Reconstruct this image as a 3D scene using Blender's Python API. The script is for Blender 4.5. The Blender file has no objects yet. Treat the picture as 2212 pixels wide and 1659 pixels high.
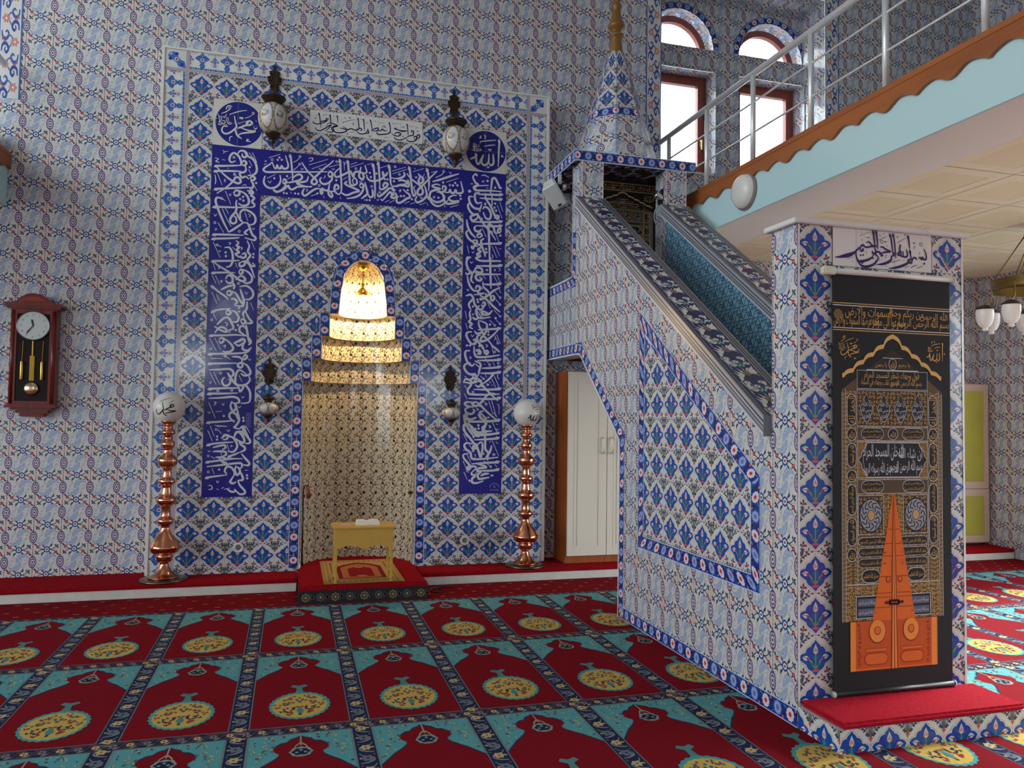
import bpy, bmesh, math, random
import numpy as np
from mathutils import Matrix, Vector
PI = math.pi
SC = bpy.context.scene
COL = SC.collection
random.seed(7)
RNG = np.random.RandomState(11)

# ------------------------------------------------------------------ camera
cam_d = bpy.data.cameras.new('camera')
cam_d.sensor_fit = 'HORIZONTAL'; cam_d.sensor_width = 36.0
cam_d.lens = 1675.17 / 2212 * 36.0
cam_d.clip_end = 100
cam = bpy.data.objects.new('camera', cam_d); COL.objects.link(cam)
cam.matrix_world = Matrix(((0.96205224, -0.02556196, -0.27166536, 0.91523),
                           (-0.27246844, -0.03631578, -0.96147913, -6.99312),
                           (0.01471155, 0.99901339, -0.04190251, 1.45941),
                           (0, 0, 0, 1)))
SC.camera = cam

# ------------------------------------------------------------------ sky and exposure
SC.view_settings.view_transform = 'Standard'
SC.view_settings.look = 'None'
SC.view_settings.gamma = 1.0
SC.view_settings.exposure = 0.92
SC.view_settings.use_curve_mapping = False
wd = bpy.data.worlds.new('daylight'); SC.world = wd; wd.use_nodes = True
nt = wd.node_tree; nt.nodes.clear()
bg = nt.nodes.new('ShaderNodeBackground'); bg.inputs['Color'].default_value = (0.86, 0.96, 1.0, 1); bg.inputs['Strength'].default_value = 3.5
tc = nt.nodes.new('ShaderNodeTexCoord'); sx = nt.nodes.new('ShaderNodeSeparateXYZ')
mr = nt.nodes.new('ShaderNodeMapRange'); mr.inputs['From Min'].default_value = -0.06; mr.inputs['From Max'].default_value = 0.06     # the ground outside is darker than the sky
mr.inputs['To Min'].default_value = 0.9; mr.inputs['To Max'].default_value = 3.6
nt.links.new(tc.outputs['Generated'], sx.inputs[0]); nt.links.new(sx.outputs['Z'], mr.inputs['Value']); nt.links.new(mr.outputs[0], bg.inputs['Strength'])
wo = nt.nodes.new('ShaderNodeOutputWorld'); nt.links.new(bg.outputs[0], wo.inputs[0])

sun_d = bpy.data.lights.new('sun', 'SUN'); sun_d.energy = 6.0; sun_d.angle = math.radians(14); sun_d.color = (1.0, .97, .92)
sun = bpy.data.objects.new('sun', sun_d); COL.objects.link(sun)
sun.rotation_euler = Vector((-.84, -.10, -.52)).to_track_quat('-Z', 'Y').to_euler()

# ------------------------------------------------------------------ materials
def lin(c):
    r = []
    for x in c[:3]:
        x = x / 255.0
        r.append(x / 12.92 if x <= 0.04045 else ((x + 0.055) / 1.055) ** 2.4)
    return tuple(r)
MATS = {}
def pmat(name, col=None, rough=0.5, metal=0.0, attr=False, bump=0.0, bscale=30.0, bdist=0.01, var=0.0, vscale=6.0, emit=None, estr=0.0, coat=0.0, spec=0.5, trans=0.0, sheen=0.0, wood=None, alpha=1.0, detail=3.0):
    if name in MATS: return MATS[name]
    m = bpy.data.materials.new(name); m.use_nodes = True
    t = m.node_tree; b = t.nodes['Principled BSDF']
    b.inputs['Roughness'].default_value = rough; b.inputs['Metallic'].default_value = metal
    b.inputs['Specular IOR Level'].default_value = spec
    b.inputs['Coat Weight'].default_value = coat; b.inputs['Coat Roughness'].default_value = 0.06
    b.inputs['Transmission Weight'].default_value = trans
    b.inputs['Sheen Weight'].default_value = sheen
    b.inputs['Alpha'].default_value = alpha
    src = None
    tcn = t.nodes.new('ShaderNodeTexCoord')
    if attr:
        a = t.nodes.new('ShaderNodeAttribute'); a.attribute_name = 'Col'; src = a.outputs['Color']
    elif col is not None:
        b.inputs['Base Color'].default_value = (*lin(col), 1)
        r = t.nodes.new('ShaderNodeRGB'); r.outputs[0].default_value = (*lin(col), 1); src = r.outputs[0]
    if wood is not None:
        mp = t.nodes.new('ShaderNodeMapping'); mp.inputs['Scale'].default_value = wood[1]
        t.links.new(tcn.outputs['Object'], mp.inputs['Vector'])
        n = t.nodes.new('ShaderNodeTexNoise'); n.inputs['Scale'].default_value = 5.0; n.inputs['Detail'].default_value = 5.0; n.inputs['Distortion'].default_value = 0.6
        t.links.new(mp.outputs[0], n.inputs['Vector'])
        rp = t.nodes.new('ShaderNodeValToRGB')
        rp.color_ramp.elements[0].position = 0.3; rp.color_ramp.elements[0].color = (*lin(wood[0]), 1)
        rp.color_ramp.elements[1].position = 0.7; rp.color_ramp.elements[1].color = (*lin(col), 1)
        t.links.new(n.outputs['Fac'], rp.inputs[0]); src = rp.outputs[0]
    if var > 0 and src is not None:
        n = t.nodes.new('ShaderNodeTexNoise'); n.inputs['Scale'].default_value = vscale; n.inputs['Detail'].default_value = detail
        t.links.new(tcn.outputs['Object'], n.inputs['Vector'])
        hs = t.nodes.new('ShaderNodeHueSaturation')
        mm = t.nodes.new('ShaderNodeMapRange'); mm.inputs['From Min'].default_value = 0.25; mm.inputs['From Max'].default_value = 0.75
        mm.inputs['To Min'].default_value = 1 - var; mm.inputs['To Max'].default_value = 1 + var
        t.links.new(n.outputs['Fac'], mm.inputs['Value']); t.links.new(mm.outputs[0], hs.inputs['Value'])
        t.links.new(src, hs.inputs['Color']); src = hs.outputs[0]
    if src is not None: t.links.new(src, b.inputs['Base Color'])
    if bump > 0:
        n = t.nodes.new('ShaderNodeTexNoise'); n.inputs['Scale'].default_value = bscale; n.inputs['Detail'].default_value = 2.0
        t.links.new(tcn.outputs['Object'], n.inputs['Vector'])
        bp = t.nodes.new('ShaderNodeBump'); bp.inputs['Strength'].default_value = bump; bp.inputs['Distance'].default_value = bdist
        t.links.new(n.outputs['Fac'], bp.inputs['Height']); t.links.new(bp.outputs[0], b.inputs['Normal'])
    if emit is not None:
        b.inputs['Emission Color'].default_value = (*lin(emit), 1); b.inputs['Emission Strength'].default_value = estr
    MATS[name] = m
    return m
TILE = pmat('glazed_tile', attr=True, rough=0.13, bump=0.06, bscale=7.0, bdist=0.02)
CARPET = pmat('wool_carpet', attr=True, rough=0.95, bump=0.6, bscale=900.0, bdist=0.004, var=0.16, vscale=380.0, spec=0.05)
CLOTH = pmat('woven_cloth', attr=True, rough=0.75, bump=0.25, bscale=700.0, bdist=0.002, spec=0.3)
PRINT = pmat('satin_print', attr=True, rough=0.35)
RUG = pmat('red_pile', (150, 16, 28), rough=0.9, bump=0.5, bscale=500.0, bdist=0.005, var=0.22, vscale=45.0, spec=0.05)
MARBLE = pmat('white_marble', (214, 211, 205), rough=0.25, var=0.08, vscale=9.0)
WTRIM = pmat('white_trim', (222, 222, 220), rough=0.3)
PLASTER = pmat('white_plaster', (226, 226, 222), rough=0.7)
BLUEPAINT = pmat('pale_blue_paint', (190, 222, 226), rough=0.55)
BEAM = pmat('off_white_paint', (234, 233, 226), rough=0.6)
TRIMWOOD = pmat('varnished_trim_wood', (176, 104, 52), rough=0.35, wood=((140, 76, 36), (1, 0.12, 1)))
REDWOOD = pmat('mahogany_wood', (128, 34, 22), rough=0.28, coat=0.15, wood=((92, 20, 14), (3, 3, 0.4)))
STEEL = pmat('brushed_steel', (236, 237, 240), rough=0.4, metal=0.5)
COPPER = pmat('polished_copper', (216, 148, 116), rough=0.2, metal=1.0)
BRASS = pmat('polished_brass', (205, 165, 80), rough=0.25, metal=1.0)
BRONZE = pmat('aged_bronze', (70, 58, 44), rough=0.45, metal=0.8)
BLACKMETAL = pmat('dark_iron', (38, 36, 36), rough=0.5, metal=0.3)
GLOBE = pmat('frosted_white_glass', (226, 224, 218), rough=0.25)
BLACK = pmat('black_plastic', (22, 22, 24), rough=0.4)
WHITEPL = pmat('white_plastic', (216, 218, 218), rough=0.4)
DARK = pmat('dark_void', (24, 22, 22), rough=0.8)

# ------------------------------------------------------------------ object helpers
def tag(o, label=None, cat=None, group=None, kind=None):
    if label: o['label'] = label
    if cat: o['category'] = cat
    if group: o['group'] = group
    if kind: o['kind'] = kind
    return o
def thing(name, label, cat, loc=(0, 0, 0), rz=0.0, group=None):
    o = bpy.data.objects.new(name, None); COL.objects.link(o)
    o.location = loc; o.rotation_euler = (0, 0, rz)
    o.empty_display_size = 0.05
    return tag(o, label, cat, group)
def link(name, me, mat, parent=None):
    o = bpy.data.objects.new(name, me); COL.objects.link(o)
    if mat is not None:
        for m in (mat if isinstance(mat, (list, tuple)) else [mat]): me.materials.append(m)
    if parent is not None:
        o.parent = parent
    return o
def obj(name, bm, mat, parent=None, smooth=False):
    me = bpy.data.meshes.new(name)
    if smooth:
        for f in bm.faces: f.smooth = True
    bm.to_mesh(me); bm.free()
    return link(name, me, mat, parent)
def dup(root, loc=None, label=None):
    r = root.copy(); COL.objects.link(r)
    if loc is not None: r.location = loc
    if label: r['label'] = label
    for ch in list(root.children):
        c = ch.copy(); COL.objects.link(c); c.parent = r
        for g in ch.children:
            d = g.copy(); COL.objects.link(d); d.parent = c
    return r
def box(bm, x0, x1, y0, y1, z0, z1, bev=0.0):
    vs = [bm.verts.new((x, y, z)) for z in (z0, z1) for y in (y0, y1) for x in (x0, x1)]
    fs = []
    for q in ((0, 2, 3, 1), (4, 5, 7, 6), (0, 1, 5, 4), (2, 6, 7, 3), (0, 4, 6, 2), (1, 3, 7, 5)):
        fs.append(bm.faces.new([vs[i] for i in q]))
    if bev > 0:
        es = {e for f in fs for e in f.edges}
        bmesh.ops.bevel(bm, geom=list(es), offset=bev, segments=2, affect='EDGES')
    return bm
def bx(*a, **k):
    return box(bmesh.new(), *a, **k)
def prism(bm, pts, fn, d0, d1):
    """pts: list of 2D points, fn(a,b,d) -> 3D; a solid between depths d0 and d1."""
    A = [bm.verts.new(fn(a, b, d0)) for a, b in pts]
    B = [bm.verts.new(fn(a, b, d1)) for a, b in pts]
    bm.faces.new(A); bm.faces.new(list(reversed(B)))
    n = len(pts)
    for i in range(n):
        j = (i + 1) % n
        bm.faces.new((A[j], A[i], B[i], B[j]))
    bmesh.ops.recalc_face_normals(bm, faces=bm.faces)
    return bm
def lathe(bm, prof, seg=32, cx=0, cy=0, cz=0):
    rings = []
    for r, z in prof:
        if r < 1e-5:
            rings.append([bm.verts.new((cx, cy, cz + z))])
        else:
            rings.append([bm.verts.new((cx + r * math.cos(2 * PI * i / seg), cy + r * math.sin(2 * PI * i / seg), cz + z)) for i in range(seg)])
    for A, B in zip(rings, rings[1:]):
        for i in range(seg):
            j = (i + 1) % seg
            if len(A) == 1 and len(B) == 1: continue
            if len(A) == 1: bm.faces.new((A[0], B[j], B[i]))
            elif len(B) == 1: bm.faces.new((A[i], A[j], B[0]))
            else: bm.faces.new((A[i], A[j], B[j], B[i]))
    bmesh.ops.recalc_face_normals(bm, faces=bm.faces)
    return bm
def catmull(pts, n=6, closed=False):
    P = [np.array(p, float) for p in pts]
    if len(P) < 3: return np.array(P)
    out = []
    m = len(P)
    rng = range(m if closed else m - 1)
    for i in rng:
        p1, p2 = P[i], P[(i + 1) % m]
        p0 = P[(i - 1) % m] if (closed or i > 0) else 2 * p1 - p2
        p3 = P[(i + 2) % m] if (closed or i + 2 < m) else 2 * p2 - p1
        for k in range(n):
            t = k / n
            out.append(0.5 * ((2 * p1) + (-p0 + p2) * t + (2 * p0 - 5 * p1 + 4 * p2 - p3) * t * t + (-p0 + 3 * p1 - 3 * p2 + p3) * t ** 3))
    if not closed: out.append(P[-1])
    return np.array(out)
def tube(bm, pts, r, seg=10, smooth_n=0, cap=True):
    P = catmull(pts, smooth_n) if smooth_n else np.array(pts, float)
    R = r if hasattr(r, '__len__') else [r] * len(P)
    if hasattr(r, '__len__') and len(r) != len(P):
        R = np.interp(np.linspace(0, 1, len(P)), np.linspace(0, 1, len(r)), r)
    rings = []
    prev = None
    for i, p in enumerate(P):
        d = Vector(P[min(i + 1, len(P) - 1)] - P[max(i - 1, 0)])
        d.normalize()
        a = prev if prev is not None else (Vector((0, 0, 1)) if abs(d.z) < 0.9 else Vector((1, 0, 0)))
        u = (a - d * a.dot(d)); u.normalize(); v = d.cross(u); prev = u
        rings.append([bm.verts.new(Vector(p) + (u * math.cos(2 * PI * k / seg) + v * math.sin(2 * PI * k / seg)) * float(R[i])) for k in range(seg)])
    for A, B in zip(rings, rings[1:]):
        for k in range(seg):
            j = (k + 1) % seg
            bm.faces.new((A[k], A[j], B[j], B[k]))
    if cap:
        bm.faces.new(list(reversed(rings[0]))); bm.faces.new(rings[-1])
    return bm
# ------------------------------------------------------------------ glazed patterns: every motif is a small face of its own in the surface's mesh
class Fr:
    """A flat face: origin o, directions u and v, outward normal u x v."""
    def __init__(s, o, u, v):
        s.o = np.array(o, float); s.u = np.array(u, float); s.v = np.array(v, float); s.n = np.cross(s.u, s.v)
    def at(s, V, h):
        return s.o + V[..., 0:1] * s.u + V[..., 1:2] * s.v + h * s.n
class Ribbon:
    """A strip between two 3D polylines; x runs along it in metres, y from 0 (first line) to 1 (second line)."""
    def __init__(s, A, B, n):
        s.A = np.array(A, float); s.B = np.array(B, float); s.n = np.array(n, float)
        M = (s.A + s.B) / 2
        s.t = np.concatenate([[0], np.cumsum(np.linalg.norm(np.diff(M, axis=0), axis=1))]); s.L = s.t[-1]
    def at(s, V, h):
        x = V[..., 0]; y = V[..., 1:2]
        a = np.stack([np.interp(x, s.t, s.A[:, i]) for i in range(3)], -1)
        b = np.stack([np.interp(x, s.t, s.B[:, i]) for i in range(3)], -1)
        return a + (b - a) * y + h * s.n
class Paint:
    def __init__(s): s.V = []; s.k = []; s.c = []; s.m = []
    def add(s, V, col, mat=0):
        n, k, _ = V.shape
        if n == 0: return
        s.V.append(V.reshape(-1, 3)); s.k.append(np.full(n, k, np.int32))
        s.c.append(np.tile(np.array(lin(col)), (n * k, 1))); s.m.append(np.full(n, mat, np.int32))
    def poly(s, pts, col, mat=0):
        s.add(np.array([pts], float), col, mat)
    def flat(s, fr, pts, col, h=0.0, mat=0):
        s.add(fr.at(np.array([pts], float), h), col, mat)
    def build(s, name, mats, parent=None):
        V = np.concatenate(s.V); k = np.concatenate(s.k); c = np.concatenate(s.c); m = np.concatenate(s.m)
        me = bpy.data.meshes.new(name)
        me.vertices.add(len(V)); me.vertices.foreach_set('co', V.astype(np.float32).ravel())
        me.loops.add(len(V)); me.loops.foreach_set('vertex_index', np.arange(len(V), dtype=np.int32))
        me.polygons.add(len(k))
        me.polygons.foreach_set('loop_start', np.concatenate([[0], np.cumsum(k)[:-1]]).astype(np.int32))
        me.polygons.foreach_set('material_index', m)
        at = me.attributes.new('Col', 'FLOAT_COLOR', 'POINT')
        at.data.foreach_set('color', np.concatenate([c, np.ones((len(c), 1))], 1).astype(np.float32).ravel())
        me.update(calc_edges=True)
        return link(name, me, mats, parent)
def clip(poly, region):
    P = [tuple(p) for p in poly]
    n = len(region)
    for i in range(n):
        ax, ay = region[i]; bx_, by_ = region[(i + 1) % n]
        ex, ey = bx_ - ax, by_ - ay
        out = []
        for j in range(len(P)):
            p, q = P[j - 1], P[j]
            dp = ex * (p[1] - ay) - ey * (p[0] - ax); dq = ex * (q[1] - ay) - ey * (q[0] - ax)
            if dp >= 0:
                if dq >= 0: out.append(q)
                else:
                    t = dp / (dp - dq); out.append((p[0] + (q[0] - p[0]) * t, p[1] + (q[1] - p[1]) * t))
            elif dq >= 0:
                t = dp / (dp - dq); out.append((p[0] + (q[0] - p[0]) * t, p[1] + (q[1] - p[1]) * t)); out.append(q)
        P = out
        if len(P) < 3: return None
    return P
def ccw(R):
    R = [tuple(p) for p in R]
    a = sum(R[i - 1][0] * R[i][1] - R[i][0] * R[i - 1][1] for i in range(len(R)))
    return R if a > 0 else R[::-1]
def rect(x0, x1, y0, y1): return [(x0, y0), (x1, y0), (x1, y1), (x0, y1)]
def stamp(P, fr, regions, pat, size, org=(0, 0), h0=0.0004, dh=0.0003, base=None, mat=0, basecut=None):
    sx, sy = size
    for R in regions:
        R = ccw(R); A = np.array(R)
        if base is not None:
            if basecut:
                x0, x1 = A[:, 0].min(), A[:, 0].max(); n = max(1, int(math.ceil((x1 - x0) / basecut)))
                for i in range(n):
                    q = clip(R, rect(x0 + (x1 - x0) * i / n, x0 + (x1 - x0) * (i + 1) / n, -99, 99))
                    if q: P.flat(fr, q, base, h0, mat)
            else: P.flat(fr, R, base, h0, mat)
        i0 = int(math.floor((A[:, 0].min() - org[0]) / sx)) - 1; i1 = int(math.ceil((A[:, 0].max() - org[0]) / sx)) + 1
        j0 = int(math.floor((A[:, 1].min() - org[1]) / sy)) - 1; j1 = int(math.ceil((A[:, 1].max() - org[1]) / sy)) + 1
        G = np.array([(i, j) for i in range(i0, i1) for j in range(j0, j1)], float)
        E = np.roll(A, -1, 0) - A
        for rk, (pts, col, ly) in enumerate(sorted(pat, key=lambda q: q[2])):
            V = (pts[None] + G[:, None]) * np.array([sx, sy]) + np.array(org)
            D = E[None, None, :, 0] * (V[:, :, None, 1] - A[None, None, :, 1]) - E[None, None, :, 1] * (V[:, :, None, 0] - A[None, None, :, 0])
            ins = D >= -1e-9
            full = ins.all(axis=(1, 2)); outm = (~ins).all(axis=1).any(axis=1)
            h = h0 + 1.2e-5 * (rk + 2)
            if full.any(): P.add(fr.at(V[full], h), col, mat)
            for W in V[~full & ~outm]:
                q = clip(W, R)
                if q and len(q) >= 3: P.flat(fr, q, col, h, mat)
# ---- motif drawing
def circ(cx, cy, rx, ry=None, n=10, rot=0.0):
    ry = rx if ry is None else ry
    a = np.arange(n) * 2 * PI / n + rot
    return np.stack([cx + rx * np.cos(a), cy + ry * np.sin(a)], 1)
def lobed(cx, cy, rx, ry=None, lobes=8, depth=0.14, n=3, rot=0.0):
    ry = rx if ry is None else ry
    a = np.arange(lobes * n * 2) * PI / (lobes * n) + rot
    k = 1 - depth * (0.5 - 0.5 * np.cos(lobes * (a - rot)))
    return np.stack([cx + rx * k * np.cos(a), cy + ry * k * np.sin(a)], 1)
def stroke(pts, w, sm=4):
    """A brush stroke: pts with one width, or a width per point (interpolated)."""
    C = catmull(pts, sm) if (sm and len(pts) > 2) else np.array(pts, float)
    n = len(C)
    W = np.interp(np.linspace(0, 1, n), np.linspace(0, 1, len(w)), w) if hasattr(w, '__len__') else np.full(n, w)
    T = np.gradient(C, axis=0); L = np.linalg.norm(T, axis=1, keepdims=True); L[L == 0] = 1; T = T / L
    N = np.stack([-T[:, 1], T[:, 0]], 1)
    return np.concatenate([C + N * W[:, None] / 2, (C - N * W[:, None] / 2)[::-1]])
def leaf(x0, y0, x1, y1, w, bend=0.15):
    d = np.array([x1 - x0, y1 - y0]); n = np.array([-d[1], d[0]])
    a = np.array([x0, y0]); b = np.array([x1, y1])
    m = (a + b) / 2 + n * bend
    L = np.hypot(*d); nn = n / (L + 1e-9) * w / 2
    return np.array([a, a + d * .3 + n * bend * .8 + nn * .9, m + nn + d * .1, b, m - nn + d * .1, a + d * .3 + n * bend * .8 - nn * .9])
def mirror(pts, cx=0.5):
    q = np.array(pts).copy(); q[:, 0] = 2 * cx - q[:, 0]; return q[::-1]
def rot180(pts): return 1 - np.array(pts)

C_WHITE = (214, 216, 214); C_BLUE = (30, 72, 158); C_NAVY = (38, 46, 92); C_LB = (150, 174, 212); C_RED = (186, 52, 66)
C_DK = (66, 76, 88); C_PUR = (112, 88, 132); C_GROUT = (166, 158, 150); C_CORAL = (214, 84, 76)
# ---- floral wall tile
def make_H():
    p = []
    def both(q, c, l): p.append((q, c, l)); p.append((rot180(q), c, l))
    p.append((np.array(rect(0, 1, -.006, .006)), C_GROUT, 0)); p.append((np.array(rect(-.006, .006, 0, 1)), C_GROUT, 0))
    # crescent leaves and florets
    cres = catmull([(.42, .50), (.43, .66), (.50, .79), (.63, .85), (.77, .80), (.86, .66), (.79, .70), (.70, .69), (.61, .645), (.54, .57), (.48, .50)], 2, True)
    cc = cres.mean(0); both(cc + (cres - cc) * 1.06, (128, 142, 178), 1); both(cres, (164, 180, 208), 1.5)
    for x, y in ((.56, .76), (.64, .79), (.73, .77), (.49, .68)): both(circ(x, y, .016, n=5), (226, 230, 232), 2)
    for cx, cy in ((.27, .56), (.33, .70), (.23, .40), (.60, .60), (.56, .93)):
        for k in range(3):
            a = k * 2.1 + cx * 9
            both(circ(cx + .035 * math.cos(a), cy + .035 * math.sin(a), .026, n=6), (170, 178, 200), 1)
    both(stroke([(.5, .5), (.42, .60), (.34, .66), (.28, .58)], .014, 3), (168, 180, 204), 1)
    both(stroke([(.27, .56), (.2, .50), (.22, .42)], .014, 3), (168, 180, 204), 1)
    # stems along the edges
    both(stroke([(.61, 1.0), (.72, .965), (.80, .92)], .028, 3), C_DK, 1)
    both(stroke([(.39, 1.0), (.26, .965), (.16, .88)], .028, 3), C_DK, 1)
    both(stroke([(.86, .86), (.93, .80), (.985, .755)], [.04, .02], 3), (120, 84, 84), 1)
    both(stroke([(.0, .75), (.0, .99)], .02, 0), (150, 110, 104), 1)
    both(circ(0, .885, .022, n=6), C_RED, 2)
    both(leaf(.42, .90, .31, .74, .07, -.15), C_DK, 2)
    both(leaf(.58, .90, .66, .80, .055, .1), C_DK, 2)
    both(leaf(.16, .88, .08, .97, .066), C_DK, 2); both(leaf(.16, .88, .06, .82, .06), C_DK, 2); both(leaf(.16, .88, .20, .78, .055), C_DK, 2)
    both(circ(.15, .875, .04, .045, 6), (92, 92, 150), 3)
    both(leaf(.83, .90, .74, .83, .04), C_DK, 2); both(leaf(.85, .85, .92, .74, .06), C_DK, 2)
    both(lobed(.835, .895, .06, .066, 6, .2, 2), C_RED, 3); both(circ(.835, .895, .022, n=5), (228, 150, 160), 4)
    # blue rosette on the top edge
    p.append((lobed(.5, 1.0, .138, .138, 8, .2, 3), C_BLUE, 3)); p.append((circ(.5, 1.0, .078, n=10), (226, 226, 222), 4)); p.append((circ(.5, 1.0, .042, n=7), (150, 92, 84), 5))
    for k in range(8):
        a = k * PI / 4 + PI / 8
        p.append((circ(.5 + .1 * math.cos(a), 1 + .1 * math.sin(a), .014, n=4), (60, 104, 190), 4))
    # purple medallion on the left edge
    p.append((lobed(0, .5, .145, .26, 16, .07, 1), C_PUR, 3)); p.append((lobed(0, .5, .108, .20, 12, .1, 1), (214, 212, 218), 4))
    p.append((lobed(0, .5, .094, .172, 8, .2, 2), C_PUR, 5)); p.append((lobed(0, .5, .062, .105, 8, .2, 1), (224, 222, 226), 6)); p.append((circ(0, .5, .03, .05, 6), C_NAVY, 7))
    for s in (-1, 1):
        p.append((leaf(0, .5 + s * .25, 0, .5 + s * .33, .04, 0), (120, 84, 84), 3))
        p.append((circ(0, .5 + s * .19, .03, .014, 5), C_NAVY, 5))
    return p
# ---- blue tulip tile
LOBE = [(.5, .905), (.545, .845), (.615, .785), (.635, .745), (.69, .735), (.745, .70), (.775, .635), (.785, .60), (.85, .595), (.92, .56), (.965, .50), (.925, .435), (.855, .385), (.80, .345), (.765, .325), (.745, .27), (.705, .215), (.645, .175), (.60, .145), (.55, .095), (.5, .045)]
def ogee(k):
    R = np.array(LOBE); L = np.array([(1 - x, y) for x, y in LOBE[1:-1]])[::-1]
    q = np.concatenate([R, L]); c = np.array([.5, .475])
    q = c + (q - c) * k
    q[:, 0] = np.clip(q[:, 0], 0.0, 1.0); return q
def make_D(blue=(26, 78, 168), lowres=False):
    p = []
    p.append((np.array(rect(0, 1, -.005, .005)), (150, 144, 138), 0)); p.append((np.array(rect(-.005, .005, 0, 1)), (150, 144, 138), 0))
    g = (96, 108, 108)
    # bouquet on the left edge (completed by the neighbour)
    for s in (-1, 1):
        def q(pts): return [(s * x, y) for x, y in pts]
        def ad(poly, c, l):
            p.append((poly if s > 0 else poly[::-1], c, l))
        ad(stroke(q([(.01, .70), (.045, .84), (.09, .97), (.13, 1.05)]), .026, 3), g, 1)
        ad(stroke(q([(.015, .72), (.09, .84), (.17, .90), (.24, .93)]), .026, 3), g, 1)
        ad(stroke(q([(.0, .70), (.02, .88), (.03, 1.08)]), .03, 3), g, 1)
        for a in ((.09, .90, .17, .97), (.13, .88, .20, .83), (.10, .95, .04, 1.03), (.17, .90, .27, .90), (.06, .80, .15, .77), (.22, .95, .30, 1.0), (.12, 1.03, .2, 1.06), (.03, .78, .09, .72), (.05, .92, -.0, 1.0), (.16, .95, .13, 1.06), (.27, .92, .36, .95), (.04, .74, .12, .76)):
            l = leaf(s * a[0], a[1], s * a[2], a[3], .052, .12 * s); ad(l, C_DK, 2)
        ad(circ(s * .115, .915, .028, n=6), (96, 92, 160), 3)
        ad(circ(s * .26, .955, .024, n=6), (96, 92, 160), 3)
        # sprigs of the lower corners
        ad(stroke(q([(.02, .02), (.09, .07), (.15, .13), (.17, .20)]), .024, 3), g, 1)
        ad(stroke(q([(.0, -.01), (.14, .01), (.28, .02), (.36, .06)]), .014, 3), (116, 88, 88), 1)
        ad(leaf(s * .17, .16, s * .17,   .27, .055, .1), C_DK, 2); ad(leaf(s * .19, .14, s * .27,   .14, .055, .1), C_DK, 2); ad(leaf(s * .14, .14, s * .07,   .20, .055, .1), C_DK, 2)
        ad(circ(s * .178, .155, .036, .042, 6), (196, 60, 70), 3)
        ad(circ(s * .12, .065, .032, n=6), (86, 92, 168), 3); ad(leaf(s * .12, .06, s * .2, .05, .035), C_DK, 2); ad(leaf(s * .3, .02, s * .34, .11, .03), C_DK, 2)
        ad(leaf(s * .36, .0, s * .46, .0, .05, 0), (150, 72, 78), 2)
    p.append((circ(0, .695, .06, .03, 8), C_CORAL, 3)); p.append((leaf(0, .68, 0, .62, .05, 0), C_CORAL, 3))
    p.append((np.array([(-.012, .3), (.012, .3), (.006, .62), (-.006, .62)]), (188, 176, 168), 1))
    # medallion
    p.append((ogee(1.125), (196, 198, 196), 4)); p.append((ogee(1.10), (112, 112, 116), 5)); p.append((ogee(1.075), (224, 226, 224), 6)); p.append((ogee(1.0), blue, 7))
    teal = (34, 92, 138)
    p.append((np.array([(.5, .12), (.66, .30), (.60, .48), (.5, .58), (.40, .48), (.34, .30)]), teal, 8))
    p.append((stroke([(.5, .2), (.5, .4), (.5, .56)], .022, 3), (116, 168, 180), 9))
    for s in (-1, 1):
        p.append((stroke([(.5 + s * .03, .24), (.5 + s * .10, .36), (.5 + s * .2, .46)], .022, 3), (176, 176, 140), 9))
        p.append((leaf(.5 + s * .05, .28, .5 + s * .16, .36, .05, .1 * s), (96, 112, 90), 9)); p.append((leaf(.5 + s * .02, .40, .5 + s * .10, .54, .04, .1 * s), (40, 110, 150), 9))
        p.append((leaf(.5 + s * .175, .475, .5 + s * .375, .50, .115, .04), (222, 214, 206), 10))
        p.append((stroke([(.5 + s * .22, .485), (.5 + s * .345, .497)], .014, 0), (92, 84, 110), 11))
        p.append((leaf(.5 + s * .17, .45, .5 + s * .26, .47, .07, 0), (150, 60, 88), 11))
        p.append((leaf(.5 + s * .03, .56, .5 + s * .11, .62, .035, .1 * s), (140, 60, 90), 9))
    p.append((np.array([(.5, .80), (.53, .735), (.565, .665), (.56, .60), (.53, .565), (.47, .565), (.44, .60), (.435, .665), (.47, .735)]), (226, 216, 208), 10))
    p.append((np.array([(.5, .74), (.515, .66), (.5, .58), (.485, .66)]), (170, 96, 120), 11))
    for s in (-1, 1): p.append((leaf(.5 + s * .03, .575, .5 + s * .045, .70, .022, 0), (176, 120, 136), 11))
    p.append((np.array([(.38, .165), (.44, .195), (.5, .225), (.56, .195), (.62, .165), (.56, .145), (.5, .135), (.44, .145)]), C_CORAL, 10))
    return p
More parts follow.
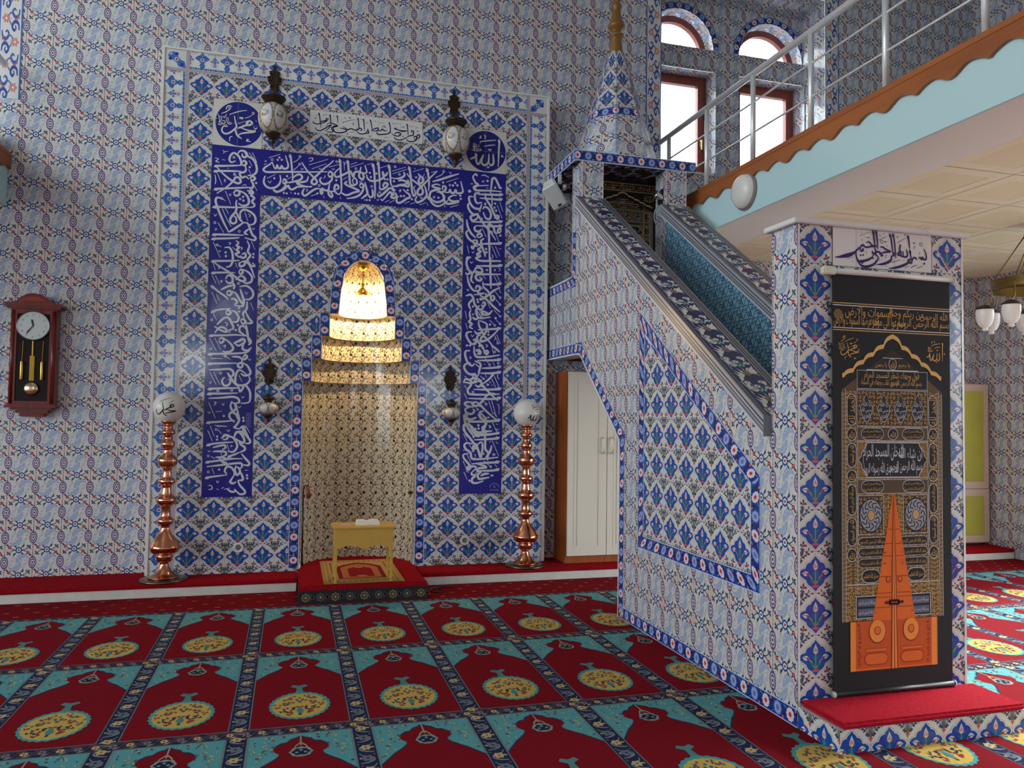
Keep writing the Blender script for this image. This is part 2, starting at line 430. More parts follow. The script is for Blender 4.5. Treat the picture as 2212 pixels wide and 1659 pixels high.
# ---- narrow rosette border; x in metres (0.2 repeat), y 0..1
def make_L():
    p = []
    w = .09
    def e(q): q = np.array(q); return q
    p.append((np.array(rect(0, .2, 0, 1)), (30, 62, 158), 0))
    p.append((np.array(rect(0, .2, 0, .07)), (188, 206, 230), 1)); p.append((np.array(rect(0, .2, .93, 1)), (188, 206, 230), 1))
    p.append((lobed(.05, .5, .032, .035 / w, 10, .16, 2), (226, 224, 220), 2)); p.append((lobed(.05, .5, .021, .023 / w, 6, .2, 2), (238, 196, 196), 3)); p.append((circ(.05, .5, .011, .012 / w, 8), (206, 44, 70), 4))
    p.append((lobed(.15, .5, .032, .035 / w, 8, .08, 2), (120, 150, 212), 2)); p.append((lobed(.15, .5, .024, .026 / w, 8, .1, 1), (176, 194, 230), 3)); p.append((circ(.15, .5, .017, .019 / w, 8), (120, 140, 200), 4)); p.append((circ(.15, .5, .006, .007 / w, 6), (150, 70, 130), 5))
    for x, s in ((.10, 1), (.2, -1)):
        p.append((np.array([(x - .014, .5 + s * .36), (x + .012, .5 + s * .22), (x + .004, .5 - s * .05), (x - .010, .5 + s * .1)]), (56, 40, 66), 2))
        p.append((np.array([(x + .014, .5 - s * .38), (x - .012, .5 - s * .2), (x, .5 + s * .0), (x + .010, .5 - s * .12)]), (24, 70, 104), 2))
        p.append((circ(x - .008, .5 + s * .34, .008, .01 / w, 5), (190, 120, 120), 3))
        p.append((stroke([(x - .02, .5 - s * .32), (x, .5 - s * .36), (x + .02, .5 - s * .22)], .006, 0), (170, 190, 226), 3))
    return p
# ---- lily border; x along the wall, y outwards from the panel
def make_F():
    p = []
    b = (60, 112, 190)
    p.append((np.array(rect(-.003, .003, 0, 1)), (170, 164, 158), 0))
    p.append((np.array(rect(0, 1, 0, .15)), (176, 166, 172), 0))
    for k in range(6):
        x = k / 6
        p.append((stroke([(x, .02), (x + .08, .13), (x + .166, .02)], .025, 0), (206, 200, 200), 1)); p.append((stroke([(x, .08), (x + .166, .10)], .016, 0), (140, 124, 140), 1))
    for k in range(10):
        p.append((circ(k / 10 + .05, .205, .058, .05, 6), (70, 128, 200) if k % 2 else (44, 84, 168), 1)); p.append((circ(k / 10, .215, .02, n=5), (140, 190, 220), 2))
    for s in (-1, 1):
        q = catmull([(.5 + s * .12, .24), (.5 + s * .27, .30), (.5 + s * .36, .42), (.5 + s * .30, .58), (.5 + s * .17, .60), (.5 + s * .12, .45)], 2, True)
        p.append((q if s > 0 else q[::-1], (228, 228, 220), 2))
    p.append((np.array([(.5, .18), (.58, .27), (.62, .36), (.56, .46), (.63, .55), (.37, .55), (.44, .46), (.38, .36), (.42, .27)]), b, 3))
    p.append((catmull([(.5, .98), (.56, .86), (.66, .80), (.78, .70), (.72, .60), (.58, .56), (.42, .56), (.28, .60), (.22, .70), (.34, .80), (.44, .86)], 2, True), b, 3))
    p.append((np.array([(.5, .92), (.55, .82), (.5, .72), (.45, .82)]), (36, 62, 150), 4)); p.append((np.array([(.5, .88), (.525, .82), (.5, .76), (.475, .82)]), (150, 190, 228), 5))
    p.append((lobed(.5, .62, .085, .085, 8, .15, 1), (226, 220, 220), 5)); p.append((circ(.5, .62, .05, n=7), (140, 40, 66), 6))
    for s in (-1, 1):
        p.append((circ(.5 + s * .2, .69, .055, .05, 7), (44, 60, 152), 4)); p.append((circ(.5 + s * .2, .69, .02, n=5), (220, 228, 238), 5)); p.append((circ(.5 + s * .12, .76, .03, n=5), (36, 56, 146), 4))
    p.append((np.array([(.5, .24), (.55, .34), (.5, .46), (.45, .34)]), (36, 62, 150), 4)); p.append((circ(.5, .34, .022, .04, 6), (160, 196, 230), 5))
    for s in (-1, 1):
        p.append((leaf(s * .02, .34, s * .07, .46, .06, .1 * s), (150, 132, 164), 3)); p.append((circ(s * .11, .60, .058, .048, 7), (70, 84, 172), 3)); p.append((circ(s * .11, .60, .02, n=5), (196, 202, 228), 4)); p.append((circ(s * .05, .70, .04, n=6), (84, 98, 180), 3))
        p.append((stroke([(s * .05, .90), (s * .14, .93), (s * .2, .88)], .02, 3), (98, 84, 100), 2)); p.append((leaf(s * .22, .92, s * .3, .9, .03), (98, 84, 100), 2))
    p.append((np.array([(0, .84), (.045, .74), (.03, .64), (.05, .52), (0, .44), (-.05, .52), (-.03, .64), (-.045, .74)]), (88, 100, 184), 3)); p.append((circ(0, .52, .03, .05, 6), (172, 110, 140), 4)); p.append((circ(0, .70, .02, .035, 6), (170, 190, 226), 4))
    p.append((circ(0, .90, .03, .035, 6), (196, 96, 90), 3)); p.append((np.array(rect(0, 1, .985, 1.0)), (236, 236, 234), 1))
    return p
# ---- scrolling border beside the window bay; x across 0..1, y along
def make_A():
    p = []
    p.append((np.array(rect(0, .07, 0, 1)), (60, 100, 180), 1)); p.append((np.array(rect(.93, 1, 0, 1)), (80, 112, 178), 1)); p.append((np.array(rect(.07, .10, 0, 1)), (228, 230, 230), 2)); p.append((np.array(rect(.90, .93, 0, 1)), (228, 230, 230), 2))
    for y, fx, s in ((0, 0, 1), (.5, 1, -1)):
        def m(q): return [(1 - a if fx else a, b + y) for a, b in q]
        p.append((stroke(m([(.14, .02), (.18, .16), (.32, .20), (.44, .10), (.36, .0), (.28, .06), (.32, .12)]), [.05, .08, .08, .06, .03], 4), (56, 82, 158), 3))
        p.append((stroke(m([(.14, .48), (.18, .34), (.32, .30), (.44, .40), (.36, .48), (.28, .44)]), [.05, .08, .08, .06, .03], 4), (66, 96, 166), 3))
        p.append((stroke(m([(.44, .10), (.56, .2), (.58, .34), (.44, .40)]), .04, 4), (86, 112, 176), 2))
        for k in range(6):
            a = k * PI / 3
            p.append((leaf(*m([(.70, .25)])[0], *m([(.70 + .19 * math.cos(a), .25 + .12 * math.sin(a))])[0], .09, 0), (206, 140, 132), 3))
        p.append((circ(*m([(.70, .25)])[0], .05, .03, 6), (236, 226, 220), 4))
        p.append((leaf(*m([(.2, .25)])[0], *m([(.36, .25)])[0], .05, 0), (188, 110, 108), 3)); p.append((leaf(*m([(.14, .25)])[0], *m([(.2, .36)])[0], .05, 0), (188, 110, 108), 3))
    return p
# ---- vine tile inside the niche
def make_N():
    p = []
    d = (72, 58, 46); k0 = (34, 40, 40)
    p.append((np.array(rect(0, 1, -.005, .005)), (150, 128, 92), 0)); p.append((np.array(rect(-.005, .005, 0, 1)), (160, 140, 104), 0))
    for x in (0.12, .62):
        p.append((stroke([(x, 0), (x + .16, .22), (x + .02, .48), (x + .18, .74), (x, 1.0)], .030, 4), d, 1))
        for y, s in ((.2, 1), (.5, -1), (.78, 1)):
            p.append((stroke([(x + .08, y), (x + .08 + s * .12, y + .08), (x + .08 + s * .16, y + .2)], .022, 3), d, 1))
            p.append((leaf(x + .08 + s * .1, y + .06, x + .08 + s * .22, y + .04, .075), (92, 98, 100), 2)); p.append((leaf(x + .08, y - .06, x + .08 - s * .1, y + .0, .07), (112, 84, 76), 2))
        for cx, cy in ((x + .27, .90), (x + .06, .35)):
            for j in range(5):
                a = j * 2 * PI / 5 + .3
                p.append((leaf(cx - .01 * math.cos(a), cy, cx + .075 * math.cos(a), cy + .075 * math.sin(a), .05, 0), k0, 3))
        p.append((circ(x + .34, .62, .03, .05, 6), (84, 66, 60), 2)); p.append((circ(x + .3, .12, .025, .045, 6), (84, 66, 60), 2))
    rr = np.random.RandomState(8)
    for k in range(34):
        x, y, a = rr.uniform(0, 1), rr.uniform(.03, .97), rr.uniform(0, 6.28)
        p.append((leaf(x, y, x + .09 * math.cos(a), y + .09 * math.sin(a), .04, .15), [(120, 112, 104), (92, 80, 76), (140, 108, 96)][k % 3], 1))
    return p
# ---- star lattice on the inner face of the stair wall
def make_T():
    p = []
    dk = (26, 46, 74); bl = (56, 92, 164)
    for a, b in (((0, 0), (1, 0)), ((0, 0), (.5, 1)), ((1, 0), (.5, 1)), ((0, 1), (1, 1)), ((.0, 1), (-.5, 0)), ((.25, .5), (.75, .5))):
        p.append((stroke([a, b], .055, 0), dk, 1))
    for cx, cy in ((.5, .33), (0, .67), (.5, 0), (0, .0), (.25, .75), (.75, .25)):
        p.append((lobed(cx, cy, .15, .15, 6, .45, 2), bl, 2)); p.append((lobed(cx, cy, .07, .07, 6, .3, 1), (124, 176, 190), 3)); p.append((circ(cx, cy, .025, n=5), dk, 4))
    return p
# ---- floral band on the copings; x in metres along (0.26 repeat), y 0..1
def make_P():
    p = []
    cr = (222, 216, 206); tl = (128, 176, 180); g = (116, 112, 116)
    p.append((np.array(rect(0, .26, 0, .10)), (120, 118, 120), 1)); p.append((np.array(rect(0, .26, .035, .06)), (40, 36, 40), 2)); p.append((np.array(rect(0, .26, .86, 1.0)), (128, 126, 128), 1)); p.append((np.array(rect(0, .26, .90, .94)), (48, 46, 52), 2)); p.append((np.array(rect(0, .26, .79, .82)), (170, 166, 160), 1))
    cx, cy = .07, .46
    for k in range(9):
        a = PI * (.35 + 1.3 * k / 8)
        p.append((leaf(cx + .012 * math.cos(a), cy + .06 * math.sin(a), cx + .062 * math.cos(a), cy + .33 * math.sin(a), .020, .1), cr, 2))
    p.append((lobed(cx + .004, cy, .022, .12, 8, .2, 2), (128, 110, 100), 3)); p.append((circ(cx + .006, cy, .010, .05, 6), (150, 70, 70), 4))
    p.append((leaf(.12, .70, .19, .40, .024, .3), tl, 2)); p.append((leaf(.13, .30, .20, .58, .022, -.3), tl, 2)); p.append((leaf(.10, .30, .15, .18, .05, 0), cr, 3))
    for q in ((.17, .28), (.205, .44), (.16, .62), (.22, .68)):
        p.append((lobed(*q, .017, .09, 6, .35, 2), cr, 3)); p.append((circ(*q, .006, .03, 5), (96, 110, 120), 4))
    for k in range(7):
        a = PI * (1.1 + .8 * k / 6)
        p.append((leaf(.195 + .008 * math.cos(a), .34 + .04 * math.sin(a), .195 + .04 * math.cos(a), .34 + .2 * math.sin(a), .014, .1), cr, 2))
    for x in (.02, .14, .24): p.append((leaf(x, .74, x + .03, .62, .03, .2), cr, 2)); p.append((leaf(x + .02, .18, x - .02, .22, .04, .2), tl, 2))
    p.append((leaf(.225, .20, .25, .40, .05, 0), cr, 3)); p.append((leaf(.232, .24, .246, .36, .02, 0), (196, 130, 130), 4)); p.append((leaf(.19, .18, .16, .14, .03, 0), cr, 3))
    return p
# ---- prayer mat, one place; the cell runs from strip centre to strip centre
RED_C = (128, 20, 32); TEAL_C = (92, 164, 170)
def make_C():
    p = []
    W, H = .5475, 1.19
    bx0, by0 = .088, .040              # half of each strip in cell units
    def U(u, v): return (bx0 + u * (1 - 2 * bx0), by0 + v * (1 - 2 * by0))
    def Q(l): return np.array([U(*q) for q in l])
    navy = (40, 46, 80); gr = (112, 136, 138); bei = (196, 176, 124); mau = (108, 84, 100)
    p.append((np.array(rect(-bx0, bx0, 0, 1)), navy, 0)); p.append((np.array(rect(0, 1, -by0, by0)), (72, 66, 84), 1))
    for s in (-1, 1):
        p.append((np.array(rect(s * bx0 - .010, s * bx0 + .010, by0, 1 - by0)), gr, 2)); p.append((np.array(rect(bx0, 1 - bx0, s * by0 - .004, s * by0 + .004)), gr, 2))
    n = 11
    for k in range(n):
        y = (k + .5) / n
        if k % 2 == 0: p.append((lobed(0, y, .050, .025, 6, .3, 2), bei, 2)); p.append((circ(0, y, .012, .006, 5), (150, 60, 60), 3))
        else: p.append((lobed(0, y, .056, .027, 6, .25, 2), (108, 118, 130), 2)); p.append((circ(0, y, .014, .007, 5), navy, 3))
        s = 1 if k % 2 else -1
        p.append((stroke([(-.06 * s, y - .04), (.0, y - .034), (.05 * s, y - .014), (.03 * s, y + .008), (-.03 * s, y + .018), (-.06 * s, y + .044)], [.006, .014, .012, .006], 3), (128, 140, 138), 1.5)); p.append((circ(.055 * s, y + .03, .012, .008, 5), mau, 2)); p.append((circ(-.055 * s, y - .0, .012, .008, 5), (180, 160, 120), 2))
    for k in range(8):
        x = (k + .5) / 8
        p.append((lobed(x, 0, .034, .017, 6, .3, 2), (204, 184, 128) if k % 2 else (128, 132, 138), 3)); p.append((circ(x, 0, .012, .006, 5), (140, 50, 60) if k % 2 else navy, 4))
        p.append((stroke([(x - .06, -.022), (x, .026 if k % 2 else -.028), (x + .06, .02)], .011, 3), (30, 34, 66), 2)); p.append((leaf(x - .05, .015, x + .01, .03, .014, 0), (128, 60, 74), 2)); p.append((leaf(x + .05, -.012, x + .0, -.03, .014, 0), (150, 150, 130), 2))
    # red field, turquoise corners
    p.append((Q([(0, 0), (1, 0), (1, 1), (0, 1)]), TEAL_C, 1))
    arch = [(.5, .968), (.545, .948), (.60, .935), (.635, .908), (.69, .902), (.735, .880), (.765, .852), (.735, .825), (.70, .808), (.712, .778), (.745, .757), (.80, .728), (.86, .702), (.90, .675), (.95, .645), (1.0, .612), (1.0, 0)]
    R = arch + [(1 - u, v) for u, v in arch[::-1][:-1]]
    c = np.array([.5, .5])
    R2 = [(u, v + .012) if v > 0.01 else (u, v) for u, v in R]
    p.append((np.clip(Q(R2), [bx0, by0], [1 - bx0, 1 - by0]), (40, 60, 84), 2))
    p.append((Q(R), RED_C, 3))
    rr = np.random.RandomState(4)
    for k in range(90):
        u = rr.uniform(.02, .42); v = rr.uniform(.66, .985)
        if (u > .26 and v < .93) or (u > .20 and v < .78) or (u > .06 and v < .70 + u * .2): continue
        for uu in (u, 1 - u):
            p.append((leaf(*U(uu, v), *U(uu + rr.uniform(-.035, .035), v + rr.uniform(-.02, .02)), .012, .2), (196, 176, 138) if k % 3 else (110, 70, 80), 4))
    # hanging lamp motif
    p.append((Q([(.492, .99), (.508, .99), (.508, .875), (.492, .875)]), (150, 156, 140), 4))
    for s in (-1, 1): p.append((stroke([U(.5 + s * .004, .90), U(.5 + s * .05, .87), U(.5 + s * .068, .83)], .012, 3), (160, 150, 130), 4))
    p.append((Q(lobed(.5, .815, .115, .048, 8, .12, 2)), (132, 156, 154), 4)); p.append((Q(lobed(.5, .815, .092, .034, 6, .2, 2)), (34, 42, 66), 5))
    for q in ((.5, .83), (.46, .81), (.54, .81)): p.append((Q(circ(*q, .018, .008, 6)), (130, 156, 160), 6))
    p.append((Q(rect(.455, .545, .770, .778)), (176, 130, 92), 4))
    # pomegranate medallion
    p.append((Q(lobed(.5, .235, .335, .172, 26, .05, 1)), (72, 160, 160), 4)); p.append((Q(lobed(.5, .232, .300, .150, 22, .04, 1)), (204, 176, 92), 5))
    p.append((Q([(.455, .40), (.545, .40), (.53, .46), (.60, .485), (.57, .51), (.5, .495), (.43, .51), (.40, .485), (.47, .46)]), (84, 138, 138), 4))
    for k in range(44):
        a = rr.uniform(0, PI); r = math.sqrt(rr.uniform(.02, .8))
        for s in (-1, 1):
            x = .5 + s * abs(.28 * r * math.cos(a)); y = .232 + .138 * r * math.sin(a) * (1 if k % 2 else -1)
            col = [(150, 66, 72), (70, 108, 122), (52, 58, 84), (150, 66, 72)][k % 4]
            p.append((Q(lobed(x, y, .021, .011, 5, .4, 1)) if k % 3 else Q(leaf(x, y, x + s * .045, y + .012, .016, .3)), col, 6))
    p.append((Q([(.5, .13), (.54, .16), (.5, .22), (.46, .16)]), (74, 140, 146), 6))
    return p
PH, PD, PL, PF, PA, PN, PT, PP, PC = make_H(), make_D(), make_L(), make_F(), make_A(), make_N(), make_T(), make_P(), make_C()
def listello(P, A, B, n, start=0.0, h0=0.0015):
    """a rosette border between polylines A and B (3D)"""
    fr = Ribbon(A, B, n)
    pat = [(q / np.array([.2, 1.0]), c, l) for q, c, l in PL]
    # one-cell-high strip: keep only the single row
    for i in range(int(math.floor(-start / .2)) - 1, int(math.ceil((fr.L - start) / .2)) + 1):
        for rk, (q, c, l) in enumerate(sorted(pat, key=lambda t_: t_[2])):
            V = q * np.array([.2, 1.0]) + np.array([start + i * .2, 0])
            if V[:, 0].min() >= -1e-9 and V[:, 0].max() <= fr.L + 1e-9: W = V
            else:
                W = clip(V, rect(0, fr.L, 0, 1))
                if not W: continue
            if l == 0 and len(fr.t) > 2:
                xs = [np.min(np.array(W)[:, 0])] + [t for t in fr.t if np.min(np.array(W)[:, 0]) < t < np.max(np.array(W)[:, 0])] + [np.max(np.array(W)[:, 0])]
                for a, b in zip(xs, xs[1:]): P.flat(fr, rect(a, b, 0, 1), c, h0 + 1.2e-5 * rk)
            else: P.flat(fr, W, c, h0 + 1.2e-5 * rk)
# ------------------------------------------------------------------ the room
WY = 0.15            # qibla wall
RX = 8.5             # right wall
LX = -6.0
BY = -9.0            # the hall goes on behind the camera, open here
HC = 7.4
X3, Y3, Z3 = np.eye(3)
WBASE = (212, 213, 210)
GH = (.2, .2)
# floor with the fitted prayer carpet
P = Paint(); fr = Fr((0, 0, 0), X3, Y3)
FRONT = -.85
P.flat(fr, rect(LX, RX, BY, WY), (120, 24, 34), -.004)
P.flat(fr, rect(LX, RX, BY, -5.6), (130, 30, 40), 0.0)
stamp(P, fr, [rect(-3.2, RX, -5.6, FRONT)], PC, (.5475, 1.19), (.168, -.84 - 1.19 * 5), h0=0.0, dh=.0002, base=RED_C)
# plain red runner in front of the marble ledge, with little sprigs
P.flat(fr, rect(-3.2, RX, FRONT, WY), (124, 18, 28), 0.0)
P.flat(fr, rect(-3.2, RX, FRONT, FRONT + .02), (60, 70, 84), 0.0006)
k = 0
kk = 0
for yy in (-.76, -.64, -.52, -.40):
    k += 1
    for i in range(62):
        x = -3.1 + i * .19 + (.095 if k % 2 else 0)
        for q in (leaf(x - .022, yy, x + .022, yy + .004, .012, .1), leaf(x, yy, x - .018, yy + .018, .008), leaf(x, yy, x + .018, yy + .018, .008)):
            P.flat(fr, q, (196, 150, 104), .0006)
tag(P.build('floor', CARPET), kind='structure')

# qibla wall, with the window bay
P = Paint(); fr = Fr((0, WY, 0), X3, Z3)
BX0, BX1, BZ0, BZ1 = 4.48, 6.46, 3.9, 6.10
stamp(P, fr, [rect(-3.3, -.05, 0, 6.8), rect(-.05, 3.1, 4.4, 6.8), rect(3.1, BX0, 0, 6.8), rect(BX0, RX, 0, BZ0), rect(BX0, BX1, BZ1, 6.8), rect(BX1, RX, BZ0, 6.8)],
      PH, GH, (.123, .125), base=WBASE)
for q in (rect(LX, -3.3, 0, HC), rect(-3.3, RX, 6.8, HC)): P.flat(fr, q, WBASE, .0004)
def bordA(x0, x1, z0, z1):
    P.flat(fr, rect(x0, x1, z0, z1), (216, 216, 214), .0030)
    stamp(P, fr, [rect(x0, x1, z0, z1)], PA, (x1 - x0, .38), (x0, 4.0), h0=.0034)
bordA(-1.475, -1.305, 4.0, 6.8); bordA(4.31, 4.48, 3.4, 6.8); bordA(6.46, 6.635, 3.4, 6.8)
# bay: back wall, reveals
JY = .54; GY = .70
frb = Fr((0, JY, 0), X3, Z3)
OPN = [(4.49, 5.31), (5.63, 6.45)]; WZ0, WZ1, AZ, AR = 4.16, 5.30, 5.55, .41
regs = [rect(BX0, BX1, BZ0, WZ0), rect(OPN[0][1], OPN[1][0], WZ0, BZ1), rect(OPN[0][0], OPN[0][1], WZ1, AZ), rect(OPN[1][0], OPN[1][1], WZ1, AZ), rect(BX0, OPN[0][0], WZ0, BZ1), rect(OPN[1][1], BX1, WZ0, BZ1)]
NA = 16
for a, b in OPN:
    cx = (a + b) / 2
    th = [PI * i / NA for i in range(NA + 1)]
    for t0, t1 in zip(th, th[1:]):
        p, q = (cx - AR * math.cos(t0), AZ + AR * math.sin(t0)), (cx - AR * math.cos(t1), AZ + AR * math.sin(t1))
        regs.append([p, q, (q[0], BZ1), (p[0], BZ1)])
stamp(P, frb, regs, PH, GH, (.09, .10), base=WBASE)
for a, b in OPN:
    cx = (a + b) / 2
    for x, u, s in ((a, -Y3, 1), (b, Y3, -1)):        # side reveals of the windows
        f2 = Fr((x, GY if s > 0 else JY, 0), -Y3 if s > 0 else Y3, Z3)
        f2 = Fr((x, GY, 0), -Y3, Z3) if s < 0 else Fr((x, JY, 0), Y3, Z3)
        stamp(P, f2, [rect(0, GY - JY + .05, WZ0, WZ1)], PH, GH, (.1, .1), base=WBASE)
    stamp(P, Fr((0, GY + .05, WZ1), X3, -Y3), [rect(a, b, 0, GY - JY + .05)], PH, GH, (.1, .1), base=WBASE)
    stamp(P, Fr((0, JY, WZ0), X3, Y3), [rect(a, b, 0, GY - JY + .05)], PH, GH, (.1, .1), base=WBASE)
    stamp(P, Fr((0, JY, AZ), X3, Y3), [rect(a, b, 0, GY - JY + .05)], PH, GH, (.1, .1), base=WBASE)
    A = [(cx - AR * math.cos(PI * i / NA), JY, AZ + AR * math.sin(PI * i / NA)) for i in range(NA + 1)]
    B = [(x, GY + .05, z) for x, y, z in A]
    rvl = Ribbon(A, B, (0, 0, 0))
    stamp(P, rvl, [rect(rvl.L * i / NA, rvl.L * (i + 1) / NA, 0, 1) for i in range(NA)], PH, (.2, 1.0), (0, .3), base=WBASE)
    for i in range(NA): P.poly([A[i], B[i], (B[i][0] + .002, B[i][1], B[i][2] - .001), (A[i][0] + .002, A[i][1], A[i][2] - .001)], (170, 158, 150))
    AO = [(cx - .485 * math.cos(PI * i / NA), JY, AZ + .485 * math.sin(PI * i / NA)) for i in range(NA + 1)]
    AI = [(cx - .41 * math.cos(PI * i / NA), JY, AZ + .41 * math.sin(PI * i / NA)) for i in range(NA + 1)]
    AO = [(min(max(x, BX0 + .002), BX1 - .002), y, z) for x, y, z in AO]
    listello(P, AI, AO, -Y3, .03)
# bay reveals
stamp(P, Fr((BX1, JY, 0), -Y3, Z3), [rect(0, JY - WY, BZ0, BZ1)], PH, GH, (.1, .1), base=WBASE)
stamp(P, Fr((BX0, WY, 0), Y3, Z3), [rect(0, JY - WY, BZ0, BZ1)], PH, GH, (.1, .1), base=WBASE)
stamp(P, Fr((0, JY, BZ1), X3, -Y3), [rect(BX0, BX1, 0, JY - WY)], PH, GH, (.1, .1), base=WBASE)
stamp(P, Fr((0, WY, BZ0), X3, Y3), [rect(BX0, BX1, 0, JY - WY)], PH, GH, (.1, .1), base=WBASE)
# outer skin around the niche so that no daylight leaks in behind it
P.flat(Fr((0, .75, 0), X3, Z3), rect(-.3, 3.3, 0, 4.5), (150, 150, 150))
for x in (-.3, 3.3): P.poly([(x, .75, 0), (x, WY, 0), (x, WY, 4.5), (x, .75, 4.5)], (150, 150, 150))
P.poly([(-.3, .75, 4.5), (3.3, .75, 4.5), (3.3, WY, 4.5), (-.3, WY, 4.5)], (150, 150, 150))
tag(P.build('wall_qibla', TILE), kind='structure')

# right wall under and over the balcony; daylight comes in through an opening nearer to the camera
P = Paint(); fr = Fr((RX, WY, 0), -Y3, Z3)
stamp(P, fr, [rect(0, 1.6, 0, 6.8)], PH, GH, (.02, .14), base=WBASE)
for q in (rect(1.6, 8.2, 0, .25), rect(1.6, 8.2, 2.85, HC), rect(8.2, WY - BY, 0, HC), rect(0, 1.6, 6.8, HC)): P.flat(fr, q, WBASE, .0004)
tag(P.build('wall_right', TILE), kind='structure')
P = Paint()      # tall side windows of the hall, out of the picture
for q in (rect(0, .5, 0, HC), rect(.5, 7.9, 0, .9), rect(.5, 7.9, 6.9, HC), rect(7.9, WY - BY, 0, HC)): P.flat(Fr((LX, BY, 0), Y3, Z3), q, WBASE)
tag(P.build('wall_left', TILE), kind='structure')
P = Paint()      # wall behind the camera with a few small windows that mirror in the tiles
WN = [(-1.35, -.55, 2.1, 2.75), (3.3, 4.0, 1.65, 2.3), (-.55, -.15, 3.25, 3.7)]
xs = sorted({LX, RX} | {v for q in WN for v in q[:2]}); zs_ = sorted({0, HC} | {v for q in WN for v in q[2:]})
for a, b in zip(xs, xs[1:]):
    for c, d in zip(zs_, zs_[1:]):
        if not any(q[0] <= a < q[1] and q[2] <= c < q[3] for q in WN): P.flat(Fr((0, BY, 0), -X3, Z3), [(-a, c), (-b, c), (-b, d), (-a, d)], (176, 176, 174))
tag(P.build('wall_back', TILE), kind='structure')
tag(obj('ceiling', bx(LX, RX, BY, WY, HC, HC + .1), PLASTER), kind='structure')

# windows of the bay: frames, panes
FRAMEW = pmat('red_brown_window_wood', (154, 76, 62), rough=0.4, wood=((130, 58, 48), (2, 2, .3)))
GLASS = pmat('clear_glass', (255, 255, 255), rough=0.0, trans=1.0)
GLASS.node_tree.nodes['Principled BSDF'].inputs['IOR'].default_value = 1.02
def rectring(bm, x0, x1, z0, z1, w, y0, y1):
    box(bm, x0, x0 + w, y0, y1, z0, z1); box(bm, x1 - w, x1, y0, y1, z0, z1); box(bm, x0 + w, x1 - w, y0, y1, z0, z0 + w); box(bm, x0 + w, x1 - w, y0, y1, z1 - w, z1)
    return bm
n = 0
for a, b in OPN:
    n += 1
    t = bpy.data.objects.new('window_%d' % n, None); COL.objects.link(t); t.location = ((a + b) / 2, GY, WZ0); tag(t, kind='structure')
    t.location = (0, 0, 0)
    bm = rectring(bmesh.new(), a, b, WZ0, WZ1, .055, GY, GY + .06)
    obj('window_frame', bm, FRAMEW, t)
    bm = rectring(bmesh.new(), a + .05, b - .05, WZ0 + .05, WZ1 - .05, .06, GY - .015, GY + .045)
    obj('sash', bm, FRAMEW, t)
    obj('pane', bx(a + .1, b - .1, GY + .012, GY + .018, WZ0 + .1, WZ1 - .1), GLASS, t)
    bm = bx(b - .095, b - .065, GY - .03, GY - .015, WZ0 + .34, WZ0 + .42, .004)
    box(bm, b - .09, b - .07, GY - .06, GY - .03, WZ0 + .39, WZ0 + .41, .003); box(bm, b - .09, b - .07, GY - .07, GY - .055, WZ0 + .30, WZ0 + .41, .003)
    obj('window_handle', bm, pmat('gold_handle', (214, 190, 130), rough=.3, metal=1.0), t)
    obj('window_sill', bx(a, b, JY - .015, GY, WZ0 - .02, WZ0 + .002), WTRIM, t)
GL_C = [pmat('leaded_%s' % nm, c, rough=.1, trans=.9) for nm, c in (('white', (250, 246, 246)), ('red', (214, 84, 104)), ('green', (84, 166, 116)), ('amber', (228, 156, 66)))]
for m_ in GL_C: m_.node_tree.nodes['Principled BSDF'].inputs['IOR'].default_value = 1.02
for a, b in OPN:
    n += 1
    cx = (a + b) / 2
    t = bpy.data.objects.new('window_%d' % n, None); COL.objects.link(t); tag(t, kind='structure')
    def arc(r): return [(cx - r * math.cos(PI * i / 24), AZ + r * math.sin(PI * i / 24)) for i in range(25)]
    bm = bmesh.new()
    O, I = arc(AR), arc(AR - .07)
    for i in range(24):
        prism(bm, [O[i], O[i + 1], I[i + 1], I[i]], lambda x, z, d: (x, d, z), GY, GY + .06)
    box(bm, cx - AR, cx + AR, GY, GY + .06, AZ - .01, AZ + .03)
    obj('window_frame', bm, FRAMEW, t)
    me_p = Paint(); f3 = Fr((0, GY + .02, 0), X3, Z3)
    me_p.flat(f3, [(cx + .35, AZ)] + arc(.35)[::-1] , (255, 255, 255), 0, 0)
    for i, (dx, dz, m_) in enumerate(((-.2, .10, 1), (-.08, .2, 1), (.06, .22, 3), (.16, .17, 2), (.24, .10, 2), (-.26, .08, 2), (.02, .26, 1))):
        a_ = math.atan2(dz, dx)
        me_p.flat(f3, leaf(cx + dx, AZ + dz - .035, cx + dx + .015, AZ + dz + .04, .035, .1), (255, 255, 255), .001, m_)
        me_p.flat(f3, leaf(cx + dx - .01, AZ + dz - .035, cx + dx - .03, AZ + dz + .025, .02, .1), (255, 255, 255), .001, m_)
        me_p.flat(f3, stroke([(cx + dx, AZ + dz - .035), (cx + dx * .9 + .01, AZ + dz - .09)], .006, 0), (255, 255, 255), .001, 2)
    me_p.build('leaded_pane', GL_C, t)

# ---- balconies
P_E = -6.6
bal = bx(4.45, RX, P_E, WY, 3.15, 3.50)
tag(obj('slab_right', bal, PLASTER), kind='structure')
bm = bx(4.43, 4.45, P_E, WY, 3.13, 3.47)
tag(obj('trim_1', bm, BLUEPAINT), kind='structure')
tag(obj('beam', bx(4.45, 4.95, P_E, WY, 3.13, 3.15), BEAM), kind='structure')
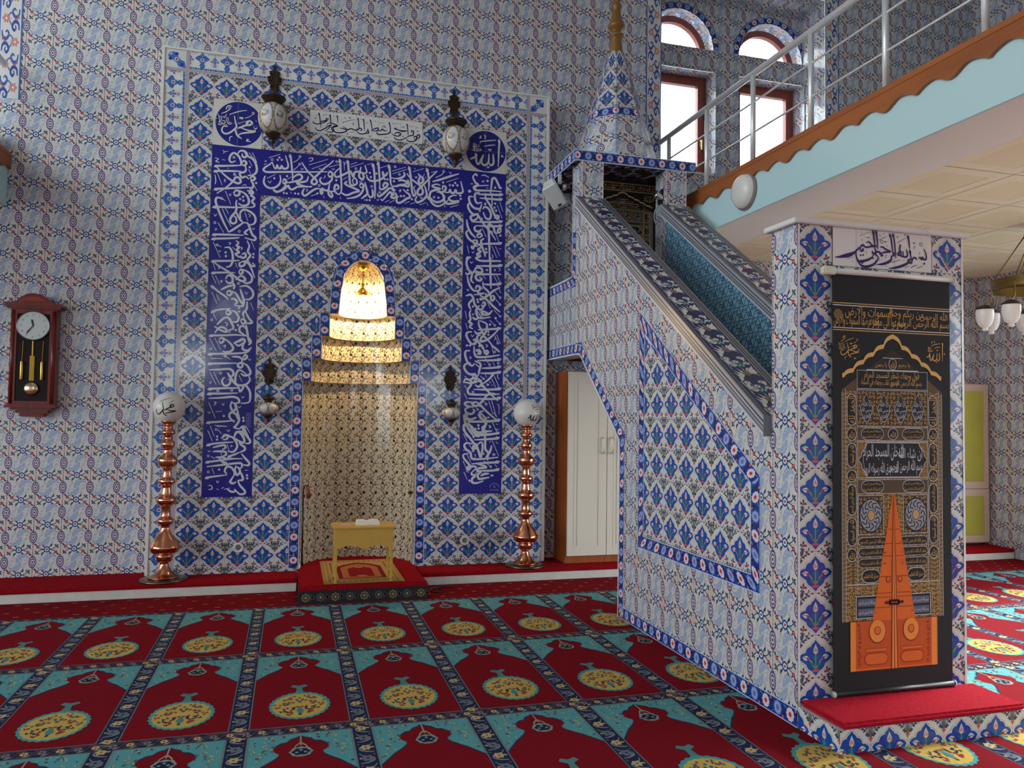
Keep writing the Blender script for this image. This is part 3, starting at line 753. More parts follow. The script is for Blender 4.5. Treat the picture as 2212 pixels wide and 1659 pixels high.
# suspended ceiling of square panels under the balcony
CEILP = pmat('cream_ceiling_panel', (238, 228, 198), rough=.7)
CEILD = pmat('cream_ceiling_coffer', (232, 219, 184), rough=.7)
bm = bmesh.new(); bm2 = bmesh.new()
S_ = .6
for i in range(6):
    for j in range(12):
        x0 = 4.955 + i * S_; y1 = WY - .10 - j * S_; x1 = min(x0 + S_ - .006, RX); y0 = y1 - S_ + .006
        if x1 - x0 < .2: continue
        zl = 3.136
        a = .10
        vo = [(x0, y0), (x1, y0), (x1, y1), (x0, y1)]; vi = [(x0 + a, y0 + a), (x1 - a, y0 + a), (x1 - a, y1 - a), (x0 + a, y1 - a)]
        o_ = [bm.verts.new((*p, zl)) for p in vo]; i_ = [bm.verts.new((*p, zl - .0015)) for p in vi]
        c_ = [bm.verts.new((*p, zl + .001)) for p in vi]
        for q in range(4):
            r_ = (q + 1) % 4
            bm.faces.new((o_[r_], o_[q], i_[q], i_[r_])); bm.faces.new((i_[r_], i_[q], c_[q], c_[r_]))
        e_ = [bm2.verts.new((*p, zl + .001)) for p in vi]; bm2.faces.new(list(reversed(e_)))
box(bm2, 4.953, RX, P_E, WY, 3.143, 3.149)
cl = obj('ceiling_balcony', bm, CEILP); tag(cl, kind='structure')
obj('coffer', bm2, CEILD, cl)
# scalloped wooden trim
def scallop(y0, y1, z_top, z_hi, z_lo, per=.5):
    n_ = int((y1 - y0) / per * 24)
    low = []
    for i in range(n_ + 1):
        y = y0 + (y1 - y0) * i / n_
        f = ((y1 - y + .05) / per) % 1.0
        c = .5 - .5 * math.cos(4 * PI * f)                # two hollows per repeat
        if f < .25 or f > .75: c = math.sin(2 * PI * min(f, 1 - f)) ** .75   # pointed cusp between them
        low.append((y, z_lo + (z_hi - z_lo) * c))
    return [(y0, z_top)] + low + [(y1, z_top)]
def trim_board(x, dx, y0, y1):
    bm = bmesh.new()
    S = scallop(y0, y1, 3.545, 3.432, 3.385)
    F = [bm.verts.new((x, y, z)) for y, z in S]; G = [bm.verts.new((x + dx, y, z)) for y, z in S]
    n_ = len(S)
    for i in range(1, n_ - 2):      # strips from the scalloped edge up to the straight top
        pass
    T1 = [bm.verts.new((x, y, 3.545)) for y, z in S[1:-1]]; T2 = [bm.verts.new((x + dx, y, 3.545)) for y, z in S[1:-1]]
    for i in range(len(T1) - 1):
        bm.faces.new((F[1 + i], F[2 + i], T1[i + 1], T1[i])); bm.faces.new((G[2 + i], G[1 + i], T2[i], T2[i + 1]))
        bm.faces.new((F[2 + i], F[1 + i], G[1 + i], G[2 + i])); bm.faces.new((T1[i], T1[i + 1], T2[i + 1], T2[i]))
    bmesh.ops.remove_doubles(bm, verts=bm.verts, dist=1e-5); bmesh.ops.recalc_face_normals(bm, faces=bm.faces)
    box(bm, min(x, x + dx) - .004, max(x, x + dx) + .004, y0, y1, 3.507, 3.513)
    return bm
t = thing('balcony_trim', 'long scalloped brown wooden trim along the pale blue balcony edge under the steel railing', 'trim')
obj('scalloped_board', trim_board(4.405, .023, P_E, WY), TRIMWOOD, t)
obj('cap_board', bx(4.43, 4.62, P_E, WY, 3.501, 3.53), TRIMWOOD, t)
# steel railing
t = thing('balcony_railing', 'polished steel balcony railing with posts, two thin rods and a round handrail', 'railing')
obj('handrail', tube(bmesh.new(), [(4.47, WY - .005, 4.285), (4.47, P_E, 4.285)], .026, 16), STEEL, t, True)
for z in (3.80, 4.05): obj('rod', tube(bmesh.new(), [(4.47, WY - .005, z), (4.47, P_E, z)], .008, 8), STEEL, t, True)
for i in range(9):
    y = -.055 - .735 * i
    bm = tube(bmesh.new(), [(4.47, y, 3.53), (4.47, y, 4.27)], .021, 14); lathe(bm, [(0, 3.546), (.04, 3.546), (.042, 3.535), (.042, 3.53), (0, 3.53)], 16, 4.47, y)
    obj('post', bm, STEEL, t, True)
# round lamp on the fascia
t = thing('round_wall_lamp', 'round white glass lamp mounted on the pale blue balcony edge', 'lamp')
bm = bmesh.new(); lathe(bm, [(0, .0), (.148, .0), (.15, .02), (.145, .03)], 40)
M = Matrix.Translation((4.43, -1.50, 3.315)) @ Matrix.Rotation(-PI / 2, 4, 'Y')
bm.transform(M); obj('rim', bm, pmat('brown_grey_rim', (150, 140, 130), rough=.4), t, True)
bm = bmesh.new(); lathe(bm, [(.140, .028), (.134, .055), (.115, .078), (.08, .095), (.04, .103), (0, .105)], 40)
bm.transform(M); obj('diffuser', bm, GLOBE, t, True)
# left balcony end
tag(obj('slab_left', bx(LX, -1.39, P_E, WY, 3.15, 3.5), PLASTER), kind='structure')
tag(obj('trim_2', bx(-1.39, -1.37, P_E, WY, 3.11, 3.47), BLUEPAINT), kind='structure')
t = thing('balcony_trim', 'end of a scalloped brown wooden trim on the balcony at the far left edge above the clock', 'trim')
obj('scalloped_board', trim_board(-1.345, -.023, P_E, WY), TRIMWOOD, t); obj('cap_board', bx(-1.56, -1.37, P_E, WY, 3.501, 3.53), TRIMWOOD, t)
t = thing('balcony_railing', 'end of a steel railing at the far left top corner', 'railing')
obj('handrail', tube(bmesh.new(), [(-1.40, WY - .1, 4.25), (-1.40, P_E, 4.285)], .026, 16), STEEL, t, True)
for z in (3.80, 4.05): obj('rod', tube(bmesh.new(), [(-1.42, WY - .1, z), (-1.42, P_E, z)], .008, 8), STEEL, t, True)
for i in range(9): obj('post', tube(bmesh.new(), [(-1.42, WY - .2 - .735 * i, 3.53), (-1.42, WY - .2 - .735 * i, 4.27)], .021, 12), STEEL, t, True)
t = thing('loudspeaker', 'black box speaker on the balcony at the far left edge', 'speaker')
obj('cabinet_box', bx(-1.64, -1.445, -.12, .08, 3.531, 3.70, .01), BLACK, t)
# ------------------------------------------------------------------ mihrab
mih = thing('mihrab', 'tall blue and white tiled prayer niche with calligraphy bands and a glowing stepped arch', 'prayer niche')
P = Paint(); fr = Fr((0, 0, 0), X3, Z3)
PX0, PX1, PZ0, PZ1 = -.205, 3.215, .0, 4.535
CX = 1.5
STEPS = [(.50, .0, 1.745), (.43, 1.745, 1.945), (.35, 1.945, 2.145), (.285, 2.145, 2.345)]
SW = .088
ARI = [(.21, 2.345), (.205, 2.44), (.195, 2.54), (.173, 2.70), (.128, 2.775), (.085, 2.813), (.04, 2.834), (0, 2.838)]
ARO = [(.292, 2.345), (.29, 2.44), (.286, 2.54), (.262, 2.70), (.215, 2.81), (.142, 2.88), (.05, 2.925), (0, 2.927)]
DW = (214, 217, 214)
# face pieces around the opening
face = [rect(PX0, CX - .5, PZ0, 1.745), rect(CX + .5, PX1, PZ0, 1.745)]
for w, z0, z1 in STEPS[1:]: face += [rect(PX0, CX - w, z0, z1), rect(CX + w, PX1, z0, z1)]
for (w0, z0), (w1, z1) in zip(ARI, ARI[1:]):
    face += [[(PX0, z0), (CX - w0, z0), (CX - w1, z1), (PX0, z1)], [(CX + w0, z0), (PX1, z0), (PX1, z1), (CX + w1, z1)]]
face.append(rect(PX0, PX1, 2.838, PZ1))
for q in face: P.flat(fr, q, DW, 0)
# diamond field: everything except the inscriptions, clipped to the face pieces
def inter(A, B):
    q = clip(A, ccw(B)); return q
field = [rect(0, .2, .1, 4.345), rect(2.8, 3.0, .1, 4.345), rect(.2, 2.8, 4.145, 4.345), rect(.6, 1.0, 3.945, 4.145), rect(2.0, 2.4, 3.945, 4.145), rect(.6, 2.4, 3.745, 3.945), rect(.6, 2.4, .745, 3.345), rect(.2, 2.8, .1, .745)]
regs = []
for a in field:
    for b in face:
        q = inter(a, b)
        if q and len(q) >= 3:
            A_ = abs(sum(q[i - 1][0] * q[i][1] - q[i][0] * q[i - 1][1] for i in range(len(q)))) / 2
            if A_ > 1e-5: regs.append(q)
stamp(P, fr, regs, PD, GH, (0, .145), h0=.0006)
# lily border on three sides
def fl(fr_, L):
    stamp(P, fr_, [rect(0, L, 0, 1)], PF, (.2, 1.0), (0, 0), h0=.0006)
class Strip(Fr):
    def __init__(s, o, u, v, w, n): s.o = np.array(o, float); s.u = np.array(u, float); s.v = np.array(v, float) * w; s.n = np.array(n, float)
fb = [q for q in PF]
def border(o, u, v, w, L, off=0.0):
    f_ = Strip(o, u, v, w, -Y3)
    for i in range(-1, int(L / .2) + 2):
        for rk, (q, c, l) in enumerate(sorted(PF, key=lambda t_: t_[2])):
            V = q * np.array([.2, 1.0]) + np.array([off + i * .2, 0])
            W = V if (V[:, 0].min() >= 0 and V[:, 0].max() <= L and V[:, 1].max() <= 1.0) else clip(V, rect(0, L, 0, 1))
            if W is not None and len(W) >= 3: P.flat(f_, W, c, .0006 + 1.2e-5 * rk)
border((0, 0, 4.345), X3, Z3, .19, 3.0)
border((0, 0, .1), Z3, -X3, .2, 4.245, .045)
border((3.0, 0, .1), Z3, X3, .21, 4.245, .045)
for sx_, ox in ((-1, 0.0), (1, 3.0)):      # corner flowers
    f_ = Fr((ox, 0, 4.345), (sx_ * .2, 0, 0), (0, 0, .19)); f_.n = -Y3
    P.flat(f_, rect(0, 1, 0, .14), (176, 166, 172), .0006); P.flat(f_, rect(0, .14, .14, 1), (176, 166, 172), .0006)
    for k in range(5):
        d = .30 + k * .11
    P.flat(f_, [(.15, .15), (.45, .2), (.50, .35), (.86, .62), (.80, .80), (.62, .86), (.35, .5), (.2, .45)], (60, 112, 190), .0012)
    P.flat(f_, circ(.52, .52, .09, n=8), (226, 220, 220), .0016); P.flat(f_, circ(.52, .52, .05, n=7), (140, 40, 66), .0020)
    P.flat(f_, circ(.76, .52, .08, n=7), (44, 60, 152), .0016); P.flat(f_, circ(.52, .76, .08, n=7), (44, 60, 152), .0016); P.flat(f_, circ(.3, .3, .08, n=7), (36, 60, 150), .0016); P.flat(f_, circ(.74, .74, .06, n=7), (150, 190, 228), .0016)
# sides of the slab
for x, f_ in ((PX0, Fr((PX0, .15, 0), -Y3, Z3)), (PX1, Fr((PX1, 0, 0), Y3, Z3))): P.flat(f_, rect(0, .15, PZ0, PZ1), (222, 222, 222))
P.flat(Fr((0, 0, PZ1), X3, Y3), rect(PX0, PX1, 0, .15), (222, 222, 222))
# rosette strips round the opening
for s in (-1, 1):
    for w, z0, z1 in STEPS:
        z0 = max(z0, .13)
        A = [(CX + s * w, 0, z0), (CX + s * w, 0, z1)]; B = [(CX + s * (w + SW), 0, z0), (CX + s * (w + SW), 0, z1)]
        listello(P, A, B, -Y3, 0.0 if w < .5 else .015)
AI = [(CX - w, 0, z) for w, z in ARI] + [(CX + w, 0, z) for w, z in ARI[::-1][1:]]
AO = [(CX - w, 0, z) for w, z in ARO] + [(CX + w, 0, z) for w, z in ARO[::-1][1:]]
listello(P, AI, AO, -Y3, .02)
fr_m = P.build('tiled_panel', TILE, mih)
# slim white edge strips of the slab
bm = bx(PX0 - .012, PX0 + .010, -.008, .15, .11, PZ1 + .01); box(bm, PX1 - .010, PX1 + .012, -.008, .15, .11, PZ1 + .01); box(bm, PX0 + .01, PX1 - .01, -.008, .15, PZ1 - .006, PZ1 + .01)
obj('edge_strip', bm, WTRIM, mih)
# the niche: nested curved rings, then a pointed half dome
P = Paint()
NB = (206, 196, 172)
class Cyl:
    def __init__(s, wf, df): s.wf, s.df = wf, df
    def at(s, V, h):
        z = V[..., 1]; w = s.wf(z); d = s.df(z); a = V[..., 0] / .8 * PI
        c, q = np.cos(a), np.sin(a)
        nx, ny = c / np.maximum(w, .02), -q / np.maximum(d, .02); L = np.sqrt(nx * nx + ny * ny); nx, ny = nx / L, ny / L
        return np.stack([CX - w * c + nx * h, d * q + ny * h, z], -1)
DEP = [.47, .44, .40, .36]
LEV = [(w, d, max(z0, .1), z1) for (w, z0, z1), d in zip(STEPS, DEP)]
def slab_stamp(f_, z0, z1, ncol, org, size):
    for i in range(ncol):
        P.flat(f_, rect(.8 * i / ncol, .8 * (i + 1) / ncol, z0, z1), NB, 0)
    stamp(P, f_, [rect(.8 * i / ncol, .8 * (i + 1) / ncol, z0, z1) for i in range(ncol)], PN, size, org, h0=.0012, dh=.0004)
for w, d, z0, z1 in LEV:
    f_ = Cyl(lambda z, w=w: np.full(np.shape(z), w), lambda z, d=d: np.full(np.shape(z), d))
    n_ = max(4, round(w * 2.4 / .18))
    slab_stamp(f_, z0, z1, 24, (0, z1 - .2), (.8 / n_, .2))
zz = np.array([z for w, z in ARI]); ww = np.array([max(w, .004) for w, z in ARI])
wf = lambda z: np.interp(z, zz, ww); df = lambda z: .30 * (np.interp(z, zz, ww) / .21) ** .6
f_ = Cyl(wf, df)
zs = [2.345, 2.44, 2.54, 2.62, 2.70, 2.74, 2.775, 2.795, 2.813, 2.825, 2.834, 2.838]
for a, b in zip(zs, zs[1:]):
    slab_stamp(f_, a, b, 18, (0, 2.345), (.2, .17))
TOPS = LEV[1:] + [(.21, .30, 2.345, 2.84)]
NS = 28
for (w0, d0, _, z), (w1, d1, _, _) in zip(LEV, TOPS):
    for i in range(NS):
        a, b = PI * i / NS, PI * (i + 1) / NS
        P.poly([(CX - w0 * math.cos(a), d0 * math.sin(a), z), (CX - w0 * math.cos(b), d0 * math.sin(b), z), (CX - w1 * math.cos(b), d1 * math.sin(b), z), (CX - w1 * math.cos(a), d1 * math.sin(a), z)], (198, 182, 146))
        for e in (.006,):     # thin rounded lip at each ring
            P.poly([(CX - w1 * math.cos(a), d1 * math.sin(a), z), (CX - w1 * math.cos(b), d1 * math.sin(b), z), (CX - (w1 - e) * math.cos(b), (d1 - e) * math.sin(b), z - .0), (CX - (w1 - e) * math.cos(a), (d1 - e) * math.sin(a), z)], (150, 120, 84))
# niche reveal: thin jambs up the front
P.build('niche', TILE, mih)
# hanging lamp in the niche
t = thing('hanging_lamp', 'small brass lamp hanging lit in the glowing top of the prayer niche', 'lamp')
LY = .10
bm = lathe(bmesh.new(), [(0, 2.81), (.050, 2.81), (.056, 2.80), (.044, 2.775), (.022, 2.765), (.012, 2.755), (0, 2.755)], 20, CX, LY); obj('ceiling_rose', bm, BRASS, t, True)
bm = tube(bmesh.new(), [(CX, LY, 2.76), (CX, LY, 2.64)], .005, 6); obj('chain', bm, BRASS, t)
bm = lathe(bmesh.new(), [(0, 2.65), (.016, 2.64), (.022, 2.62), (.013, 2.605), (.030, 2.59), (.060, 2.555), (.070, 2.535), (.045, 2.53), (0, 2.53)], 20, CX, LY); obj('shade', bm, BRASS, t, True)
for k in range(3):
    a = k * 2 * PI / 3 + .5
    obj('arm', tube(bmesh.new(), [(CX, LY, 2.565), (CX + .04 * math.cos(a), LY + .04 * math.sin(a), 2.545), (CX + .075 * math.cos(a), LY + .075 * math.sin(a), 2.56), (CX + .08 * math.cos(a), LY + .08 * math.sin(a), 2.58)], .006, 6, 4), BRASS, t, True)
bm = lathe(bmesh.new(), [(0, 2.53), (.016, 2.53), (.021, 2.505), (.016, 2.48), (0, 2.472)], 16, CX, LY); obj('bulb', bm, pmat('lit_bulb', (255, 240, 210), emit=(255, 226, 170), estr=25.0), t, True)
ld = bpy.data.lights.new('niche_lamp_light', 'POINT'); ld.energy = 15; ld.color = (1.0, .68, .31); ld.shadow_soft_size = .02
lo = bpy.data.objects.new('niche_lamp_light', ld); COL.objects.link(lo); lo.location = (CX, LY, 2.43)

# ---- ledge in front of the wall, red cushions
for x0, x1, nm, lb, sd in ((-3.2, .985, 'marble_ledge', 'white marble step along the wall left of the prayer niche platform', 'left'), (2.005, RX - .02, 'marble_ledge', 'white marble step along the wall right of the prayer niche platform', 'right')):
    t = thing(nm, lb, 'step')
    xb = (x0, PX0 - .02) if x0 < 0 else (PX1 + .02, x1)
    bm = bx(x0, x1, -.33, -.012, 0, .072, .004); box(bm, xb[0], xb[1], -.012, WY - .002, 0, .072)
    obj('riser', bm, MARBLE, t)
    t2 = thing('ledge_runner', 'red carpet runner lying on the marble step %s of the prayer niche' % sd, 'carpet')
    bm = bx(x0, x1, -.345, -.012, .0725, .108, .010); box(bm, xb[0], xb[1], -.012, WY - .002, .0725, .108)
    obj('pile', bm, RUG, t2)
# ------------------------------------------------------------------ minbar (pulpit with stairs)
mb = thing('minbar', 'tiled pulpit with sloping stair walls, canopy and pointed octagonal spire', 'pulpit')
MX0, MX1, MX2, MX3 = 3.261, 3.46, 4.06, 4.26
OUT = [(1.66, 0), (1.66, 1.30), (.80, 2.01), (-.14, 2.01), (-.14, 2.69), (.6, 2.69), (.6, 3.67), (.8, 3.67), (.8, 3.24), (3.56, 1.39), (3.56, 0)]
def cop(u): return 3.206 - .680 * (u - .871)          # lower edge of the coping
def side(name, x0, x1, face_left, pat_main):
    P = Paint()
    # plain body
    n_ = len(OUT)
    O2 = [(u, z) for u, z in OUT]
    A = [(x0, -u, z) for u, z in O2]; B = [(x1, -u, z) for u, z in O2]
    P.poly(A, WBASE); P.poly(B[::-1], WBASE)
    for i in range(n_):
        j = (i + 1) % n_; P.poly([A[j], A[i], B[i], B[j]], (206, 208, 206))
    fr = Fr((x0, 0, 0), -Y3, Z3)
    regs = [rect(-.14, .6, 2.01, 2.69), rect(.6, .8, 2.01, 3.67), [(.8, 2.01), (1.66, 1.30), (1.66, cop(1.66)), (.8, cop(.8))], [(1.66, 0), (3.56, 0), (3.56, cop(3.56)), (1.66, cop(1.66))]]
    if pat_main is PH: stamp(P, fr, regs, PH, GH, (.168, .061), h0=.0006, base=WBASE)
    else:
        stamp(P, fr, regs[2:], PT, (.12, .104), (.0, .0), h0=.0006, base=(140, 186, 204))
        stamp(P, fr, regs[:2], PH, GH, (.168, .061), h0=.0006, base=WBASE)
    if face_left:
        # inset tulip panel with rosette frame
        o = [(1.984, .560), (3.462, .560), (3.462, 1.172), (1.984, 2.222)]; w = .092
        sl = (2.222 - 1.172) / (3.462 - 1.984); k = math.sqrt(1 + sl * sl)
        i_ = [(o[0][0] + w, o[0][1] + w), (o[1][0] - w, o[1][1] + w), (o[1][0] - w, 1.172 - w * k + sl * w), (o[0][0] + w, 2.222 - w * k - sl * w)]
        stamp(P, fr, [i_], PD, GH, (.173, .655), h0=.0026, base=DW)
        g = lambda q: tuple(fr.at(np.array([q]), 0)[0])
        for a in range(4):
            b = (a + 1) % 4
            listello(P, [g(i_[a]), g(i_[b])], [g(o[a]), g(o[b])], -X3, .0, h0=.0030)
        # frames along the edges
        def band(A_, B_, st=0.0): listello(P, [g(q) for q in A_], [g(q) for q in B_], -X3, st, h0=.0022)
        band([(1.66, .0), (3.764, .0)], [(1.66, .09), (3.764, .09)])
        dx, dz = .86 / math.hypot(.86, .71), -.71 / math.hypot(.86, .71)
        nx, nz = .637, .771
        B1 = [(-.14, 2.01), (.80, 2.01), (1.66, 1.30), (1.66, .02)]
        B2 = [(-.14, 2.10), (.80 + .033, 2.10), (1.66 + .09, 1.30 + .042), (1.66 + .09, .02)]
        band(B1, B2)
        band([(-.14, 2.60), (.6 + .09, 2.60), (.69, 3.10)], [(-.14, 2.69), (.60, 2.69), (.60, 3.10)])
        for a, b in (((1.66, .0), (1.66, 1.30)), ((1.66, 1.30), (.80, 2.01)), ((.80, 2.01), (-.14, 2.01)), ((-.14, 2.69), (.6, 2.69)), ((.6, 2.69), (.6, 3.67))):
            d_ = np.array(b) - np.array(a); d_ = d_ / np.hypot(*d_); m_ = np.array([-d_[1], d_[0]]) * .010
            P.flat(fr, [a, b, tuple(np.array(b) + m_), tuple(np.array(a) + m_)], (222, 226, 232), .0045)
    return P.build(name, TILE, mb)
side('stair_wall', MX0, MX1, True, PH)
side('stair_wall', MX2, MX3, False, PT)['label'] = 'stair wall with turquoise and navy star tiles'
# post fronts and canopy undersides
P = Paint()
for x in (MX0, MX2):
    f_ = Fr((x, -.8, 0), X3, Z3)
    stamp(P, f_, [rect(0, .2, 2.9, 3.67)], PH, GH, (.02, .02), h0=.0006, base=WBASE)
    for e in (0, .192): P.flat(f_, rect(e, e + .008, 2.9, 3.67), (232, 234, 234), .004)
P.build('post_facing', TILE, mb)
# stairs and upper platform
bm = bmesh.new()
for i in range(9):
    y0 = -3.50 + i * .30; u_ = -(y0 + .30)
    zb = 0.0 if u_ > 1.66 else 2.01 - .826 * (min(u_, 1.66) - .8) + .02
    box(bm, MX1, MX2, y0, y0 + .30, min(zb, (i + 1) * .222 - .05), (i + 1) * .222)
box(bm, MX1, MX2, -.8, .14, 2.01, 2.09)
obj('stairs', bm, pmat('dark_red_stair_carpet', (96, 18, 26), rough=.9), mb)
# canopy slab
P = Paint()
CX0, CX1, CY0, CZ0, CZ1 = 3.20, 4.352, -.80, 3.670, 3.768
g = (220, 224, 226)
CYF = -.802
P.poly([(CX0, CYF, CZ0), (CX1, CYF, CZ0), (CX1, CYF, CZ1), (CX0, CYF, CZ1)], g)
XB, YB = 3.24, -.014
for z_, sg in ((CZ1, 1), (CZ0, -1)):
    for q in ([(CX0, CYF), (XB, CYF), (XB, YB), (CX0, YB)], [(XB, CYF), (CX1, CYF), (CX1, WY - .002), (XB, WY - .002)]):
        P.poly([(x, y, z_) for x, y in q], g)
for (x0_, y0_), (x1_, y1_) in (((CX1, CYF), (CX1, WY - .002)), ((XB, WY - .002), (XB, YB)), ((XB, YB), (CX0, YB)), ((CX0, YB), (CX0, CYF)), ((CX1, WY - .002), (XB, WY - .002))):
    P.poly([(x0_, y0_, CZ0), (x1_, y1_, CZ0), (x1_, y1_, CZ1), (x0_, y0_, CZ1)], g)
stamp(P, Fr((XB, WY - .002, CZ0), X3, -Y3), [rect(0, CX1 - XB, 0, WY - CYF)], PH, GH, (.06, .02), h0=-.0, base=WBASE)
stamp(P, Fr((CX0, YB, CZ0), X3, -Y3), [rect(0, XB - CX0, 0, YB - CYF)], PH, GH, (.06, .02), h0=-.0, base=WBASE)
listello(P, [(CX0, CYF, CZ0 + .004), (CX1, CYF, CZ0 + .004)], [(CX0, CYF, CZ1 - .004), (CX1, CYF, CZ1 - .004)], -Y3, -.03)
listello(P, [(CX0, YB, CZ0 + .004), (CX0, CYF, CZ0 + .004)], [(CX0, YB, CZ1 - .004), (CX0, CYF, CZ1 - .004)], -X3, 0)
P.build('canopy', TILE, mb)
# spire
class Quad:
    def __init__(s, L0, R0, L1, R1, n): s.q = [np.array(v, float) for v in (L0, R0, L1, R1)]; s.n = np.array(n, float)
    def at(s, V, h):
        a = V[..., 0:1]; b = V[..., 1:2]; L0, R0, L1, R1 = s.q
        return (L0 * (1 - a) + R0 * a) * (1 - b) + (L1 * (1 - a) + R1 * a) * b + h * s.n
P = Paint()
SCX, SCY = 3.772, -.33
def ap(z): return .385 + (.068 - .385) * (z - 3.768) / (4.90 - 3.768)
T8 = math.tan(PI / 8)
for k in range(8):
    a = -PI / 2 + k * PI / 4
    nx, ny = math.cos(a), math.sin(a); tx, ty = -ny, nx
    def E(z, s): r = ap(z); return (SCX + nx * r + tx * r * T8 * s, SCY + ny * r + ty * r * T8 * s, z)
    nn = (nx * .963, ny * .963, .27)
    for z0, z1, pt, sz, og, bs in ((3.768, 4.205, PH, (1.0, .46), (.5, .02), WBASE), (4.295, 4.90, PD, (1.0, 1 / 3), (0, 0), DW)):
        Q = Quad(E(z0, -1), E(z0, 1), E(z1, -1), E(z1, 1), nn)
        stamp(P, Q, [rect(0, 1, 0, 1)], pt, sz, og, h0=.0006, base=bs)
    Q = Quad(E(4.205, -1), E(4.205, 1), E(4.295, -1), E(4.295, 1), nn)
    for rk, (q, c, l) in enumerate(sorted(PL, key=lambda t_: t_[2])):
        for i in (-1, 0, 1):
            V = q * np.array([5.0, 1.0]) + np.array([i - .25, 0]); W = clip(V, rect(0, 1, 0, 1))
            if W: P.flat(Q, W, c, .0010 + 1.2e-5 * rk)
    P.poly([E(4.90, -1), E(4.90, 1), (SCX, SCY, 4.905)], (224, 224, 222))
P.build('spire', TILE, mb)
GOLDW = pmat('golden_varnished_wood', (158, 112, 52), rough=.35, coat=.3, wood=((128, 86, 38), (3, 3, .5)))
bm = lathe(bmesh.new(), [(.064, 4.90), (.058, 4.96), (.046, 5.03), (.050, 5.045), (.070, 5.058), (.070, 5.075), (.052, 5.088), (.040, 5.10), (.042, 5.115), (.062, 5.13), (.082, 5.152), (.080, 5.172), (.060, 5.20), (.048, 5.24), (.038, 5.30), (.036, 5.325), (.050, 5.34), (.050, 5.358), (.038, 5.37), (.036, 5.40), (.042, 5.44), (.03, 5.52), (.018, 5.58), (.03, 5.61), (.034, 5.64), (.022, 5.68), (.006, 5.76), (0, 5.78)], 28, SCX, SCY)
obj('finial', bm, GOLDW, mb, True)
# copings
for nm, x0, x1 in (('coping', 3.212, 3.478), ('coping', 4.012, 4.285)):
    P = Paint()
    u0, u1 = .79, 3.558
    T = .105
    def pt(x, u, h): return (x, -u, cop(u) + h)
    for a, b, c in (((x0, 0), (x0, T), (150, 152, 166)), ((x1, T), (x1, 0), (150, 152, 166)), ((x1, 0), (x0, 0), (150, 152, 166)), ((x0, T), (x1, T), (34, 32, 88))):
        P.poly([pt(a[0], u0, a[1]), pt(a[0], u1, a[1]), pt(b[0], u1, b[1]), pt(b[0], u0, b[1])], c)
    for u in (u0, u1): P.poly([pt(x0, u, 0), pt(x1, u, 0), pt(x1, u, T), pt(x0, u, T)], (120, 122, 134))
    for xx, sg in ((x0, -1), (x1, 1)):
        for h0_, h1_, c in ((.000, .018, (196, 198, 206)), (.018, .030, (108, 108, 116)), (.046, .052, (62, 60, 66)), (.058, .064, (206, 204, 200)), (.070, .078, (50, 48, 54)), (.086, .094, (190, 186, 182))):
            e = sg * .0012
            P.poly([pt(xx + e, u0, h0_), pt(xx + e, u1, h0_), pt(xx + e, u1, h1_), pt(xx + e, u0, h1_)], c)
    nn = np.array([0, -.562, .827])
    rb = Ribbon([pt(x0, u0, T), pt(x0, u1, T)], [pt(x1, u0, T), pt(x1, u1, T)], nn)
    for i in range(int(rb.L / .26) + 1):
        for rk, (q, c, l) in enumerate(sorted(PP, key=lambda t_: t_[2])):
            W = clip(q + np.array([i * .26, 0]), rect(0, rb.L, 0, 1))
            if W: P.flat(rb, W, c, .0006 + 1.2e-5 * rk)
    P.build(nm, PRINT, mb)
# portal
P = Paint()
PY0, PY1 = -3.764, -3.56
for x0, x1, z0, z1 in ((MX0, MX1, 0, 2.42), (MX2, MX3, 0, 2.42), (MX1, MX2, 2.02, 2.42)):
    c = WBASE
    P.poly([(x0, PY0, z0), (x1, PY0, z0), (x1, PY0, z1), (x0, PY0, z1)], DW); P.poly([(x1, PY1, z0), (x0, PY1, z0), (x0, PY1, z1), (x1, PY1, z1)], c)
    P.poly([(x0, PY1, z0), (x0, PY0, z0), (x0, PY0, z1), (x0, PY1, z1)], c); P.poly([(x1, PY0, z0), (x1, PY1, z0), (x1, PY1, z1), (x1, PY0, z1)], c)
    P.poly([(x0, PY0, z0), (x0, PY1, z0), (x1, PY1, z0), (x1, PY0, z0)], c)
f_ = Fr((MX0, PY0, 0), X3, Z3)
stamp(P, f_, [rect(0, .2, 0, 2.42), rect(.8, 1.0, 0, 2.42)], PD, GH, (0, .03), h0=.0006, base=DW)
stamp(P, f_, [rect(.2, .8, 2.02, 2.228)], PD, GH, (0, .03), h0=.0006, base=DW)
stamp(P, Fr((MX0, 0, 0), -Y3, Z3), [rect(3.56, 3.764, 0, 2.42)], PH, GH, (.168, .061), h0=.0006, base=WBASE)
for x in (0, .988): P.flat(f_, rect(x, x + .012, 0, 2.42), (228, 230, 232), .004)
P.flat(f_, rect(.2, .8, 2.228, 2.42), (228, 228, 224), .003)
for x in (.337, .452, .568): P.flat(f_, rect(x, x + .002, 2.228, 2.42), (150, 148, 146), .0033)
for q in (rect(.199, .2015, 2.228, 2.42), rect(.7985, .801, 2.228, 2.42), rect(.2, .8, 2.2265, 2.229)): P.flat(f_, q, (120, 116, 116), .0035)
P.build('portal', TILE, mb)
bm = bx(3.232, 4.288, -3.79, -3.525, 2.421, 2.447, .004); obj('portal_cap', bm, WTRIM, mb)
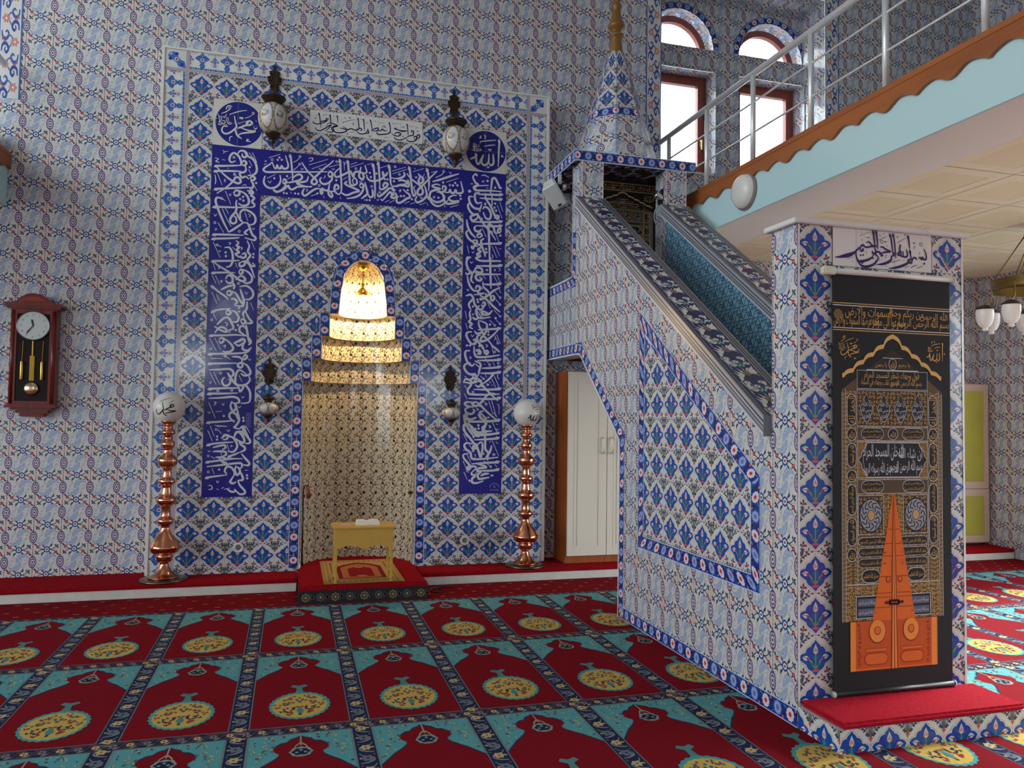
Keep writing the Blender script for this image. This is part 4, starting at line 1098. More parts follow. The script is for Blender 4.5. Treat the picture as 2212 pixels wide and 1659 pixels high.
# front step of the minbar
P = Paint()
SX0, SX1, SY0, SY1, SZ = 3.262, 4.30, -4.06, -3.765, .104
P.poly([(SX0, SY0, SZ), (SX1, SY0, SZ), (SX1, SY1, SZ), (SX0, SY1, SZ)], (220, 220, 218))
stamp(P, Fr((SX0, SY0, 0), X3, Z3), [rect(0, SX1 - SX0, 0, SZ)], PD, GH, (.16, -.083), h0=.0, base=DW)
stamp(P, Fr((SX0, SY1, 0), -Y3, Z3), [rect(0, SY1 - SY0, 0, SZ)], PD, GH, (.09, -.083), h0=.0, base=DW)
stamp(P, Fr((SX1, SY0, 0), Y3, Z3), [rect(0, SY1 - SY0, 0, SZ)], PD, GH, (.09, -.083), h0=.0, base=DW)
P.build('front_step', TILE, mb)
t = thing('step_mat', 'red carpet mat covering the small tiled step at the foot of the pulpit', 'mat')
bm = bx(SX0 + .01, SX1 - .005, SY0 - .012, SY1 - .004, SZ + .0035, SZ + .032, .010)
obj('pile', bm, pmat('crimson_pile', (176, 30, 48), rough=.9, bump=.5, bscale=420.0, bdist=.006, var=.24, vscale=60.0, spec=.05), t)
# ------------------------------------------------------------------ calligraphy: brush strokes on the tiles (mm on the face)
SCRIPT = {
    'band_top': 'M18 693,3643 670,3618 636,3591 621,3567 641,3551 681,3552 761,3562 878,3574 1026,3588 1160,3604;M18 693,3640 705,3606 720,3587 730,3601 734,3619 744,3595 763,3594 771,3617 783,3596 807,3596 822,3607 825,3634 817,3660 801,3711;D18 751,3688;D18 771,3670;D18 736,3666;F6 663,3677 757,3718;F6 628,3637 638,3649 646,3639;F6 625,3613 646,3625;A17 843,3716 850,3664 858,3603 864,3549 868,3495;M18 800,3471 844,3477 887,3491 928,3508 946,3532 934,3552 908,3553 875,3527 861,3498;M18 785,3483 795,3502 812,3489 807,3464 789,3468 785,3483;M18 811,3474 801,3434 772,3400 736,3383 712,3395 710,3414;D18 819,3530;M18 759,3534 766,3493 755,3453 724,3423 684,3411 648,3423 627,3456 630,3495 638,3515;D18 713,3501;F6 653,3495 721,3536;M18 710,3402 747,3387 794,3410 830,3448 841,3426 864,3417 889,3431 907,3444 948,3448 1030,3456;M19 999,3547 987,3507 954,3492 903,3479 933,3462 985,3453 1033,3460;D18 796,3380;D18 820,3378;D18 890,3384;D18 918,3383;M19 939,3667 958,3636 996,3585 1035,3550 1065,3522 1072,3499 1055,3480 1031,3487 1028,3507 1046,3534 1086,3579 1130,3630 1175,3670 1212,3710;M19 1166,3579 1180,3608 1203,3592 1199,3565 1177,3563 1166,3577;M19 1203,3587 1202,3543 1179,3510 1141,3490 1111,3499 1097,3525 1111,3550;A18 1269,3717 1272,3653 1279,3575 1285,3496 1284,3441 1268,3408;M19 1270,3649 1237,3618 1222,3589 1237,3564 1276,3578 1329,3610 1359,3626 1375,3604 1387,3581 1394,3611 1409,3629 1444,3629 1482,3621 1504,3637 1493,3675 1487,3699;M19 1454,3679 1443,3631 1438,3590 1460,3567 1479,3583 1469,3616 1455,3632;A18 1338,3715 1343,3652 1352,3590 1356,3535 1365,3508 1392,3505 1419,3525 1414,3560 1395,3570 1381,3543 1391,3513;M19 1443,3502 1457,3529 1481,3511 1468,3492 1445,3496;M19 1481,3507 1474,3467 1448,3425 1403,3397 1334,3379;M19 1334,3537 1312,3515 1339,3497 1393,3479 1440,3458 1394,3439 1333,3410 1295,3422 1279,3429;D19 1239,3535;D19 1323,3522;M19 1272,3408 1241,3421 1224,3451 1232,3491 1255,3489 1259,3462 1235,3452;M19 1183,3502 1173,3438 1178,3400 1201,3380 1208,3402 1187,3428;M19 1233,3442 1203,3429 1165,3434 1135,3439 1120,3449 1105,3424 1115,3400 1125,3418 1116,3437;M19 1105,3442 1075,3445 1038,3424 1005,3395 972,3371 952,3390 960,3422 970,3435;F6 1024,3374 1061,3389 1076,3402;D19 1080,3402;F6 1002,3649 1162,3716;F6 1026,3616 1152,3676;F6 1172,3646 1258,3679;F6 1361,3690 1418,3717;F6 1362,3666 1476,3716;G9 997,3703 1016,3713 1032,3710 1027,3692 1005,3679;F6 933,3614 944,3600 955,3614;F6 1085,3630 1097,3619 1109,3630;F6 1198,3637 1212,3627 1221,3641;F6 1296,3711 1308,3684 1315,3714;F6 1304,3684 1307,3633;F6 661,3475 676,3457 690,3477;F6 874,3592 899,3616 919,3646;R7 923,3647;F6 868,3656 905,3684 923,3712;R7 923,3715;R7 1239,3703;R7 1093,3474;R7 1408,3657;R6 691,3663;F6 1299,3549 1337,3576;F6 1129,3540 1143,3561 1139,3572;F6 824,3506 861,3529;F6 1438,3539 1480,3559;G9 985,3436 993,3421 982,3413;F6 853,3393 859,3378;F6 1133,3384 1138,3365;F6 1276,3389 1282,3370;A19 1560,3710 1571,3639 1577,3560 1582,3464 1581,3400;M19 1503,3612 1514,3577 1549,3559 1604,3569 1642,3590 1659,3616 1649,3655;D19 1532,3631;D19 1542,3594;D20 1591,3631;A19 1606,3730 1613,3659 1619,3596 1623,3524;M20 1623,3524 1624,3494 1652,3495 1683,3520 1692,3545 1671,3554 1652,3528 1666,3508;M20 1642,3658 1654,3619 1677,3627 1691,3655;A19 1704,3713 1714,3629 1720,3558 1730,3530;M20 1730,3530 1770,3532 1801,3545 1849,3544 1881,3541 1886,3572 1872,3605;M20 1789,3582 1820,3593 1868,3580 1853,3558 1801,3551;M20 1602,3450 1615,3424 1649,3447 1684,3482 1715,3509 1763,3497;M20 1730,3525 1755,3489 1731,3498;M20 1760,3603 1792,3605 1831,3625 1844,3646 1835,3670;M20 1717,3607 1760,3600;D20 1749,3576;D20 1666,3588;D20 1690,3587;M20 1863,3660 1895,3623 1944,3587 1985,3559 2012,3521 2012,3489 1987,3472 1966,3484 1970,3517 2001,3552 2041,3597 2088,3650 2143,3709;A19 1888,3715 1899,3640 1908,3568 1916,3496 1931,3458 1946,3474 1939,3510 1929,3531;M20 1968,3671 1985,3640 1972,3598 1993,3580 2018,3611 2001,3642 1975,3655;F6 2000,3609 2027,3673;A19 2052,3716 2064,3648 2070,3583 2067,3516;M20 2027,3565 2042,3524 2050,3476 2029,3441 1996,3414 1964,3402 1947,3424 1963,3460;M20 2050,3472 2070,3445 2092,3439;M20 1834,3511 1866,3483 1890,3469 1895,3441 1867,3427 1828,3395 1797,3382 1777,3394 1780,3427 1795,3444;G10 1794,3491 1814,3502 1803,3479;D20 1815,3446;D20 1843,3449;D20 1915,3427;D20 1876,3506;M20 1647,3387 1681,3430 1716,3473 1734,3451 1728,3428 1755,3423 1773,3442 1767,3466 1736,3469;M20 1635,3405 1647,3387;D20 1748,3452;F6 1674,3377 1713,3401;F6 1714,3377 1761,3405;F6 1852,3381 1896,3405;F6 1904,3382 1944,3397;F6 1985,3381 2049,3407;F7 2273,3384 2351,3415;M20 2175,3581 2137,3586 2100,3568 2124,3554 2173,3548 2131,3532 2091,3512 2077,3470 2093,3419 2134,3386 2179,3390 2223,3422 2248,3445;M21 2331,3500 2288,3494 2255,3462 2293,3441 2351,3448 2305,3427 2256,3415 2223,3422 2213,3458 2198,3483;M20 2092,3455 2110,3431 2150,3420 2198,3441 2214,3479 2177,3512 2140,3515;M20 2156,3530 2193,3518 2223,3541 2225,3570 2200,3573 2195,3538;M20 2217,3520 2254,3521 2266,3549 2277,3523 2305,3522 2320,3550 2330,3525 2362,3523 2388,3540 2381,3581 2366,3637;D21 2314,3615;D21 2335,3594;D21 2294,3590;D20 2201,3608;D21 2364,3501;D21 2369,3471;D20 2160,3463;M20 2101,3607 2170,3632 2252,3667 2348,3705;F7 2232,3615 2343,3663;F7 2129,3646 2186,3680 2206,3709;R7 2204,3713;F6 1922,3682 2022,3721;F6 1731,3667 1853,3716;F6 1736,3643 1862,3696;F6 1621,3684 1691,3715;F6 2088,3691 2144,3709;R7 1757,3710;R7 1797,3644;R7 1550,3509;R7 2120,3464;R7 2265,3590;F6 1921,3549 1933,3534 1945,3555;F6 1987,3455 2003,3439 2011,3459;F7 2257,3716 2268,3697 2277,3714;F6 2057,3399 2065,3380;F7 2216,3401 2224,3378;M19 1491,3542 1504,3489 1514,3442 1490,3414 1460,3389;M19 1514,3448 1537,3411 1562,3423 1561,3462 1555,3486;D19 1510,3382;D19 1536,3383;F6 1934,3716 1942,3705;G10 1939,3640 1950,3627 1959,3642;F6 2036,3645 2040,3629;F6 1507,3704 1542,3716;F6 1600,3398 1608,3387 1619,3404;F6 1487,3388 1493,3373;R7 1623,3462',
    'band_left': 'M19 391,3621 357,3604 341,3628 351,3666 376,3688 407,3672 430,3637 436,3601 431,3583;R7 377,3650;M19 407,3686 428,3712 464,3711 483,3685 468,3660 446,3667 444,3690;M19 458,3711 485,3676 534,3648 562,3595 564,3544 538,3513 493,3504;A18 231,3561 302,3568 379,3578 442,3587;A18 227,3516 303,3524 389,3531 437,3534;M19 438,3605 460,3629 480,3610 462,3587 439,3601;M19 470,3595 478,3549 459,3528 431,3521 432,3498 451,3481 477,3493 504,3472;M19 511,3479 531,3500 554,3486 539,3466 516,3473;M19 518,3464 540,3432 537,3405 511,3386;D19 508,3578;D19 564,3445;M19 237,3557 286,3506 348,3457 409,3428 437,3442 426,3474 395,3477 378,3446 332,3393 248,3325;A18 234,3362 333,3376 437,3391 537,3403;M19 491,3373 511,3368 525,3357 503,3348;M19 549,3420 526,3385 542,3359 525,3334 552,3313 534,3279 554,3257 550,3236 515,3227;A18 228,3208 312,3212 398,3217 521,3228;M19 381,3339 402,3364 430,3358 425,3327 399,3320 384,3337;M19 428,3367 477,3342 506,3299 503,3253 460,3237 423,3255;D19 460,3314;D19 437,3293;D19 464,3282;M19 301,3276 258,3291 240,3266 251,3221 279,3149 316,3069 354,2997;M19 352,2998 395,3030 473,3093;M19 412,3281 404,3253 411,3216 403,3179 374,3139 361,3101 380,3077 410,3091 405,3132 376,3148;M19 408,3179 435,3126 464,3091;M19 446,3127 441,3173 468,3203 512,3195 556,3162 568,3118 550,3084 506,3074;F6 477,3185 505,3108;M19 471,3091 503,3088 522,3049 544,2995 572,2969 567,2948 543,2947 483,2962;M19 516,3039 490,3017 485,2998 509,2990;A18 231,2970 318,2975 405,2979 474,2982;A18 227,2933 319,2942 405,2952 442,2959;F6 295,3197 332,3117 372,3046;F6 320,3204 348,3155;F6 248,3498 289,3400;G9 228,3486 237,3432 231,3402;F6 316,3352 363,3240;F6 498,3705 566,3624;F6 526,3708 563,3633;F6 500,3635 527,3591;F6 497,3560 520,3520;F6 554,3416 573,3376;F6 283,3298 319,3264;F6 264,3074 314,2991;F6 285,3701 298,3689 290,3674;F6 298,3690 328,3699;F6 347,3331 356,3314 364,3333;F6 232,3145 241,3128 253,3149;F6 542,3051 551,3038 564,3053;G9 224,3630 253,3623 232,3600 262,3594;F6 301,3452 315,3447 304,3437 318,3429;R7 386,3502;R7 438,3013;R7 240,3072;F6 377,3515 426,3464;F6 453,3411 475,3422 487,3408;F6 283,3622 309,3617;F6 240,3022 257,3018 240,3003;F6 328,3548 337,3548;F6 504,3169 526,3157 513,3142;M19 323,2864 362,2867 386,2827 392,2763 375,2711 339,2697;D19 333,2823;D19 336,2791;A18 232,2742 313,2748 391,2755 449,2762;M19 233,2738 289,2700 359,2659 429,2608 465,2586 497,2594 485,2621 455,2626 420,2591;A18 233,2642 316,2649 413,2653;M19 412,2930 435,2914 420,2889 441,2875 423,2853 442,2831 413,2815 442,2792 463,2791;M19 463,2814 490,2827 495,2798 468,2785 453,2804;M19 460,2749 484,2755 489,2728 457,2710 446,2734 460,2749;M19 503,2937 523,2892 512,2845 534,2810 512,2771 539,2726 573,2722 552,2750;A18 503,2761 540,2708 575,2619;D19 558,2825;D19 557,2797;M19 445,2665 462,2686 477,2662 459,2645 443,2665;M19 462,2689 515,2669 552,2625 543,2581 509,2570 482,2575;M19 338,2593 360,2629 392,2611 393,2572 362,2561 340,2584;M19 392,2574 411,2543 406,2510;A18 234,2527 278,2489 339,2447 367,2419;M19 303,2499 354,2530 407,2547;D19 306,2573;M19 350,2475 372,2496 392,2477 373,2456 350,2470;M19 381,2495 424,2477 461,2417 489,2381 471,2369 417,2373;M19 453,2536 509,2546 554,2514 566,2469 539,2433 498,2428;M19 458,2518 477,2464 493,2409 488,2379;M19 387,2426 417,2428 437,2401 417,2380;A18 239,2309 291,2329 387,2344;M19 350,2314 368,2331 388,2307 365,2290 350,2310;M19 394,2330 429,2314 454,2269 440,2234 404,2230;D19 454,2352;D19 455,2322;D19 449,2204;D19 433,2162;M19 280,2201 328,2254 363,2271;M19 332,2258 370,2265 399,2220 413,2175 371,2158;M19 260,2187 305,2159 358,2143 349,2172 304,2179 265,2130;A18 232,2108 332,2112 434,2121 523,2114;M19 500,2267 488,2307 515,2346 519,2412;M19 502,2336 534,2273 563,2236 544,2225 512,2226;M19 470,2242 487,2259 511,2239 492,2218 470,2238;M19 514,2217 526,2153 542,2061;M19 523,2114 468,2148 465,2187 493,2199 521,2169;F6 232,2903 291,2774;F6 538,2935 571,2863;F6 233,2729 256,2666;F6 232,2619 263,2552;F6 257,2620 294,2545;F6 232,2477 277,2379;F6 548,2403 572,2339;F6 413,2741 431,2696;F6 250,2291 281,2238;F6 387,2873 423,2839;F6 262,2887 297,2866;R7 262,2882;R7 444,2563;R7 238,2240;R7 382,2145;F6 276,2704 285,2677 293,2701;F6 498,2497 511,2475 524,2494;F6 277,2837 286,2824 294,2838;G9 448,2878 466,2870 457,2855;G9 356,2912 371,2904 359,2891;G9 344,2227 365,2210 355,2191;F6 270,2461 298,2403;M19 300,2076 322,2090 342,2073 319,2047 300,2066;M19 335,2091 383,2056 416,2012 402,1982 360,1971 332,1979;M19 418,2048 456,2068 496,2097;M19 425,2049 461,2030 506,2061 501,2087 461,2061;M19 508,2070 492,2006 532,1991 563,2017;M19 546,2100 558,2063 539,2037;A18 227,1950 335,1956 437,1962 532,1978 563,2022;A18 229,1869 320,1873 450,1880;M19 231,1816 313,1821 390,1828 422,1806 421,1773 398,1767;M19 408,1934 464,1933 491,1914;M19 495,1923 516,1953 531,1933 508,1913 490,1918;M19 491,1914 487,1886 460,1874 462,1851 484,1843 498,1864 481,1881;M19 496,1886 535,1860 560,1815 555,1786 512,1775 484,1794;M19 538,1780 476,1822 449,1793 442,1748 449,1700 514,1693 558,1732 551,1771;F6 468,1780 496,1722;M19 376,1796 409,1747 438,1700;M19 355,1759 335,1727 351,1689 385,1690 403,1719 390,1746;M19 438,1700 471,1674 481,1637 504,1667 510,1695 532,1686 561,1641 566,1586 553,1547 491,1537;A18 235,1656 343,1663 429,1667 478,1666;A18 232,1615 344,1618 466,1625;M19 233,1575 345,1583 422,1592 467,1579 477,1546 439,1536;M19 419,1556 410,1510 430,1472 452,1493 445,1529 417,1547;M19 454,1529 469,1457 481,1393 455,1345 445,1332 483,1318;M19 445,1374 404,1419 413,1457 452,1447 472,1400;A18 231,1372 334,1380 447,1391;D19 358,1428;D19 515,1416;D19 516,1389;M19 483,1320 515,1341 533,1302 572,1228;M19 445,1247 465,1290 508,1293 528,1237;M19 347,1238 380,1267 434,1245;F6 225,2086 283,1979;F6 267,2088 317,1990;F6 237,1796 291,1689;F6 267,1797 321,1690;F6 236,1539 291,1409;F6 523,1353 550,1321 573,1285;F6 238,1919 259,1910 280,1916 332,1913;F6 339,1940 370,1928 396,1906;R7 322,1790;R7 305,1640;R7 416,1647;R7 357,1937;F6 235,1715 244,1701 252,1720;F6 542,1920 552,1907 564,1921;F6 227,1995 240,1991 248,2005;F6 495,1598 506,1585 518,1599;F6 472,1511 480,1502 495,1516;G9 274,1544 293,1540 278,1515;F6 301,1346 323,1337 339,1341;F6 339,1341 386,1339;G9 333,2022 354,2028 349,2003;F6 293,1463 344,1468;F6 230,1462 243,1449 251,1462;F6 342,1536 351,1518 359,1536;D19 516,1413;D19 518,1389;D18 310,1254;D18 310,1228;M19 510,1350 515,1315 542,1268 575,1221 567,1199 535,1197;M19 444,1255 460,1292 491,1287 526,1236 522,1203 484,1218 452,1243;M19 484,1220 500,1189 532,1165 531,1140 493,1120;A18 405,1085 450,1102 494,1122;M19 509,1110 540,1071 573,1032 564,1011 525,1016;M18 345,1235 368,1268 395,1259 387,1234 357,1227;M18 394,1266 439,1243 471,1189 464,1148 435,1124 396,1134;A17 237,1184 300,1196 373,1204 441,1208;M18 278,1161 316,1172 367,1182 380,1161 353,1144;M18 279,1126 317,1130 376,1126 385,1102 355,1085;M18 302,1079 348,1079 392,1070;A17 234,1040 304,1048 378,1059 444,1067 519,1067;M18 332,1071 363,1038 394,1036;M18 235,1001 306,1009 393,1020 482,1030 513,1024 513,995 489,985;M19 468,1010 460,969 477,929 500,954 492,985 466,1001;M19 499,961 520,922 524,889 484,883;M18 397,939 379,962 394,999 431,993 456,954 452,921;M19 451,923 429,884 426,868 450,859 473,873;A17 234,909 308,920 397,931;M19 486,883 502,844 542,797 541,772 504,768 472,798;M18 399,814 437,789 468,794 462,813;D18 334,976;D19 558,926;D19 560,901;F6 252,1343 287,1258;F6 235,1304 274,1215;F6 392,1188 408,1138;F6 277,986 297,939;F6 343,1118 355,1087;F6 267,1087 297,1067;F6 377,810 428,821;F6 533,1346 556,1315 572,1284;R6 301,1313;R6 245,1091;R6 249,957;F6 316,885 324,865 335,881;F6 385,1313 400,1298 411,1314;F6 426,1184 422,1169 437,1177;G9 247,843 275,842 283,814 255,810;F6 318,815 337,805;F6 355,818 378,826;F6 539,969 567,971;F6 288,1351 303,1344;F6 303,1348 384,1342;F6 240,1133 251,1126 262,1137;F6 315,1313 346,1274',
